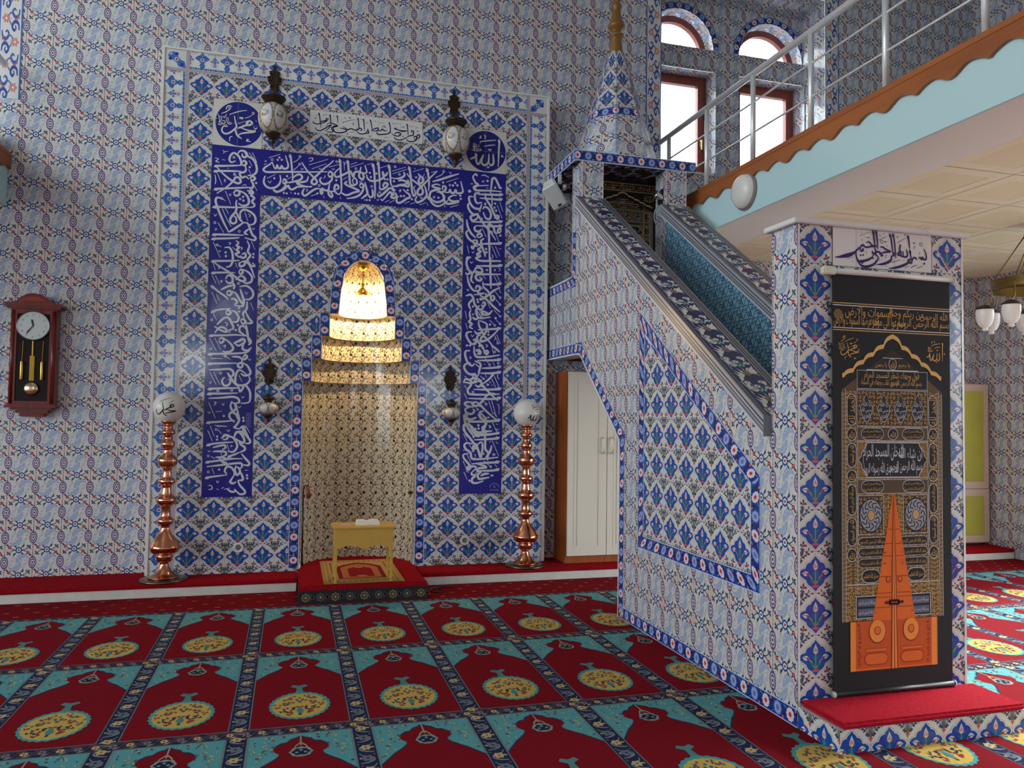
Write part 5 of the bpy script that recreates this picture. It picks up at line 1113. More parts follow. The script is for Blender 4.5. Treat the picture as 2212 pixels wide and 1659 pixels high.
    'band_right': 'M21 2495,3711 2482,3687 2506,3639 2534,3618 2493,3596 2503,3569 2540,3566 2662,3575 2761,3575;M21 2491,3706 2509,3717 2524,3700;F7 2460,3616 2474,3626 2483,3618;D22 2623,3664;G11 2561,3708 2594,3716 2636,3697;M22 2653,3551 2661,3626 2669,3687 2697,3694 2727,3642 2746,3606 2760,3617;M22 2667,3553 2670,3433;M21 2525,3608 2633,3623;A21 2761,3543 2625,3535 2531,3529;A21 2757,3498 2654,3496 2550,3496;M21 2525,3608 2502,3592 2512,3566;M21 2550,3546 2508,3533 2504,3491 2523,3447 2574,3457;M22 2601,3546 2611,3492 2655,3431 2694,3352 2723,3313 2736,3337 2713,3344 2694,3315;M21 2485,3503 2448,3496 2458,3442 2496,3399 2552,3395 2570,3442;M21 2468,3447 2440,3422 2450,3377 2488,3339 2544,3348;M21 2452,3565 2447,3546 2466,3557;D22 2603,3445;D22 2699,3456;D22 2710,3390;M21 2580,3393 2599,3417 2636,3402 2661,3349 2647,3306 2610,3313 2585,3366;M21 2534,3338 2488,3325 2465,3309 2480,3279 2517,3291 2544,3330;A20 2539,3329 2601,3243 2659,3183 2712,3109;A21 2761,3288 2629,3275 2475,3265;A21 2761,3247 2658,3238 2518,3232;M21 2518,3232 2504,3208 2519,3181 2556,3184 2569,3204;M21 2429,3284 2439,3221 2472,3159 2520,3117;M22 2762,3201 2752,3228 2729,3203 2743,3185 2762,3201;M22 2753,3191 2706,3178 2686,3231 2639,3251 2645,3136 2652,2999 2652,2907;M21 2444,3184 2426,3156 2446,3112 2483,3083 2501,3098;M21 2543,3119 2533,3146 2561,3162 2575,3140 2547,3119;M21 2506,3098 2497,3070 2525,3063 2529,3091 2506,3098;M21 2498,3033 2479,3032 2494,3015 2507,3043 2540,3037;M21 2535,3055 2577,3039 2540,3009 2568,2993 2532,2963 2560,2947 2523,2926 2579,2907 2757,2919;A21 2759,3082 2660,3073 2539,3062;M21 2599,3119 2571,3094 2577,3048 2606,2977 2611,2946;D22 2619,3020;D22 2624,2990;D22 2755,3158;F7 2744,3472 2776,3387;F7 2720,3442 2770,3321;F7 2579,3214 2617,3134;F7 2711,3169 2740,3102;F7 2675,3051 2724,2945;F7 2708,3054 2752,2960;R8 2572,3300;R8 2552,3377;R8 2673,3184;F7 2590,3665 2571,3654 2590,3647;F7 2614,3598 2633,3596;G11 2689,3619 2704,3607 2685,3600;F7 2438,3038 2457,2967;F7 2485,2987 2494,2974 2508,2989;F7 2746,3033 2765,3030;F7 2676,2973 2686,2951 2677,2932;R8 2694,3417;F7 2554,2987 2574,2943;M21 2476,2932 2440,2925 2436,2892;M21 2476,2936 2440,2906 2436,2861 2460,2808 2497,2787 2506,2811;M21 2523,2926 2570,2906 2663,2911 2767,2915;A21 2767,2872 2655,2862 2524,2856;M22 2663,2949 2662,2858 2666,2766 2672,2648;D21 2630,2823;M21 2511,2793 2520,2830 2552,2841 2580,2829 2585,2802 2553,2796 2525,2812;M21 2516,2802 2544,2777 2558,2791;M21 2428,2787 2442,2770 2474,2786 2488,2773 2480,2718 2508,2693;M22 2769,2791 2665,2785 2563,2778 2526,2762 2531,2730 2564,2719 2582,2738 2558,2750;A21 2761,2699 2657,2688 2601,2689;M21 2443,2757 2462,2681 2500,2628 2533,2621;M21 2592,2711 2602,2662 2640,2628 2668,2584 2679,2538 2706,2558 2697,2585 2669,2574;M22 2761,2667 2696,2631 2640,2582 2576,2542 2571,2560;M21 2523,2639 2537,2667 2565,2660 2560,2627 2528,2626;M21 2533,2621 2566,2596 2607,2607;D21 2622,2597;M21 2506,2565 2516,2502 2545,2468 2563,2487;M21 2584,2592 2510,2584;D21 2543,2540;D21 2550,2518;M21 2432,2570 2455,2576 2482,2582 2502,2547 2465,2500 2471,2464 2485,2446;D21 2503,2474;M21 2566,2582 2632,2545 2698,2485 2765,2433;M21 2590,2506 2609,2521 2618,2499 2596,2479 2581,2497;M21 2618,2499 2587,2452 2540,2454 2536,2413 2569,2369 2672,2383;M22 2689,2448 2653,2409 2597,2407 2596,2434 2671,2410;M21 2531,2449 2598,2361;M21 2485,2442 2472,2409 2482,2356 2468,2328 2496,2311 2474,2283 2506,2266;M21 2500,2375 2523,2358 2556,2364;D22 2721,2376;D21 2668,2313;M21 2561,2350 2561,2305 2590,2252 2614,2217 2636,2272 2635,2318 2570,2346;A21 2763,2278 2646,2268 2553,2259;D21 2653,2246;D21 2654,2218;M22 2753,2273 2703,2220 2647,2173 2582,2152 2596,2198 2638,2181 2714,2093;M21 2521,2249 2544,2223 2581,2233 2599,2252;M21 2498,2239 2452,2228 2448,2191 2490,2130 2537,2123;M21 2508,2158 2527,2168 2536,2141 2513,2131;M21 2581,2215 2549,2196 2555,2151 2592,2107 2602,2080;D21 2452,2109;D21 2480,2110;D21 2572,2108;F7 2468,2895 2482,2877 2496,2897;F7 2698,2773 2732,2715;F7 2726,2779 2765,2713;F7 2586,2775 2624,2736;F7 2737,2684 2767,2612;F7 2715,2623 2758,2570;F7 2721,2550 2764,2507;F7 2642,2518 2670,2465;F7 2703,2453 2761,2397;F7 2564,2446 2597,2379;F7 2436,2317 2456,2259;F7 2663,2355 2710,2312;F7 2714,2376 2762,2323;F7 2735,2222 2770,2137;F7 2717,2212 2746,2149;F7 2430,2430 2445,2358;R8 2763,2571;R8 2762,2505;R8 2765,2395;R8 2765,2324;R8 2715,2308;R8 2746,2142;R8 2583,2650;F7 2440,2634 2454,2617 2463,2635;F7 2495,2411 2504,2393 2518,2412;F7 2697,2837 2707,2819 2716,2843;F7 2739,2854 2758,2837 2745,2817;G10 2629,2127 2648,2114 2632,2099;F7 2428,2815 2446,2820;F7 2489,2211 2503,2194 2517,2212;F7 2726,2194 2708,2166;M21 2519,2109 2525,2037 2554,2006 2656,2012 2768,2032;M21 2571,2083 2553,2065 2534,2073;M21 2558,2042 2576,2065 2581,2039 2548,2033;D21 2452,2110;D21 2483,2112;D21 2570,2109;M21 2598,2121 2617,2067 2637,2036 2655,2055 2636,2068 2613,2040;M21 2682,2124 2729,2089 2767,2059;A21 2768,1986 2666,1978 2549,1974;A21 2769,1918 2676,1908 2597,1903;A21 2770,1868 2677,1859 2584,1856;M21 2483,2062 2442,2056 2438,2015 2462,1953 2504,1923 2527,1946;M21 2526,1969 2582,1944 2574,1885 2561,1826;M21 2536,1942 2583,1903;M21 2490,1950 2440,1934 2431,1898 2464,1854 2520,1838 2538,1856;M21 2505,1856 2515,1820 2493,1783 2516,1766 2548,1812 2529,1847 2506,1838;M21 2424,1768 2447,1800 2483,1792 2538,1811 2599,1786;M21 2424,1768 2466,1765 2498,1747 2467,1702 2477,1666 2523,1658 2661,1659 2773,1668;M21 2530,1762 2571,1785 2599,1759 2567,1731 2535,1748;A20 2710,1852 2659,1797 2604,1755;A20 2600,1750 2670,1679 2756,1604;A21 2773,1714 2661,1706 2522,1705;A21 2774,1627 2662,1618 2477,1621;M22 2727,1672 2661,1661 2589,1578 2543,1551 2510,1573 2542,1587 2575,1578;A20 2579,1569 2664,1490 2759,1414;M21 2510,1586 2455,1585 2442,1567 2469,1549 2525,1541;M21 2488,1541 2447,1522 2461,1487 2507,1478 2534,1506 2516,1523;M21 2471,1469 2457,1446 2481,1424 2554,1448;A20 2768,1419 2638,1408 2472,1402;M21 2434,1473 2449,1406 2482,1335 2529,1273;M21 2622,1507 2585,1497 2591,1453 2638,1399 2634,1354 2611,1327 2649,1318;M21 2482,1362 2440,1379 2436,1343 2465,1281 2484,1263;D21 2575,1373;D21 2576,1346;M21 2472,1397 2509,1362 2565,1309 2649,1318 2700,1323;M21 2542,1308 2547,1282 2585,1268;A20 2765,1301 2668,1292 2575,1291;M21 2649,1318 2644,1282;F7 2686,2124 2707,2039;F7 2628,1995 2666,1942;F7 2703,1961 2718,1930;F7 2630,1846 2645,1819;F7 2692,1807 2735,1726;F7 2719,1830 2763,1736;F7 2667,1598 2711,1477;F7 2695,1603 2744,1459;F7 2439,1741 2453,1710;F7 2435,1665 2464,1612;F7 2572,1470 2591,1426;F7 2708,1400 2746,1319;F7 2584,1831 2622,1796;F7 2611,1597 2654,1571;R8 2718,2060;R8 2755,1956;R8 2671,1937;R8 2617,1806;R8 2644,1569;G10 2475,2008 2494,1999 2480,1985;F7 2620,1945 2629,1936;G10 2641,1760 2665,1752 2646,1742;F7 2433,1822 2451,1818;G10 2548,1533 2571,1520 2553,1510;F7 2747,1572 2766,1559 2767,1478;F7 2660,1458 2679,1445;G10 2671,1373 2690,1359 2674,1350;F7 2500,1353 2514,1340 2528,1353;F7 2669,1779 2688,1770;F7 2693,1752 2707,1744;F7 2747,1849 2752,1817 2767,1809;R8 2518,1680;M22 2448,1486 2453,1456 2488,1427 2553,1441;M22 2431,1469 2445,1410 2454,1376;A21 2770,1422 2646,1412 2471,1410;M22 2587,1497 2637,1438 2647,1386 2612,1352 2639,1322 2705,1323;M22 2484,1385 2445,1367 2433,1333 2473,1282 2527,1215 2554,1168 2527,1159 2531,1181 2553,1198 2580,1130 2599,1079 2615,1155 2610,1215 2579,1206 2553,1172;D22 2572,1373;D22 2575,1343;D22 2530,1266;M22 2484,1385 2516,1325 2551,1292 2631,1284 2763,1298;M22 2550,1351 2538,1321 2551,1296;A21 2764,1255 2649,1245 2535,1240;M22 2630,1314 2640,1241 2642,1156 2669,1121 2665,1049;M22 2703,1190 2690,1139 2665,1096 2647,1079;M22 2518,1202 2466,1210 2444,1189 2458,1155 2502,1121 2511,1079 2538,1062 2643,1066 2767,1079;M22 2485,1113 2437,1104 2442,1070 2486,1019 2504,985 2483,964 2470,981 2495,994 2548,994 2557,977 2527,951;A21 2767,1032 2653,1028 2512,1018;M22 2565,1019 2627,1002 2653,985 2583,977 2570,951 2610,943;M22 2527,951 2514,926 2549,909 2524,884 2524,850 2568,843 2629,862;A21 2769,963 2680,955 2557,956;M22 2610,943 2575,917 2585,883 2620,883 2686,895;M22 2681,929 2637,925 2602,909;D22 2498,865;F7 2561,1479 2593,1424;F7 2704,1404 2750,1315;F7 2434,1295 2470,1223;F7 2488,1198 2528,1138;F7 2707,1233 2771,1092;F7 2472,1100 2508,1032;F7 2434,1045 2461,986;F7 2444,943 2476,876;F7 2630,1049 2693,993;F7 2716,1499 2747,1448;R8 2625,1113;R8 2697,993;R8 2562,927;R8 2528,1138;F7 2645,1455 2659,1438 2676,1455;F7 2502,1346 2516,1325 2529,1342;G11 2669,1374 2691,1365 2674,1352;F7 2740,1387 2762,1383;F7 2740,1345 2754,1332 2767,1345;F7 2537,1104 2550,1100 2546,1079;F7 2742,1224 2765,1203;F7 2680,1216 2693,1228;G11 2709,1113 2735,1104 2713,1096;G11 2694,916 2721,912 2699,904;F7 2732,1010 2759,993;F7 2432,1146 2449,1142;F7 2462,948 2492,943',
    'disc_left': 'M15 370,4012 378,3971 389,3923 380,3903 349,3870 314,3849 286,3853 272,3876 278,3901 291,3919;M15 387,3913 383,3884 400,3842 435,3819;M16 477,3944 492,3982 518,3966 498,3946 477,3944;M16 492,3980 474,3973 473,3948 493,3943 516,3958;M16 493,3943 461,3937 425,3918 398,3905;M15 425,3915 462,3903 499,3895 545,3897 518,3885 468,3874 427,3862 405,3842;G9 334,4020 372,4039 421,4059 472,4071;G9 334,4012 338,4025;F6 455,4001 491,4017 523,4043;R7 524,4053;G9 266,4019 304,4040 335,4066;G9 303,4057 307,4082 329,4097 350,4088;R7 330,4075;G10 411,4007 423,4001 412,3992 434,4005 439,3996 426,3989;F6 402,3949 460,3974;G10 530,3933 545,3915 560,3931;G9 338,3786 339,3820 360,3830;G10 474,3818 492,3818 474,3803 509,3802;F6 237,4013 252,3966 248,3926;F6 246,3994 269,3978 257,3947 284,3935;F6 305,3997 310,3963 325,3935 347,3938 338,3952 316,3939;F6 287,3980 309,4021;F6 270,3958 297,3957 289,3931;F6 319,3993 326,3955;F6 239,3920 271,3929 311,3929;F6 224,3977 234,3968;D15 296,3913;D15 312,3914;F6 262,3923 264,3914;F6 545,3991 552,3982;F6 274,3988 291,4000;F6 260,4001 269,3992',
    'disc_right': 'A18 2732,4061 2729,4012 2726,3936 2726,3879 2721,3808;M19 2672,3928 2674,3895 2678,3852 2669,3824 2649,3818 2633,3838;M19 2631,3924 2631,3882 2626,3838 2602,3815 2577,3813 2561,3840 2572,3885 2580,3910;M19 2580,3910 2556,3865 2544,3829 2528,3814 2512,3839 2510,3878 2502,3908 2516,3896 2501,3881;M19 2509,3887 2485,3871 2452,3854;G11 2545,4013 2549,4029 2594,4041 2647,4052 2699,4061;G11 2586,3989 2635,4004 2691,4014;G11 2622,3967 2629,3959 2635,3966 2640,3956 2651,3961 2648,3974;G11 2535,4063 2551,4065 2548,4084 2542,4072;G11 2581,4101 2593,4085 2591,4058;G12 2748,3914 2762,3922 2758,3907 2773,3910;G11 2615,3806 2625,3789 2640,3808;F8 2479,4006 2488,3972 2484,3941;F8 2494,4012 2499,3964 2488,3946;F8 2510,4001 2515,3944;F8 2471,3944 2502,3938 2551,3944;F8 2519,3954 2546,3961 2555,3949 2524,3937;F8 2523,3976 2541,3991;F8 2527,3998 2536,3999;F8 2475,3979 2493,3955',
    'sign_white': 'A10 1077,4120 1087,4059 1095,3994;M10 1161,4084 1137,4081 1145,4061 1102,4035 1062,4022 1030,4028 1023,4043;M10 1079,4045 1125,4059 1161,4076;A10 1172,4115 1178,4061 1184,4016;M10 1047,3991 1055,3971 1087,3965 1127,3988 1178,4027 1159,3992 1135,3968;M10 1146,4032 1182,4045 1239,4025 1187,4003 1200,3971 1176,3962 1144,3961;A10 1235,4114 1240,4052;M11 1247,4027 1203,4018 1212,3973 1257,3965 1321,3989 1288,4007 1260,4008;M11 1284,4027 1329,4003 1353,4014 1403,4005 1410,4025;A10 1417,4115 1425,4048 1423,4006;M11 1403,4003 1436,3977 1485,3987 1509,4024;A10 1466,4112 1471,4062 1475,4007;M11 1411,4006 1435,4028 1452,4017 1436,4005;A10 1528,4111 1538,4061 1547,4018;M11 1501,4032 1514,3995 1494,3984;M11 1534,4017 1567,4039 1596,4047 1592,4025 1543,4015;M11 1584,4016 1593,3991 1635,3994 1693,4011 1709,4047;M11 1592,4023 1622,4029 1634,4043 1651,4030 1676,4033;A10 1697,4108 1705,4064 1708,4013;M11 1718,4014 1744,3996 1782,3996 1803,4015 1785,4030 1752,4018 1748,3996;M11 1768,4067 1743,4060 1802,4048 1853,4051 1802,4037;M11 1781,4034 1790,4005;M11 1740,3982 1761,3963 1804,3962 1846,3986;A10 1858,4112 1865,4057 1871,4010;M11 1837,3976 1879,4007 1913,4019 1917,4054 1899,4059 1904,4035;M11 1854,3978 1867,3961 1906,3958 1944,3979 1943,4010 1922,4003 1931,3982;M11 1931,3978 1973,4004 1969,4030 1952,4019 1956,4002;D10 1146,4020;D11 1326,3965;D11 1955,4060;D11 1822,3996;D11 1636,4063;D11 1650,4075;D11 1658,4063;F4 1044,4099 1076,4107;F4 1037,4078 1049,4067 1053,4084;F4 1108,4105 1148,4118;F4 1283,4061 1335,4084 1392,4101;F4 1283,4057 1287,4070;F4 1294,4109 1302,4100 1310,4111;G6 1335,4115 1351,4111 1339,4104;F4 1368,4075 1377,4047 1381,4073;F4 1350,3978 1387,3991;F4 1433,4113 1450,4106;F4 1483,4093 1492,4081;F4 1604,4091 1649,4107;F4 1561,4109 1578,4105;F4 1492,4081 1512,4088;G6 1511,3971 1523,3962 1535,3972;F4 1652,3965 1685,3976;F4 1721,4104 1746,4103;F4 1784,4108 1801,4108;F4 1750,4104 1775,4111;G6 1810,4089 1822,4079 1835,4089;F4 1886,4092 1920,4102;F4 1929,4086 1963,4098;F4 1873,4101 1886,4104;F4 1957,3977 1961,3966;F4 1539,4002 1543,3985;F4 1200,4114 1213,4109;F4 1026,4026 1042,4045',
    'sign_portal': 'M10 3475,2269 3502,2274 3541,2287 3586,2301 3606,2317 3621,2327;V13 3621,2327 3586,2299 3556,2282 3516,2274 3475,2269;M10 3658,2355 3676,2361 3696,2343 3721,2343 3686,2338 3656,2332 3636,2343 3621,2327 3611,2328;M10 3621,2325 3628,2311 3640,2316 3636,2328;A10 3701,2414 3705,2380 3710,2344;A10 3719,2415 3724,2377 3728,2326;D10 3625,2290;D10 3640,2292;M10 3601,2319 3598,2291 3608,2263 3640,2252 3625,2261 3665,2267 3690,2281 3706,2303;M10 3696,2318 3698,2303 3716,2313 3708,2338;V13 3605,2263 3635,2260 3670,2271 3698,2288;V13 3603,2260 3625,2241 3655,2234 3695,2245 3723,2269 3731,2288;M10 3731,2288 3716,2300 3713,2308 3736,2314 3756,2294 3746,2306;D10 3698,2280;M10 3742,2338 3756,2341 3777,2330 3805,2321 3782,2317 3756,2311 3736,2301;M10 3751,2311 3749,2296 3761,2299;V14 3715,2249 3756,2254 3792,2267 3810,2283 3807,2298;M10 3807,2298 3825,2303 3823,2320;A10 3805,2407 3813,2362 3820,2307;A10 3823,2408 3831,2360 3838,2287;V14 3791,2234 3832,2240 3879,2254 3915,2273 3928,2291;M10 3913,2290 3936,2290 3931,2270 3913,2280 3913,2290;M10 3936,2273 3941,2294 3957,2300 3967,2290;A10 3914,2407 3919,2375 3923,2343;A10 3926,2332 3928,2311 3933,2294;M10 3903,2341 3908,2314 3905,2303 3884,2301 3882,2329;M10 3884,2301 3869,2302 3866,2328 3848,2309 3869,2307 3864,2323;M10 3867,2360 3861,2340 3866,2315;M10 3978,2299 3988,2304 3994,2294 4002,2305 4009,2295 4025,2298 4023,2326 4010,2349;D11 4013,2273;F2 3621,2387 3686,2414;F3 3734,2374 3782,2396;F3 3846,2369 3895,2395;G4 3812,2265 3864,2284;F2 3543,2263 3585,2280;F2 3628,2408 3633,2400;F2 3628,2372 3635,2364 3638,2373;F3 3648,2383 3651,2381;G4 3663,2384 3671,2381 3678,2386;F3 3737,2404 3743,2391;F3 3762,2410 3767,2404;G4 3767,2372 3774,2366 3782,2372;F3 3782,2349 3790,2344;F3 3844,2401 3849,2395 3853,2404;G4 3888,2411 3893,2415 3898,2410;F3 3945,2379 3951,2371 3958,2380;F3 3950,2343 3952,2358 3960,2356;R3 3993,2371;F3 3978,2327 3983,2321 3986,2330;F3 3733,2288 3738,2267;F3 3658,2313 3660,2296;F3 3772,2283 3777,2300 3783,2300;F3 3751,2275 3753,2269;F3 3884,2284 3887,2278;F3 3892,2242 3912,2256;F3 3930,2246 3946,2256 3967,2262;F3 3967,2248 4006,2260;F2 3573,2260 3578,2252;F3 3776,2251 3781,2241;F3 3859,2359 3867,2364;R3 3752,2367',
}
_WN = [0]
def write(P, fr, key, col, h, k=1.0, c0=(0, 0), c1=(0, 0), wk=1.0):
    """brush strokes; optionally scaled by k about c0 and moved to c1"""
    for ln in SCRIPT[key].split(';'):
        hd, *pts = ln.split(' ')
        t, w = hd[0], int(hd[1:]) / 1000.0 * k * wk
        q = [tuple((int(v) / 1000.0 - c) * k + d for v, c, d in zip(p.split(','), c0, c1)) for p in pts]
        _WN[0] += 1; hb = h + (_WN[0] % 12) * 8e-5
        if t == 'D':
            x, y = q[0]; r = w * .62
            P.flat(fr, [(x - r, y), (x, y - r), (x + r, y), (x, y + r)], col, hb); continue
        if t == 'R':
            x, y = q[0]; r = .0085 * k
            a = [(x + r * math.cos(t_), y + r * math.sin(t_)) for t_ in np.linspace(0, 2 * PI, 9)]; ws = [w * .8, w * .8]
        else:
            a = q; ws = brush_w(t, w)
        C = catmull(a, 5) if len(a) > 2 else np.array(a, float)
        n_ = len(C)
        Wd = np.interp(np.linspace(0, 1, n_), np.linspace(0, 1, len(ws)), ws)
        T_ = np.gradient(C, axis=0); L_ = np.linalg.norm(T_, axis=1, keepdims=True); L_[L_ == 0] = 1; T_ = T_ / L_
        N_ = np.stack([-T_[:, 1], T_[:, 0]], 1)
        A, B = C + N_ * Wd[:, None] / 2, C - N_ * Wd[:, None] / 2
        hs = hb + np.arange(n_) * (7e-5 / n_)        # rises a hair along the stroke so that loops overlap cleanly
        F = lambda V: np.stack([fr.at(V[i:i + 1], hs[i])[0] for i in range(n_)])
        A3, B3 = F(A), F(B)
        P.add(np.stack([B3[:-1], B3[1:], A3[1:], A3[:-1]], 1), col)
        if t == 'A' and len(a) >= 2:      # slanted head of the upright letters
            d = T_[0]; nn = N_[0]; p0 = C[0]
            P.flat(fr, [tuple(p0 + nn * w * .5 - d * w * .1), tuple(p0 - nn * w * .5 - d * w * .9), tuple(p0 - nn * w * .95 + d * w * .9), tuple(p0 - nn * w * .3 + d * w * 1.3)], col, hb + 7.6e-5)
def brush_w(t, w):
    return {'M': [w * .5, w * .95, w * 1.0, w * .95, w * .5], 'A': [w * 1.05, w * .95, w * .85, w * .45], 'V': [w * .1, w * .9, w, w * .8, w * .3], 'G': [w * .6, w, w * .7], 'F': [w * .9, w, w * .7]}[t]
def script_strokes(key, k, c0, n):
    out = []
    for ln in SCRIPT[key].split(';')[:n]:
        hd, *pts = ln.split(' ')
        if hd[0] in 'DR': continue
        w = int(hd[1:]) / 1000.0 * k
        out.append(([tuple((int(v) / 1000.0 - c) * k for v, c in zip(p.split(','), c0)) for p in pts], brush_w(hd[0], w)))
    return out
# ------------------------------------------------------------------ Arabic lettering from the built-in font
FORMS = {'ا': 'FE8D FE8E', 'أ': 'FE83 FE84', 'إ': 'FE87 FE88', 'آ': 'FE81 FE82', 'ب': 'FE8F FE90 FE91 FE92', 'ت': 'FE95 FE96 FE97 FE98', 'ث': 'FE99 FE9A FE9B FE9C', 'ج': 'FE9D FE9E FE9F FEA0', 'ح': 'FEA1 FEA2 FEA3 FEA4', 'خ': 'FEA5 FEA6 FEA7 FEA8', 'د': 'FEA9 FEAA', 'ذ': 'FEAB FEAC', 'ر': 'FEAD FEAE', 'ز': 'FEAF FEB0', 'س': 'FEB1 FEB2 FEB3 FEB4', 'ش': 'FEB5 FEB6 FEB7 FEB8', 'ص': 'FEB9 FEBA FEBB FEBC', 'ض': 'FEBD FEBE FEBF FEC0', 'ط': 'FEC1 FEC2 FEC3 FEC4', 'ظ': 'FEC5 FEC6 FEC7 FEC8', 'ع': 'FEC9 FECA FECB FECC', 'غ': 'FECD FECE FECF FED0', 'ف': 'FED1 FED2 FED3 FED4', 'ق': 'FED5 FED6 FED7 FED8', 'ك': 'FED9 FEDA FEDB FEDC', 'ل': 'FEDD FEDE FEDF FEE0', 'م': 'FEE1 FEE2 FEE3 FEE4', 'ن': 'FEE5 FEE6 FEE7 FEE8', 'ه': 'FEE9 FEEA FEEB FEEC', 'و': 'FEED FEEE', 'ي': 'FEF1 FEF2 FEF3 FEF4', 'ى': 'FEEF FEF0', 'ة': 'FE93 FE94', 'ء': 'FE80', 'ؤ': 'FE85 FE86', 'ئ': 'FE89 FE8A FE8B FE8C'}
FORMS = {k: [chr(int(x, 16)) for x in v.split()] for k, v in FORMS.items()}
def shape_ar(s):
    out = []
    for w in s.split(' '):
        if w == 'الله': out.append('\uFDF2'); continue
        g = []
        i = 0
        join_prev = False
        while i < len(w):
            c = w[i]; f = FORMS[c]
            if c == 'ل' and i + 1 < len(w) and w[i + 1] in 'اأإ':
                base = {'ا': 0xFEFB, 'أ': 0xFEF7, 'إ': 0xFEF9}[w[i + 1]]
                g.append(chr(base + (1 if join_prev else 0))); join_prev = False; i += 2; continue
            nxt = i + 1 < len(w)
            can = len(f) == 4 and nxt and len(FORMS[w[i + 1]]) >= 2
            if len(f) == 1: g.append(f[0]); join_prev = False
            elif can: g.append(f[3] if join_prev else f[2]); join_prev = True
            else: g.append(f[1] if join_prev else f[0]); join_prev = False
            i += 1
        out.append(''.join(reversed(g)))
    return ' '.join(reversed(out))
_TXT = {}
def text_tris(s):
    """triangles of a shaped line, normalised to height 1 and its own width/height ratio"""
    if s in _TXT: return _TXT[s]
    cu = bpy.data.curves.new('lettering', 'FONT'); cu.body = shape_ar(s); cu.resolution_u = 2
    o = bpy.data.objects.new('lettering', cu); COL.objects.link(o)
    dg = bpy.context.evaluated_depsgraph_get(); me = o.evaluated_get(dg).to_mesh()
    me.calc_loop_triangles()
    co = np.array([v.co[:2] for v in me.vertices]); tr = np.array([t_.vertices[:] for t_ in me.loop_triangles])
    o.evaluated_get(dg).to_mesh_clear(); bpy.data.objects.remove(o); bpy.data.curves.remove(cu)
    T = co[tr]
    lo, hi = co.min(0), co.max(0)
    T = (T - lo) / (hi - lo)
    _TXT[s] = (T, (hi[0] - lo[0]) / (hi[1] - lo[1]))
    return _TXT[s]
def put_text(P, fr, s, x0, x1, y0, y1, col, h, mat=0):
    T, _ = text_tris(s)
    P.add(fr.at(T * np.array([x1 - x0, y1 - y0]) + np.array([x0, y0]), h), col, mat)
BISM = 'بسم الله الرحمن الرحيم'
GOLD_T, SILV = (206, 164, 92), (206, 208, 214)
BLK, BRN = (30, 30, 33), (58, 44, 34)
def capsule(x0, x1, y0, y1, n=5):
    r = min(x1 - x0, y1 - y0) / 2
    if x1 - x0 >= y1 - y0: c = [((x1 - r), (y0 + y1) / 2, -PI / 2), ((x0 + r), (y0 + y1) / 2, PI / 2)]
    else: c = [((x0 + x1) / 2, y1 - r, 0), ((x0 + x1) / 2, y0 + r, PI)]
    q = []
    for cx, cy, a0 in c:
        for i in range(n + 1): a = a0 + PI * i / n; q.append((cx + r * math.cos(a), cy + r * math.sin(a)))
    return q
def inset(q, d):
    q = np.array(q); c = q.mean(0); s = (np.ptp(q, axis=0) - 2 * d) / np.ptp(q, axis=0)
    return c + (q - c) * s
def scrolls(P, fr, reg, col, h, pitch=.022, seed=1):
    """gold leaf scroll filling of a rectangle"""
    x0, x1, y0, y1 = reg; rr = np.random.RandomState(seed)
    nx, ny = max(1, round((x1 - x0) / pitch)), max(1, round((y1 - y0) / pitch))
    for i in range(nx):
        for j in range(ny):
            cx, cy = x0 + (i + .5) * (x1 - x0) / nx, y0 + (j + .5) * (y1 - y0) / ny
            r = pitch * .42; s = 1 if (i + j) % 2 else -1; a0 = rr.uniform(0, 6)
            q = [(cx + r * (1 - t * .7) * math.cos(a0 + s * t * 5), cy + r * (1 - t * .7) * math.sin(a0 + s * t * 5)) for t in np.linspace(0, 1, 7)]
            P.flat(fr, stroke(q, [.0035, .005, .003], 0), col, h)
            P.flat(fr, leaf(q[0][0], q[0][1], q[0][0] + r * .8 * math.cos(a0 + 2), q[0][1] + r * .8 * math.sin(a0 + 2), .006, .1), col, h)
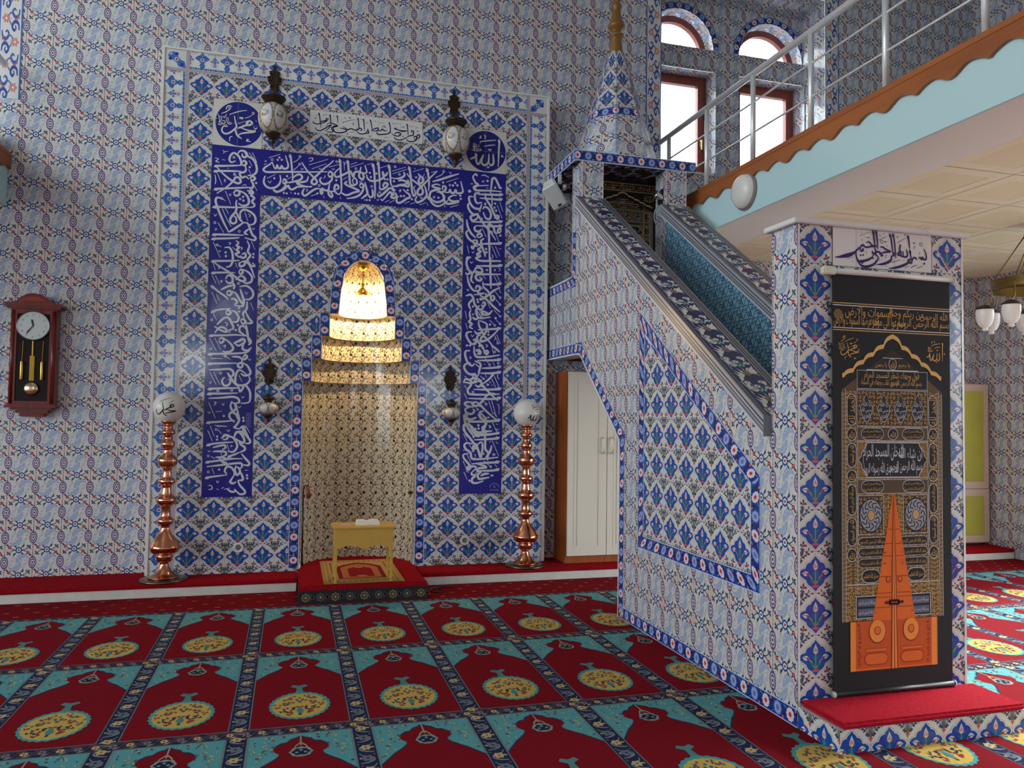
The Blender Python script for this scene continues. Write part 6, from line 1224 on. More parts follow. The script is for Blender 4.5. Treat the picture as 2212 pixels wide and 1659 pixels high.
def kiswah(P, fr, ytop=2.19):
    """printed design; x centred, y height above the floor at the portal"""
    h1, h2, h3, h4 = .0006, .0010, .0014, .0018
    def R(x0, x1, y0, y1, c, h): P.flat(fr, rect(x0, x1, y0, y1), c, h)
    R(-.35, .355, .14, ytop, BLK, .0002)
    # inscription strip
    R(-.35, .355, 1.912, 2.040, (34, 28, 28), .0004)
    for y, c in ((1.908, GOLD_T), (1.919, SILV), (2.030, SILV), (2.041, GOLD_T)): R(-.35, .355, y - .0022, y + .0022, c, h1)
    put_text(P, fr, BISM, .03, .35, 1.923, 1.995, GOLD_T, h2); put_text(P, fr, 'وسارعوا الى مغفرة', -.13, .08, 1.923, 1.985, GOLD_T, .0013); put_text(P, fr, 'وجنة عرضها السموات والارض', -.345, -.08, 1.923, 1.985, GOLD_T, .0012)
    put_text(P, fr, 'الله الرحمن', .17, .34, 1.972, 2.028, GOLD_T, .0016); put_text(P, fr, 'من ربكم وجنة', -.02, .19, 1.968, 2.028, GOLD_T, .0017); put_text(P, fr, 'السموات والارض', -.28, .0, 1.968, 2.028, GOLD_T, .0018)
    P.flat(fr, circ(-.32, 1.985, .026, n=12), (120, 96, 56), h2)
    # names at the shoulders
    write(P, fr, 'disc_left', GOLD_T, h2, .38, (.412, 3.945), (-.252, 1.822), .9); write(P, fr, 'disc_right', GOLD_T, h2, .36, (2.602, 3.945), (.262, 1.822), .9)
    # ornament field below the arch
    top = [(-.30, 1.615), (-.235, 1.66), (-.15, 1.715), (-.06, 1.785), (0, 1.815), (.06, 1.785), (.15, 1.715), (.235, 1.66), (.30, 1.615)]
    P.flat(fr, top + [(.30, .49), (-.30, .49)], (96, 75, 48), h1)
    for i in range(26):
        for j in range(52):
            x, y = -.27 + .0216 * i, .50 + .0216 * j
            if y < float(np.interp(x, [p[0] for p in top], [p[1] for p in top])) - .02:
                r = .0092; s = 1 if (i + j) % 2 else -1; a0 = (i * 7 + j * 3) % 6
                P.flat(fr, stroke([(x + r * (1 - t_ * .6) * math.cos(a0 + s * t_ * 4.6), y + r * (1 - t_ * .6) * math.sin(a0 + s * t_ * 4.6)) for t_ in np.linspace(0, 1, 6)], [.004, .0055, .003], 0), (186, 148, 86), .0008)
    def zt(x): return float(np.interp(x, [p[0] for p in top], [p[1] for p in top]))
    # bead borders
    for s in (-1, 1):
        y = .50
        while y < 1.60:
            P.flat(fr, circ(s * .290, y, .0065, .009, 6), (170, 138, 84), h2); P.flat(fr, circ(s * .290, y, .003, n=4), (30, 26, 34), h3); y += .021
        for x in (.300, .279): R(s * x - .0012, s * x + .0012, .49, zt(s * x) - .01, SILV, h2)
        # side column of ovals
        y = 1.595
        seq = [('c', .165), ('o', .075), ('c', .13), ('o', .072), ('c', .16), ('c', .15), ('o', .075)]
        y = 1.60; k = 0
        for kd, L in seq:
            y1, y0 = y, y - L
            q = capsule(s * .244 - .027, s * .244 + .027, y0 + .004, y1 - .004) if kd == 'c' else circ(s * .244, (y0 + y1) / 2, .029, L / 2 - .005, 14)
            P.flat(fr, q, SILV, h2); P.flat(fr, inset(q, .003), BLK, h3)
            if kd == 'c':
                f2 = Fr(fr.at(np.array([(s * .244 + .019, y0 + .016)]), 0)[0], fr.v, -fr.u); f2.n = fr.n
                put_text(P, f2, ['الحمد لله', BISM, 'الله نور السموات'][k % 3], 0, L - .032, 0, .038, GOLD_T, h4)
            else: put_text(P, fr, 'الله', s * .244 - .017, s * .244 + .017, (y0 + y1) / 2 - .02, (y0 + y1) / 2 + .02, GOLD_T, h4)
            y = y0; k += 1
        R(s * .212 - .0012, s * .212 + .0012, .62, 1.62, SILV, h2)
    def frame(x0, x1, y0, y1, c=SILV, w=.0022, fill=None, h=h2):
        R(x0, x1, y0, y1, c, h)
        R(x0 + w, x1 - w, y0 + w, y1 - w, fill or (64, 48, 36), h + .0002)
    # crown row
    P.flat(fr, [(-.15, 1.718), (-.06, 1.785), (0, 1.812), (.06, 1.785), (.15, 1.718)], (52, 42, 36), h2)
    R(-.155, .155, 1.715, 1.719, SILV, h3); R(-.06, .06, 1.777, 1.780, SILV, h3)
    P.flat(fr, circ(0, 1.748, .024, .029, 14), SILV, h3); P.flat(fr, circ(0, 1.748, .021, .026, 14), BLK, h4); put_text(P, fr, 'الله', -.013, .013, 1.73, 1.766, GOLD_T, .0022)
    put_text(P, fr, 'يا رحمن', -.105, -.035, 1.727, 1.757, GOLD_T, h4); put_text(P, fr, 'يا رحيم', .035, .105, 1.727, 1.757, GOLD_T, h4)
    # long inscription
    frame(-.212, .212, 1.622, 1.714, SILV, .0022, BLK)
    put_text(P, fr, BISM, -.01, .175, 1.628, 1.682, GOLD_T, h4); put_text(P, fr, 'قد نرى تقلب وجهك في السماء', -.19, .03, 1.628, 1.672, GOLD_T, .0020); put_text(P, fr, 'فول وجهك شطر المسجد الحرام', -.17, .16, 1.660, 1.710, GOLD_T, .0022)
    # four pendants
    frame(-.212, .212, 1.438, 1.617)
    scrolls(P, fr, (-.206, .206, 1.444, 1.612), (190, 150, 84), h3, .021, 3)
    for x in (-.157, -.055, .047, .150):
        q = catmull([(x, 1.598), (x + .014, 1.578), (x + .012, 1.568), (x + .040, 1.53), (x + .030, 1.49), (x, 1.452), (x - .030, 1.49), (x - .040, 1.53), (x - .012, 1.568), (x - .014, 1.578)], 3, True)
        P.flat(fr, q, BLK, h3 + .0002); P.flat(fr, inset(q, .003), SILV, h3 + .0004); P.flat(fr, inset(q, .006), (40, 40, 48), h3 + .0006)
        put_text(P, fr, 'حسبي الله', x - .030, x + .030, 1.50, 1.535, SILV, h3 + .0009); put_text(P, fr, 'يا الله', x - .022, x + .022, 1.532, 1.562, SILV, h3 + .0009); put_text(P, fr, 'العزيز', x - .020, x + .020, 1.472, 1.503, SILV, h3 + .0009)
    # oval row and its repeat
    for y0, y1, tri in ((1.366, 1.434, False), (1.106, 1.176, True)):
        frame(-.212, .212, y0, y1, SILV, .002, (86, 68, 46))
        for x0, x1 in ((-.190, -.055), (.055, .190)) if not tri else ((-.190, -.055), (.055, .190)):
            q = capsule(x0, x1, y0 + .004, y1 - .004); P.flat(fr, q, SILV, h3); P.flat(fr, inset(q, .0025), (40, 32, 30), h4)
            put_text(P, fr, BISM, x0 + .014, x1 - .014, (y0 + y1) / 2 + .003, y1 - .010, GOLD_T, .0022); put_text(P, fr, 'انا فتحنا لك فتحا مبينا', x0 + .014, x1 - .014, y0 + .010, (y0 + y1) / 2 - .002, GOLD_T, .0022)
        if not tri:
            P.flat(fr, circ(0, 1.40, .031, .030, 14), SILV, h3); P.flat(fr, circ(0, 1.40, .028, .027, 14), BLK, h4); put_text(P, fr, 'الله', -.017, .017, 1.383, 1.418, GOLD_T, .0022)
    # silver cartouche
    frame(-.212, .212, 1.182, 1.362, SILV, .0022, (150, 118, 66)); scrolls(P, fr, (-.208, .208, 1.186, 1.358), (96, 70, 44), h3, .024, 5)
    q = [(-.208, 1.272), (-.190, 1.292), (-.185, 1.315), (-.165, 1.335), (-.155, 1.358), (.155, 1.358), (.165, 1.335), (.185, 1.315), (.190, 1.292), (.208, 1.272), (.190, 1.252), (.185, 1.229), (.165, 1.209), (.155, 1.186), (-.155, 1.186), (-.165, 1.209), (-.185, 1.229), (-.190, 1.252)]
    P.flat(fr, q, SILV, h4); P.flat(fr, inset(q, .003), (32, 32, 38), h4 + .0003)
    put_text(P, fr, BISM, -.02, .175, 1.195, 1.285, SILV, h4 + .0006); put_text(P, fr, 'لقد صدق الله رسوله الرويا', -.175, .03, 1.195, 1.275, SILV, h4 + .0008); put_text(P, fr, 'لتدخلن المسجد الحرام', -.18, .06, 1.255, 1.350, SILV, h4 + .0010); put_text(P, fr, 'ان شاء الله', .03, .175, 1.265, 1.352, SILV, h4 + .0012)
    # roundels
    for s in (-1, 1):
        x = s * .134
        frame(x - .074, x + .074, .908, 1.098); scrolls(P, fr, (x - .069, x + .069, .913, 1.093), (186, 148, 84), h3, .022, 7 + s)
        P.flat(fr, circ(x, 1.0, .068, .085, 24), BLK, h4); P.flat(fr, circ(x, 1.0, .063, .078, 24), (150, 152, 162), h4 + .0003)
        for k in range(12):
            a = k * PI / 6
            P.flat(fr, stroke([(x + .028 * math.cos(a), 1 + .035 * math.sin(a)), (x + .045 * math.cos(a + .35), 1 + .056 * math.sin(a + .35)), (x + .058 * math.cos(a - .1), 1 + .072 * math.sin(a - .1))], .006, 3), (42, 42, 52), h4 + .0006)
        P.flat(fr, circ(x, 1.0, .022, .027, 14), BLK, h4 + .0008); P.flat(fr, circ(x, 1.0, .019, .024, 14), (196, 156, 100), h4 + .0010)
        # stacked lines
        for y0, y1 in ((.848, .896), (.796, .844), (.744, .792)):
            x0, x1 = (.03, .208) if s > 0 else (-.208, -.03)
            q = capsule(x0, x1, y0 + .002, y1 - .002); P.flat(fr, q, SILV, h3); P.flat(fr, inset(q, .002), (38, 32, 30), h4)
            put_text(P, fr, BISM if y0 > .8 else 'ليغفر لك الله ما تقدم من ذنبك', x0 + .012, x1 - .012, y0 + .007, y1 - .007, GOLD_T, .0022)
        x0, x1 = (.08, .190) if s > 0 else (-.190, -.08)
        q = capsule(x0, x1, .672, .738); P.flat(fr, q, SILV, h3); P.flat(fr, inset(q, .003), (30, 28, 30), h4); put_text(P, fr, 'صدق الله العظيم', x0 + .012, x1 - .012, .684, .726, GOLD_T, .0022)
        R(*sorted((s * .06, s * .275)), .664, .668, SILV, h3)
        a, b = sorted((s * .07, s * .275)); scrolls(P, fr, (a, b, .615, .660), (190, 152, 84), h3, .023, 11 + s)
        a, b = sorted((s * .225, s * .275)); scrolls(P, fr, (a, b, .495, .615), (190, 152, 84), h3, .024, 21 + s)
        x0, x1 = sorted((s * .09, s * .222)); frame(x0, x1, .502, .610, SILV, .003, (30, 32, 44))
        for y0 in (.513, .560): R(x0 + .010, x1 - .010, y0, y0 + .036, (92, 98, 118), h4); put_text(P, fr, BISM, x0 + .014, x1 - .014, y0 + .004, y0 + .032, (200, 204, 216), .0022)
    scrolls(P, fr, (-.055, .055, .92, 1.09), (176, 140, 80), h3, .02, 31)
    # golden arch line, scalloped
    def archl(off):
        q = []
        K = [(.0, 1.898), (.055, 1.845), (.115, 1.805), (.175, 1.765), (.235, 1.722), (.298, 1.682)]
        for (x0, y0), (x1, y1) in zip(K, K[1:]):
            for t in np.linspace(0, 1, 6)[:-1]:
                b = math.sin(PI * t) * .012
                nx, ny = (y0 - y1), (x1 - x0); L = math.hypot(nx, ny)
                q.append((x0 + (x1 - x0) * t + nx / L * (b) , y0 + (y1 - y0) * t + ny / L * b - off))
        q.append((.298, K[-1][1] + .015 - off)); return q
    a, b = archl(0), archl(.022)
    P.flat(fr, a + b[::-1], (222, 178, 104), h4); P.flat(fr, [(-x, y) for x, y in a][::-1] + [(-x, y) for x, y in b], (222, 178, 104), h4)
    # the golden door
    OR, OD, OL = (222, 104, 32), (150, 52, 18), (236, 142, 60)
    R(-.256, .262, .252, .488, OR, h4)
    for s in (-1, 1):
        x0, x1 = sorted((s * .225, s * .256)); R(x0, x1, .252, .488, OL, .0022)
        x0, x1 = sorted((s * .02, s * .225)); R(x0, x1, .262, .488, (200, 84, 28), .0022)
        x0, x1 = sorted((s * .19, s * .218)); scrolls(P, fr, (x0, x1, .27, .48), OD, .0026, .022, 51 + s)
        P.flat(fr, capsule(*sorted((s * .035, s * .178)), .275, .335), OD, .0026); P.flat(fr, capsule(*sorted((s * .040, s * .173)), .280, .330), OR, .0029); P.flat(fr, capsule(*sorted((s * .040, s * .173)), .338, .356), OD, .0026); P.flat(fr, capsule(*sorted((s * .043, s * .17)), .341, .353), OR, .0029)
    cone = lambda y: .004 + (.125 - .004) * (1.100 - y) / (1.100 - .488)
    P.flat(fr, [(-.128, .488), (.128, .488), (.006, 1.100), (-.006, 1.100)], OR, .0022)
    P.flat(fr, [(-.02, .252), (.02, .252), (.012, .8), (.002, 1.095), (-.002, 1.095), (-.012, .8)], OD, .0032); P.flat(fr, [(-.015, .252), (-.003, .252), (-.001, 1.08), (-.004, .9)], OL, .0035); P.flat(fr, [(.003, .252), (.015, .252), (.004, .9), (.001, 1.08)], OL, .0035)
    for y in (.93, .86, .80, .70, .62, .60, .55): R(-cone(y) + .002, cone(y) - .002, y - .0018, y + .0018, OD, .0029)
    for s in (-1, 1):
        P.flat(fr, circ(s * .10, .435, .05, .058, 20), OD, .0033); P.flat(fr, circ(s * .10, .438, .046, .054, 20), OL, .0036); P.flat(fr, circ(s * .10, .44, .020, .022, 12), OD, .0039); P.flat(fr, circ(s * .10, .441, .016, .018, 12), OR, .0042)
        P.flat(fr, circ(s * .035, .685, .014, .017, 10), OD, .0033); P.flat(fr, circ(s * .035, .687, .009, .012, 10), OR, .0036)
    R(-.055, .055, .566, .580, (84, 18, 24), .0037); R(-.03, .03, .558, .588, (84, 18, 24), .0037); R(-.022, .022, .571, .575, (214, 120, 60), .0040)
def banner_mesh(fr, parent, thick=.004, ytop=2.19, left=-.35):
    P = Paint()
    a = [(left, .14), (.355, .14), (.355, ytop), (left, ytop)]
    F = [fr.at(np.array([q]), 0)[0] for q in a]; Bk = [fr.at(np.array([q]), -thick)[0] for q in a]
    P.poly(Bk[::-1], BLK); P.poly(F, BLK)
    for i in range(4): P.poly([F[(i + 1) % 4], F[i], Bk[i], Bk[(i + 1) % 4]], BLK)
    kiswah(P, fr, ytop)
    return P.build('fabric', CLOTH, parent)
t = thing('hanging_banner', 'tall black gold-embroidered banner with an orange door picture hanging in the pulpit doorway', 'banner')
banner_mesh(Fr((3.795, -3.788, 0), X3, Z3), t)
obj('top_roller', tube(bmesh.new(), [(3.395, -3.790, 2.196), (4.172, -3.790, 2.196)], .0145, 16), pmat('cream_roller', (222, 220, 214), rough=.35), t, True)
bm = bx(3.385, 3.455, -3.806, -3.769, 2.176, 2.216, .005); obj('bracket', bm, pmat('cream_bracket', (220, 218, 196), rough=.4), t)
obj('end_cap', tube(bmesh.new(), [(4.166, -3.790, 2.196), (4.178, -3.790, 2.196)], .017, 16), pmat('cream_bracket'), t, True)
obj('bottom_rod', tube(bmesh.new(), [(3.445, -3.790, .152), (4.158, -3.790, .152)], .013, 14), pmat('black_rod', (44, 46, 50), rough=.35), t, True)
for x in (3.443, 4.155): obj('rod_cap', tube(bmesh.new(), [(x, -3.790, .152), (x + .006, -3.790, .152)], .015, 14), pmat('pale_cap', (196, 200, 196), rough=.4), t, True)
cordt = thing('cord', 'thin white cord running from the portal top to the right end of the banner roller', 'cord')
obj('string', tube(bmesh.new(), [(3.975, -3.796, 2.448), (3.99, -3.797, 2.452), (4.02, -3.797, 2.415), (4.09, -3.800, 2.30), (4.145, -3.812, 2.205), (4.155, -3.812, 2.175), (4.165, -3.808, 2.178), (4.168, -3.808, 2.20)], .0022, 6, 4), pmat('white_cord', (214, 208, 196), rough=.7), cordt, True)
t = thing('hanging_banner', 'black gold-embroidered banner hanging in the shade under the pulpit canopy', 'banner')
f_ = Fr((3.805, -.44, 2.45), X3, Z3 * .58); f_.n = -Y3
banner_mesh(f_, t, ytop=2.098, left=-.43)
obj('bottom_rod', tube(bmesh.new(), [(3.45, -.442, 2.535), (4.05, -.442, 2.535)], .010, 12), BLACKMETAL, t, True)
# ------------------------------------------------------------------ copper candle stands with globes
LETTER_BLACK = pmat('black_enamel', (28, 28, 30), rough=.4)
def candle_stand(x, y, label):
    Z0 = .1085
    t = thing('candle_stand', label, 'floor lamp', (x, y, Z0))
    k = .00129
    bm = lathe(bmesh.new(), [(0, 0), (.178, 0), (.180, .006), (.176, .012), (.150, .014), (.11, .016), (0, .016)], 48)
    obj('base_plate', bm, pmat('dull_pewter', (120, 112, 92), rough=.3, metal=1.0), t, True)
    prof = [(140, 1455)]
    pr = [(92, 1449), (72, 1440), (56, 1428), (38, 1405), (27, 1378), (25, 1364), (34, 1357), (42, 1352), (46, 1340), (48, 1318), (44, 1309), (58, 1302), (76, 1294), (86, 1272), (86, 1256), (78, 1240), (66, 1216), (50, 1194), (36, 1175), (28, 1155), (25, 1138), (30, 1128), (44, 1115), (49, 1102), (46, 1088), (32, 1076), (27, 1066), (25, 1040), (27, 1018), (32, 1006), (50, 992), (58, 972), (55, 955), (42, 942), (33, 934), (30, 925), (26, 900), (25, 886), (30, 876), (45, 862), (49, 850), (45, 836), (32, 828), (28, 820), (25, 795), (26, 772), (34, 762), (52, 748), (58, 722), (54, 702), (36, 686), (28, 676), (24, 655), (26, 644), (36, 632), (40, 612), (34, 596), (25, 586), (22, 572), (26, 560), (38, 550), (41, 538), (34, 524), (23, 514), (22, 500), (30, 490), (40, 480), (44, 466)]
    P_ = [(r * k * 1.02, .0125 + (1460 - yy) * k * .985) for r, yy in pr]
    C_ = catmull(P_, 3)
    bm = lathe(bmesh.new(), [(0, .014)] + [(max(a, .005), b) for a, b in C_] + [(0, C_[-1][1])], 36)
    obj('turned_stem', bm, COPPER, t, True)
    zt = C_[-1][1]
    bm = bmesh.new(); bmesh.ops.create_uvsphere(bm, u_segments=40, v_segments=24, radius=.124)
    bmesh.ops.translate(bm, vec=(0, 0, zt + .110), verts=bm.verts)
    g = obj('globe', bm, GLOBE, t, True)
    return t, g, zt + .110
def globe_writing(g, zc, strokes, parent, cx, cz, az, r=.1246):
    """brush strokes (local metres) wrapped round the globe; az = direction it faces"""
    P = Paint()
    for pts, w in strokes:
        q = stroke(pts, w, 5)
        n_ = len(q) // 2
        L, R = q[:n_], q[n_:][::-1]
        def m(p):
            a = p[0] / .124; b = p[1] / .124
            x, y, z = math.sin(a) * math.cos(b), -math.cos(a) * math.cos(b), math.sin(b)
            ca, sa = math.cos(az), math.sin(az)
            return (r * (x * ca - y * sa), r * (x * sa + y * ca), zc + r * z)
        for i in range(n_ - 1): P.poly([m(R[i]), m(R[i + 1]), m(L[i + 1]), m(L[i])], (28, 28, 30))
    P.build('lettering', PRINT, g)
t, g, zc = candle_stand(-.045, -.185, 'tall copper candle stand with a white globe lamp, standing left of the prayer niche')
MUH = script_strokes('disc_left', .60, (.412, 3.945), 9)
globe_writing(g, zc, MUH, t, 0, 0, -.10)
t, g, zc = candle_stand(2.985, -.185, 'tall copper candle stand with a white globe lamp, standing right of the prayer niche')
ALL = script_strokes('disc_right', .55, (2.602, 3.945), 12)
globe_writing(g, zc, ALL, t, 0, 0, .42)

# ------------------------------------------------------------------ pendulum wall clock
t = thing('wall_clock', 'red-brown wooden pendulum clock hanging on the tiled wall at the left', 'clock', (-1.105, WY, 1.39))
def ck(nm, bm, m, par=None, sm=False): return obj(nm, bm, m, par or t, sm)
W_ = .165
bm = bx(-W_, W_, -.105, -.002, .10, .88, .004)
ck('case', bm, REDWOOD)
bm = bmesh.new()
top = [(-.205, .895), (-.205, .915), (-.19, .925), (-.15, .928), (-.12, .94), (-.09, .972), (-.05, .995), (0, 1.003), (.05, .995), (.09, .972), (.12, .94), (.15, .928), (.19, .925), (.205, .915), (.205, .895)]
prism(bm, top, lambda x, z, d: (x, d, z), -.135, -.002); box(bm, -.195, .195, -.128, -.002, .878, .897, .004)
ck('crest', bm, REDWOOD)
bm = bmesh.new()
arch_t = [(-.10, .935), (-.07, .955), (-.035, .972), (0, .977), (.035, .972), (.07, .955), (.10, .935)]
prism(bm, arch_t, lambda x, z, d: (x, d, z), -.140, -.134); ck('crest_panel', bm, pmat('lighter_mahogany', (150, 46, 30), rough=.3))
bm = bx(-.185, .185, -.125, -.002, .082, .102, .004); box(bm, -.15, .15, -.10, -.002, .064, .083, .004); box(bm, -.12, .12, -.085, -.002, .040, .065, .006); box(bm, -.095, .095, -.075, -.002, .012, .041, .008)
ck('plinth', bm, REDWOOD)
bm = bx(-.130, .130, -.1065, -.1045, .128, .85); ck('dark_interior', bm, pmat('dark_clock_interior', (30, 15, 14), rough=.5, spec=.2))
for s in (-1, 1):
    x = s * .145
    ck('column', tube(bmesh.new(), [(x, -.112, .115), (x, -.112, .865)], .0125, 12), REDWOOD, sm=True)
bm = bmesh.new(); rectring(bm, -.135, .135, .118, .858, .018, -.112, -.104); ck('door_frame', bm, REDWOOD)
bm = lathe(bmesh.new(), [(0, 0), (.118, 0), (.122, .006), (.120, .014), (.112, .016), (.108, .010), (0, .010)], 48); bm.transform(Matrix.Translation((0, -.1065, .742)) @ Matrix.Rotation(PI / 2, 4, 'X')); ck('bezel', bm, pmat('steel_bezel', (120, 122, 126), rough=.25, metal=1), sm=True)
P = Paint(); ff = Fr((0, -.1225, .742), X3, Z3)
P.flat(ff, circ(0, 0, .111, n=48), (208, 218, 218), 0)
ROM = {12: '12', 1: '1', 2: '2', 3: '3', 4: '4', 5: '5', 6: '6', 7: '7', 8: '8', 9: '9', 10: '10', 11: '11'}
def put_latin(P, fr, s, cx, cy, h, col, z, mat=0, wmax=None):
    cu = bpy.data.curves.new('n', 'FONT'); cu.body = s; cu.resolution_u = 3
    o = bpy.data.objects.new('n', cu); COL.objects.link(o)
    dg = bpy.context.evaluated_depsgraph_get(); me = o.evaluated_get(dg).to_mesh(); me.calc_loop_triangles()
    co = np.array([v.co[:2] for v in me.vertices]); tr = np.array([t_.vertices[:] for t_ in me.loop_triangles])
    o.evaluated_get(dg).to_mesh_clear(); bpy.data.objects.remove(o); bpy.data.curves.remove(cu)
    lo, hi = co.min(0), co.max(0); k = h / (hi[1] - lo[1])
    P.add(fr.at((co[tr] - (lo + hi) / 2) * k + np.array([cx, cy]), z), col, mat)
for hh in range(1, 13):
    a = PI / 2 - hh * PI / 6
    put_latin(P, ff, ROM[hh], .088 * math.cos(a), .088 * math.sin(a), .017, (60, 66, 78), .0006)
for m_ in range(60):
    a = m_ * PI / 30; P.flat(ff, stroke([(.101 * math.cos(a), .101 * math.sin(a)), (.106 * math.cos(a), .106 * math.sin(a))], .0016, 0), (90, 96, 104), .0006)
fc = P.build('dial', PRINT, t)
for nm, ang, L, w in (('hour_hand', PI / 2 - 2 * PI * (11.6 / 12), .055, .007), ('minute_hand', PI / 2 - 2 * PI * (36 / 60), .085, .005)):
    dx, dz = math.cos(ang), math.sin(ang)
    bm = bmesh.new(); prism(bm, [(-dx * .012 - dz * w / 3, -dz * .012 + dx * w / 3), (dx * L * .7 - dz * w, dz * L * .7 + dx * w), (dx * L, dz * L), (dx * L * .7 + dz * w, dz * L * .7 - dx * w), (-dx * .012 + dz * w / 3, -dz * .012 - dx * w / 3)], lambda x, z, d: (x, d, .742 + z), -.1275 - (.001 if nm[0] == 'm' else 0), -.1262 - (.001 if nm[0] == 'm' else 0))
    obj(nm, bm, BLACK, fc)
for s, z0, z1 in ((-1, .305, .455), (1, .305, .455)):
    x = s * .072
    wt = ck('weight', lathe(bmesh.new(), [(0, z0), (.011, z0), (.012, z0 + .004), (.012, z1 - .004), (.011, z1), (0, z1)], 18, x, -.115), BRASS, sm=True)
    obj('chain', tube(bmesh.new(), [(x, -.115, z1), (x + .004, -.115, .62)], .0022, 6), BRASS, wt)
pn = ck('pendulum_rod', bx(-.018, .018, -.114, -.109, .30, .50, .001), pmat('engraved_brass', (186, 150, 66), rough=.35, metal=1.0, wood=((140, 108, 40), (40, 1, 1))))
obj('hanger', bx(-.005, .005, -.113, -.109, .50, .63), BRASS, pn)
bm = lathe(bmesh.new(), [(0, -.006), (.040, -.005), (.055, 0), (.050, .010), (.030, .017), (0, .020)], 32); bm.transform(Matrix.Translation((0, -.112, .235)) @ Matrix.Rotation(PI / 2, 4, 'X')); obj('bob', bm, pmat('bright_brass', (220, 206, 168), rough=.18, metal=1.0), pn, True)

# ------------------------------------------------------------------ mosaic wall lamps
MOSAIC = pmat('mosaic_glass', attr=True, rough=0.22, bump=.5, bscale=160.0, bdist=.004)
def wall_lamp(x, ztop, s, label, big):
    t = thing('wall_lamp', label, 'wall lamp', (x, -.0035, ztop), 0, 'mosaic wall lamps')
    H = .31 if big else .225
    D = .125 if big else .085
    bm = bmesh.new()                              # pierced back plate of scrolls
    def f(a, b, d): return (a, d, b)
    w = .058 if big else .058
    prism(bm, catmull([(0, 0), (.016, -.03), (.010, -.05), (.030, -.06), (.044, -.085), (.036, -.10), (.058, -.125), (.052, -.16), (.032, -.18), (.040, -.21), (.018, -.235), (.012, -H), (-.012, -H), (-.018, -.235), (-.040, -.21), (-.032, -.18), (-.052, -.16), (-.058, -.125), (-.036, -.10), (-.044, -.085), (-.030, -.06), (-.010, -.05), (-.016, -.03)], 3, True).tolist(), f, -.008, 0)
    pl = obj('back_plate', bm, BRONZE, t)
    for sx_ in (-1, 1):
        for (cx, cz, r) in ((.032, -.085, .018), (.040, -.135, .022), (.026, -.19, .018)):
            q = [(sx_ * (cx + r * (1 - k * .075) * math.cos(.6 + k * .75)), -.012, cz + r * (1 - k * .075) * math.sin(.6 + k * .75)) for k in range(9)]
            obj('scroll', tube(bmesh.new(), q, .005, 6, 2), BRONZE, pl, True)
    zc_ = -.40 if big else -.352
    obj('arm', tube(bmesh.new(), [(0, -.006, -H + .03), (0, -.04, -H - .005), (0, -D * .8, -H - .01), (0, -D, -H + .03)], [.011, .010, .009, .008], 8, 4), BRONZE, t, True)
    if big:
        cap = [(0, -.31), (.014, -.312), (.022, -.322), (.045, -.334), (.100, -.340), (.104, -.348), (.098, -.356), (.084, -.372), (.072, -.392), (.062, -.402), (0, -.402)]
        gl = [(.060, -.402), (.085, -.42), (.108, -.45), (.121, -.49), (.124, -.53), (.118, -.57), (.102, -.61), (.080, -.64), (.055, -.655)]
        fin = [(.056, -.650), (.066, -.654), (.060, -.668), (.042, -.690), (.024, -.708), (.016, -.716), (.026, -.724), (.018, -.738), (.008, -.748), (.010, -.758), (.002, -.775), (0, -.775)]
    else:
        cap = [(0, -.315), (.012, -.318), (.020, -.33), (.046, -.345), (.050, -.352), (.038, -.372), (.028, -.384), (.034, -.392), (0, -.394)]
        gl = [(.030, -.39), (.056, -.40), (.078, -.42), (.084, -.438), (.078, -.458), (.058, -.478), (.036, -.490)]
        fin = [(.034, -.487), (.044, -.492), (.036, -.508), (.018, -.524), (.012, -.534), (.016, -.542), (.006, -.556), (.002, -.572), (0, -.573)]
    obj('cap', lathe(bmesh.new(), cap, 28, 0, -D), BRONZE, t, True)
    for k in range(16 if big else 10):            # pierced rim beads
        a = 2 * PI * k / (16 if big else 10); r = .096 if big else .046; zz_ = -.360 if big else -.358
    P = Paint(); n_ = 96; rr = np.random.RandomState(3 if big else 5)
    G = catmull(gl, 6)
    for (r0, z0), (r1, z1) in zip(G, G[1:]):
        for k in range(n_):
            a, b = 2 * PI * k / n_, 2 * PI * (k + 1) / n_
            # panels: medallions of crackle glass between bead lines
            f6 = ((k + 8) % 16) / 16.0; vz = (z0 - gl[0][1]) / (gl[-1][1] - gl[0][1])
            e = ((f6 - .5) / .42) ** 2 + ((vz - .48) / .40) ** 2
            j = rr.randint(-16, 16)
            c = (214 + j, 200 + j, 182 + j) if e < 1 and (k // 16) % 2 else (206 + j, 206 + j, 210 + j) if e < 1 else (136 + j, 128 + j, 114 + j) if e < 1.5 else (188 + j, 180 + j, 168 + j)
            P.poly([(r0 * math.cos(a), -D + r0 * math.sin(a), z0), (r1 * math.cos(a), -D + r1 * math.sin(a), z1), (r1 * math.cos(b), -D + r1 * math.sin(b), z1), (r0 * math.cos(b), -D + r0 * math.sin(b), z0)], c)
    g_ = P.build('glass_globe', MOSAIC, t)
    if big:                                       # the black script on the front medallions
        P = Paint()
        for az in (-.55, .5):
            for q, w_ in (([(.028, .03), (.026, -.012)], .004), ([(.016, .022), (.012, -.012), (.004, -.016), (-.002, .0)], .005), ([(-.002, -.014), (-.016, -.012), (-.022, .008), (-.028, -.006), (-.02, -.02)], .005), ([(-.02, .026), (.0, .032), (.018, .03)], .003)):
                S_q = stroke(q, w_, 3); n2 = len(S_q) // 2; L_, R_ = S_q[:n2], S_q[n2:][::-1]
                def m(p):
                    a = p[0] / .122 + az; r = .1252
                    return (r * math.sin(a), -D - r * math.cos(a), -.525 + p[1])
                for i in range(n2 - 1): P.poly([m(R_[i]), m(R_[i + 1]), m(L_[i + 1]), m(L_[i])], (40, 38, 40))
        P.build('lettering', PRINT, g_)
    obj('finial', lathe(bmesh.new(), fin, 20, 0, -D), BRONZE, t, True)
    return t
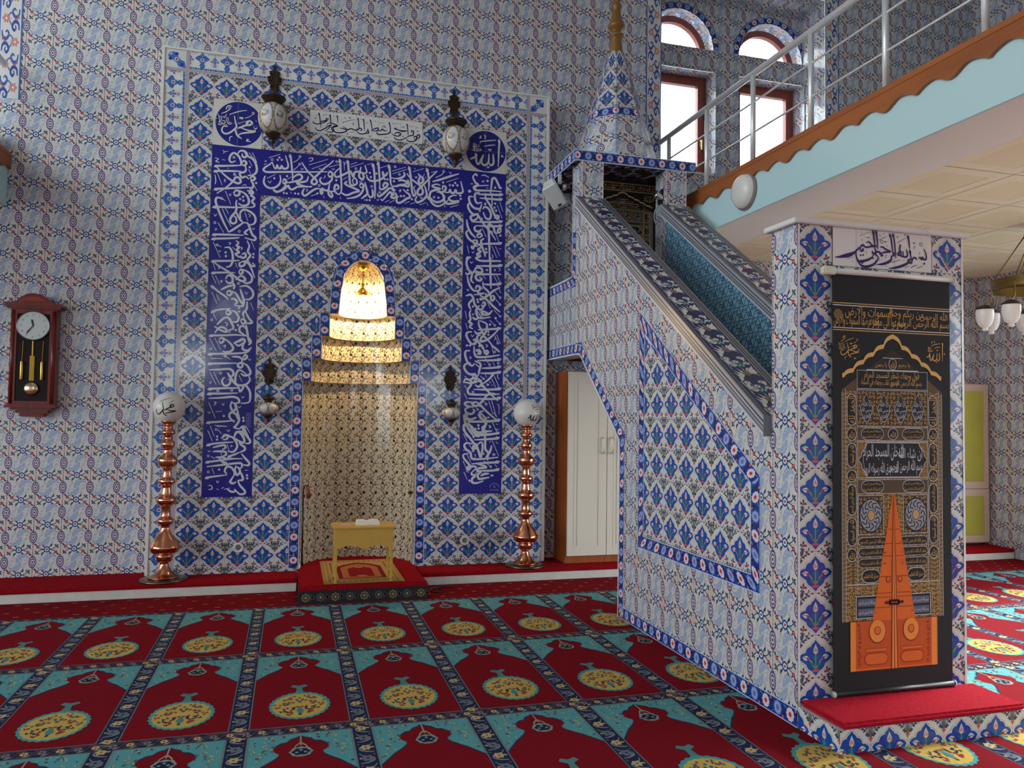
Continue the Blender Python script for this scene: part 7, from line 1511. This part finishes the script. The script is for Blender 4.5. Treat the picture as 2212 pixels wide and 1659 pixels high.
wall_lamp(.693, 4.505, 1, 'large mosaic glass wall lamp on a bronze bracket beside the left blue calligraphy roundel', True)
wall_lamp(2.289, 4.490, 1, 'large mosaic glass wall lamp on a bronze bracket beside the right blue calligraphy roundel', True)
wall_lamp(.717, 1.940, 1, 'small squat mosaic wall lamp beside the left blue calligraphy band', False)
wall_lamp(2.300, 1.925, 1, 'small squat mosaic wall lamp beside the right blue calligraphy band', False)

# ------------------------------------------------------------------ platform, rug, desk, book
t = thing('niche_platform', 'low red-carpeted platform with a dark flowered front, set in the prayer niche', 'platform')
bm = bmesh.new()
foot = [(.995, -.80), (1.995, -.80), (1.995, -.02)] + [(CX + .488 * math.cos(a), .455 * math.sin(a)) for a in np.linspace(.06, PI - .06, 18)] + [(1.005, -.02), (.995, -.02)]
foot = [(.995, -.795), (1.995, -.795), (1.995, -.010)] + [(CX + .485 * math.cos(a), .45 * math.sin(a)) for a in np.linspace(.03, PI - .03, 18)] + [(.995, -.010)]
prism(bm, foot, lambda x, y, d: (x, y, d), .100, .134)
es = [e for e in bm.edges if all(v.co.z > .13 for v in e.verts)]
bmesh.ops.bevel(bm, geom=es, offset=.014, segments=3, affect='EDGES')
obj('red_top', bm, RUG, t)
P = Paint()
n_ = len(foot)
for i in range(n_):
    a, b = foot[i], foot[(i + 1) % n_]; P.poly([(*a, .0), (*b, .0), (*b, .1005), (*a, .1005)], (40, 36, 40))
f_ = Fr((.995, -.795, 0), X3, Z3)
for i in range(9):
    x = .055 + i * .111; big = i % 2 == 0
    P.flat(f_, lobed(x, .048, .036, .036, 8, .25, 2), (122, 110, 78) if big else (74, 82, 84), .001); P.flat(f_, circ(x, .048, .020, n=10), (44, 40, 44), .0014); P.flat(f_, lobed(x, .048, .013, .013, 5, .3, 2), (150, 132, 90), .0018)
    P.flat(f_, leaf(x + .036, .02, x + .075, .06, .016, .2), (66, 84, 80), .001); P.flat(f_, leaf(x + .075, .03, x + .04, .085, .014, .2), (96, 60, 60), .001)
P.build('flowered_side', CLOTH, t)
t = thing('prayer_rug', 'gold and red prayer rug lying on the red platform under the small desk', 'rug', (1.5, -.2, .1348))
P = Paint()
P2 = Fr((0, 0, .004), X3, Y3)
hw, y0, y1 = .315, -.55, .50
y1 = .42
for q, c, h in ((rect(-hw, hw, y0, y1), (176, 136, 70), 0), (rect(-hw + .03, hw - .03, y0 + .04, y1 - .04), (196, 164, 104), .0006), (rect(-hw + .075, hw - .075, y0 + .10, y1 - .10), (150, 96, 50), .0010), (rect(-hw + .09, hw - .09, y0 + .115, y1 - .115), (190, 152, 96), .0014),
                ([(-.19, y0 + .15), (.19, y0 + .15), (.19, .10), (.12, .20), (0, .28), (-.12, .20), (-.19, .10)], (128, 30, 34), .0018), ([(-.155, y0 + .18), (.155, y0 + .18), (.155, .06), (.09, .15), (0, .22), (-.09, .15), (-.155, .06)], (182, 110, 66), .0022), ([(-.10, y0 + .22), (.10, y0 + .22), (.10, .0), (0, .12), (-.10, .0)], (140, 24, 36), .0026)):
    P.flat(P2, q, c, h)
for s in (-1, 1):
    for k in range(16):
        y = y0 + .07 + k * (y1 - y0 - .14) / 15; P.flat(P2, lobed(s * (hw - .05), y, .016, .022, 6, .3, 2), (150, 108, 60), .0010)
for k in range(10): P.flat(P2, lobed(-.2 + k * .045, y0 + .07, .018, .02, 6, .3, 2), (150, 108, 60), .0010); P.flat(P2, lobed(-.2 + k * .045, y1 - .07, .018, .02, 6, .3, 2), (150, 108, 60), .0010)
P.flat(P2, lobed(0, .06, .04, .03, 8, .3, 2), (200, 150, 96), .003); P.flat(P2, lobed(0, -.30, .05, .03, 8, .3, 2), (196, 130, 80), .003)
for q in ((-hw, y0, hw, y0), (hw, y0, hw, y1), (hw, y1, -hw, y1), (-hw, y1, -hw, y0)):
    P.poly([(q[0], q[1], 0), (q[2], q[3], 0), (q[2], q[3], .004), (q[0], q[1], .004)], (160, 120, 60))
P.build('weave', pmat('rug_weave', attr=True, rough=.9, bump=.4, bscale=600., bdist=.002, var=.2, vscale=160., spec=.1), t)
DESKW = pmat('ochre_painted_wood', (206, 164, 74), rough=.45, var=.06, vscale=14)
DZ = .1395
t = thing('small_desk', 'low ochre wooden reading desk with a scalloped front board on the platform', 'desk', (1.487, -.78, DZ))
bm = bx(-.245, .245, -.012, .30, .424, .438, .003); obj('desk_top', bm, DESKW, t)
fp = [(-.226, .424), (-.226, .268)] + [(-.226 + .452 * i / 24, .262 + .030 * abs(math.sin(PI * 2 * i / 24)) ** 1.3) for i in range(1, 24)] + [(.226, .268), (.226, .424)]
bm = bmesh.new()
A = [bm.verts.new((x, 0, z)) for x, z in fp[1:-1]]; B = [bm.verts.new((x, 0, .424)) for x, z in fp[1:-1]]; A2 = [bm.verts.new((x, .014, z)) for x, z in fp[1:-1]]; B2 = [bm.verts.new((x, .014, .424)) for x, z in fp[1:-1]]
for i in range(len(A) - 1):
    bm.faces.new((A[i], A[i + 1], B[i + 1], B[i])); bm.faces.new((A2[i + 1], A2[i], B2[i], B2[i + 1])); bm.faces.new((A[i + 1], A[i], A2[i], A2[i + 1]))
bmesh.ops.recalc_face_normals(bm, faces=bm.faces); obj('front_board', bm, DESKW, t)
for x0, x1 in ((-.226, -.206), (.206, .226)):
    for ya, yb in ((.016, .036), (.262, .282)): obj('leg', bx(x0, x1, ya, yb, 0.001, .424, .002), DESKW, t)
    obj('side_board', bx(x0, x1, .037, .261, .27, .424), pmat('desk_side_wood', (186, 150, 76), rough=.5), t)
t = thing('book', 'white open book lying on top of the ochre desk', 'book', (1.52, -.64, DZ + .4385))
bm = bmesh.new(); prism(bm, [(-.09, 0), (.09, 0), (.088, .030), (.045, .036), (0, .026), (-.045, .036), (-.088, .030)], lambda x, z, d: (x, d, z), -.06, .06); obj('pages', bm, pmat('paper_white', (232, 230, 216), rough=.7), t)
bm = bx(-.095, .095, -.066, .066, -.0002, .003); obj('cover', bm, pmat('book_cover_cream', (206, 200, 180), rough=.6), t)
t = thing('book', 'small pinkish booklet lying beside the white book on the desk', 'book', (1.345, -.66, DZ + .4385))
obj('pages', bx(-.04, .04, -.03, .03, 0.0003, .008, .001), pmat('pink_paper', (214, 176, 170), rough=.7), t)
# cane hanging on the left jamb of the niche, microphone on the right
t = thing('walking_stick', 'dark walking stick with a red-brown hooked handle leaning in the left side of the niche', 'cane')
obj('shaft', tube(bmesh.new(), [(1.028, -.030, .145), (1.024, -.022, .79)], .0075, 10), BLACK, t, True)
obj('hook', tube(bmesh.new(), [(1.024, -.022, .788), (1.026, -.024, .81), (1.040, -.032, .838), (1.052, -.040, .832), (1.060, -.046, .815)], .007, 8, 4), BLACK, t, True)
obj('handle', tube(bmesh.new(), [(1.060, -.046, .825), (1.066, -.049, .78), (1.068, -.05, .728)], [.012, .018, .019], 12), pmat('red_brown_grip', (120, 44, 24), rough=.4), t, True)
t = thing('microphone', 'small black microphone hanging on a thin cable at the right side of the niche', 'microphone')
obj('cable', tube(bmesh.new(), [(1.975, .02, 1.02), (1.968, .01, .90), (1.960, .005, .775)], .003, 6, 4), pmat('grey_cable', (120, 110, 96), rough=.6), t, True)
bm = bmesh.new(); bmesh.ops.create_uvsphere(bm, u_segments=16, v_segments=10, radius=.018); bmesh.ops.scale(bm, vec=(1.2, 1, .9), verts=bm.verts); bmesh.ops.translate(bm, vec=(1.958, .005, .762), verts=bm.verts); obj('head', bm, BLACK, t, True)
# sockets on the panel
for x, z, lb in ((.506, .318, 'round white wall socket low on the tiles left of the prayer niche'), (2.46, .322, 'round white wall socket low on the tiles right of the prayer niche')):
    t = thing('wall_socket', lb, 'socket', (x, -.0035, z), 0, 'wall sockets')
    M = Matrix.Rotation(PI / 2, 4, 'X')
    bm = lathe(bmesh.new(), [(0, 0), (.044, 0), (.044, .012), (.038, .018), (.026, .018), (.024, .006), (0, .006)], 28); bm.transform(M); obj('cover_plate', bm, WHITEPL, t, True)
    bm = lathe(bmesh.new(), [(0, .0065), (.020, .0065), (.020, .009), (0, .009)], 20); bm.transform(M); obj('socket_well', bm, pmat('socket_grey', (120, 120, 122), rough=.5), t, True)
t = thing('cable', 'dark thin cable lying curled on the red floor strip right of the niche platform', 'cable')
obj('wire', tube(bmesh.new(), [(2.02, -.60, .006), (2.06, -.52, .006), (2.12, -.50, .006), (2.16, -.56, .006), (2.11, -.62, .006), (2.05, -.57, .007), (2.09, -.47, .006), (2.20, -.43, .006), (2.28, -.47, .006)], .005, 8, 5), BLACK, t, True)
t = thing('brass_strip', 'short brass bar lying on the red runner just right of the niche platform', 'bar', (2.235, -.03, .1085))
bm = bx(-.045, .045, -.009, .009, 0.0005, .016, .004); obj('bar', bm, BRASS, t)
# ------------------------------------------------------------------ cupboard under the pulpit
CABW = pmat('orange_brown_veneer', (168, 92, 36), rough=.4, wood=((136, 66, 22), (3, 3, .3)))
CABD = pmat('cream_painted_door', (222, 214, 200), rough=.45)
def cupboard_door(bm_name, x0, x1, y, z0, z1, mat, par, pm=None, w=.065, inset_=.006, hx=None, hm=None, hz=None):
    d = obj('door', bx(x0 + .0015, x1 - .0015, y - .020, y, z0, z1, .002), mat, par)
    bm = bmesh.new(); rectring(bm, x0 + w, x1 - w, z0 + w, z1 - w, .020, y - .0235, y - .0195); obj('moulding', bm, mat, d)
    obj('field', bx(x0 + w + .032, x1 - w - .032, y - .0245, y - .0195, z0 + w + .032, z1 - w - .032, .002), pm or mat, d)
    if hx:
        q = [(hx, y - .020, hz - .075), (hx, y - .045, hz - .062), (hx, y - .050, hz), (hx, y - .045, hz + .062), (hx, y - .020, hz + .075)]
        obj('handle', tube(bmesh.new(), q, .006, 8, 4), hm or pmat('handle_cream_metal', (206, 196, 176), rough=.3, metal=.6), d, True)
    return d
t = thing('cupboard', 'tall brown cupboard with two cream panelled doors standing under the pulpit stairs', 'cupboard')
cz0, cz1 = .1095, 1.892
bm = bx(3.372, 4.20, -.17, .135, cz0, cz1); obj('carcass', bm, CABW, t)
for x0, x1, hx in ((3.385, 3.777, 3.735), (3.779, 4.19, 3.82)): cupboard_door('door', x0, x1, -.172, .178, 1.886, CABD, t, hx=hx, hz=1.20)
# ------------------------------------------------------------------ loudspeaker beside the canopy
t = thing('loudspeaker', 'white tilted box loudspeaker fixed under the corner of the pulpit canopy', 'speaker', (3.145, -.43, 3.475))
bm = bmesh.new()
S_ = [(-.075, -.10), (.075, -.10), (.050, .085), (-.050, .085)]
prism(bm, S_, lambda x, y, d: (x, y, d), -.12, .12)
bmesh.ops.bevel(bm, geom=list(bm.edges), offset=.016, segments=3, affect='EDGES')
M = Matrix.Rotation(-.38, 4, 'Y') @ Matrix.Rotation(-.5, 4, 'Z') @ Matrix.Rotation(.42, 4, 'X') @ Matrix.Rotation(-.16, 4, 'Y')
bm.transform(M); obj('box', bm, WHITEPL, t)
bm = bx(-.062, .062, -.1045, -.1000, -.102, .102, .002); bm.transform(M); obj('grille', bm, pmat('pale_grey_grille', (198, 200, 202), rough=.6), t)
bm = bx(-.016, .016, -.107, -.1046, -.092, -.074); bm.transform(M); obj('badge', bm, BLACK, t)
bm = bx(-.014, .014, -.01, .01, .10, .193); bm.transform(Matrix.Translation((.056, .03, .0))); obj('bracket', bm, WHITEPL, t)
bm = lathe(bmesh.new(), [(0, -.012), (.028, -.012), (.028, .012), (0, .012)], 20); bm.transform(Matrix.Translation((.088, -.01, .06)) @ Matrix.Rotation(PI / 2, 4, 'Y')); obj('pivot_knob', bm, WHITEPL, t, True)
# ------------------------------------------------------------------ clip lamp on the right canopy post
t = thing('clip_lamp', 'small chrome clip lamp with a hanging cable on the right post of the pulpit canopy', 'lamp', (4.055, -.72, 3.45))
bm = lathe(bmesh.new(), [(.012, -.05), (.028, -.02), (.036, .02), (.038, .035), (.030, .03), (0, .0)], 20); bm.transform(Matrix.Translation((-.045, -.03, -.005)) @ Matrix.Rotation(-1.1, 4, 'Y')); obj('reflector', bm, pmat('chrome', (220, 222, 226), rough=.15, metal=1), t, True)
bm = lathe(bmesh.new(), [(0, -.03), (.020, -.03), (.022, 0), (.016, .03), (0, .032)], 16); bm.transform(Matrix.Translation((-.005, -.02, .035)) @ Matrix.Rotation(.5, 4, 'Y')); obj('clip', bm, BLACK, t, True)
obj('socket', bx(-.03, .001, -.03, .01, -.08, -.005, .004), BLACK, t)
obj('cable', tube(bmesh.new(), [(-.02, -.02, -.08), (-.07, -.02, -.14), (-.075, -.02, -.22), (-.03, -.01, -.29), (-.008, -.02, -.36), (-.010, -.02, -.60), (-.012, -.02, -.95), (-.010, -.02, -1.25)], .006, 8, 5), pmat('pale_cable', (170, 172, 178), rough=.5), t, True)
obj('junction', bx(-.022, -.001, -.04, .0, -.66, -.60, .003), WHITEPL, t)
# ------------------------------------------------------------------ chandelier under the balcony
t = thing('chandelier', 'round brass ring chandelier with frosted bell shades hanging under the right balcony', 'chandelier', (6.89, -2.0, 0))
AB = pmat('antique_brass', (128, 104, 62), rough=.35, metal=.9)
obj('ceiling_plate', lathe(bmesh.new(), [(0, 3.141), (.06, 3.141), (.055, 3.115), (.02, 3.10), (0, 3.10)], 24), BRONZE, t, True)
obj('hub', lathe(bmesh.new(), [(0, 3.10), (.02, 3.10), (.025, 3.08), (.10, 3.07), (.11, 3.055), (.06, 3.045), (.02, 3.03), (0, 3.03)], 24), BRONZE, t, True)
bm = lathe(bmesh.new(), [(.325, 2.575), (.345, 2.575), (.352, 2.60), (.350, 2.64), (.362, 2.655), (.362, 2.668), (.335, 2.668), (.330, 2.64), (.325, 2.575)], 48); obj('ring', bm, AB, t, True)
for k in range(6):
    a = k * PI / 3 + .3
    c, s = math.cos(a), math.sin(a)
    obj('rod', tube(bmesh.new(), [(.09 * c, .09 * s, 3.06), (.335 * c, .335 * s, 2.668)], .005, 8), AB, t, True)
for k in range(8):
    a = k * PI / 4 + .2
    c, s = math.cos(a), math.sin(a)
    arm = obj('arm', tube(bmesh.new(), [(.345 * c, .345 * s, 2.64), (.35 * c, .35 * s, 2.56), (.365 * c, .365 * s, 2.50), (.395 * c, .395 * s, 2.475), (.405 * c, .405 * s, 2.455)], .007, 8, 4), AB, t, True)
    obj('shade_holder', lathe(bmesh.new(), [(0, 2.465), (.03, 2.462), (.055, 2.445), (.072, 2.435), (.072, 2.425), (0, 2.425)], 20, .405 * c, .405 * s), BRONZE, arm, True)
    obj('shade', lathe(bmesh.new(), [(.066, 2.425), (.070, 2.40), (.068, 2.36), (.060, 2.32), (.044, 2.285), (.024, 2.272), (.018, 2.268), (.024, 2.258), (.020, 2.246), (0, 2.242)], 24, .405 * c, .405 * s), GLOBE, arm, True)
# ------------------------------------------------------------------ wall cupboard in the far right corner
t = thing('cupboard', 'tall pale pink cupboard with green-yellow door panels in the far right corner', 'cupboard')
PK = pmat('pale_pink_paint', (206, 180, 164), rough=.5); GY_ = pmat('olive_yellow_panel', (176, 170, 70), rough=.5, var=.08, vscale=5)
bm = bx(7.60, 8.455, -.030, .140, .130, 1.90); obj('carcass', bm, PK, t)
obj('plinth', bx(7.62, 8.43, -.02, .14, .1095, .129), BLACKMETAL, t)
for x0, x1 in ((7.605, 8.028), (8.032, 8.452)):
    for z0, z1 in ((.140, .728), (.735, 1.895)): cupboard_door('door', x0, x1, -.032, z0, z1, PK, t, pm=GY_, w=.045)
fr = Fr((0, 0, 0), X3, Z3)
COB, SCR = (34, 36, 138), (214, 216, 222)
def blue_band(x0, x1, z0, z1, key, name):
    P = Paint(); P.flat(fr, rect(x0, x1, z0, z1), COB, .0032)
    for i in range(1, int(round((x1 - x0) / .2))): P.flat(fr, rect(x0 + i * .2 - .001, x0 + i * .2 + .001, z0, z1), (70, 74, 156), .0034)
    for i in range(1, int(round((z1 - z0) / .2))): P.flat(fr, rect(x0, x1, z0 + i * .2 - .001, z0 + i * .2 + .001), (70, 74, 156), .0034)
    write(P, fr, key, SCR, .0037)
    if key == 'band_right':
        P.flat(fr, stroke([(2.69, .800), (2.705, .828), (2.735, .838), (2.765, .826), (2.78, .800)], .004, 4), (168, 170, 206), .0037)
        P.flat(fr, stroke([(2.725, .797), (2.735, .822), (2.745, .797)], .004, 0), (168, 170, 206), .0037); P.flat(fr, stroke([(2.728, .806), (2.743, .806)], .003, 0), (168, 170, 206), .0037)
        put_latin(P, fr, 'ALTIN \u00c7\u0130N\u0130', 2.735, .778, .018, (168, 170, 206), .0037)
    if key == 'band_left':
        for i in range(7): P.flat(fr, stroke([(.535, 1.45 - i * .018), (.575, 1.455 - i * .018)], .005, 0), (120, 122, 180), .0037)
        for x in (.54, .555, .57): P.flat(fr, stroke([(x, 1.33), (x + .004, 1.46)], .005, 0), (120, 122, 180), .0037)
    return P.build(name, TILE, mih)
blue_band(.6, 2.4, 3.345, 3.745, 'band_top', 'calligraphy_band')
blue_band(.2, .6, .745, 3.745, 'band_left', 'calligraphy_band')
blue_band(2.4, 2.8, .745, 3.745, 'band_right', 'calligraphy_band')
def roundel(x0, z0, key, cx, cz, rx, rz):
    P = Paint(); P.flat(fr, rect(x0, x0 + .4, z0, z0 + .4), (218, 218, 210), .0032)
    P.flat(fr, circ(cx, cz, rx, rz, 56), (30, 38, 132), .0035)
    for q in (rect(x0 + .199, x0 + .201, z0, z0 + .4), rect(x0, x0 + .4, z0 + .199, z0 + .201)): P.flat(fr, q, (150, 150, 150), .0037)
    write(P, fr, key, (222, 222, 214), .0040)
    return P.build('calligraphy_roundel', TILE, mih)
roundel(.2, 3.745, 'disc_left', .412, 3.945, .193, .192)
roundel(2.4, 3.745, 'disc_right', 2.602, 3.945, .193, .192)
P = Paint(); P.flat(fr, rect(1.0, 2.0, 3.945, 4.145), (224, 226, 224), .0032)
for i in range(1, 5): P.flat(fr, rect(1.0 + i * .2 - .001, 1.0 + i * .2 + .001, 3.945, 4.145), (160, 160, 160), .0034)
write(P, fr, 'sign_white', (34, 34, 84), .0037)
P.build('white_inscription', TILE, mih)
P = Paint(); write(P, Fr((0, -3.764, 0), X3, Z3), 'sign_portal', (50, 36, 104), .0045)
P.build('inscription', TILE, mb)
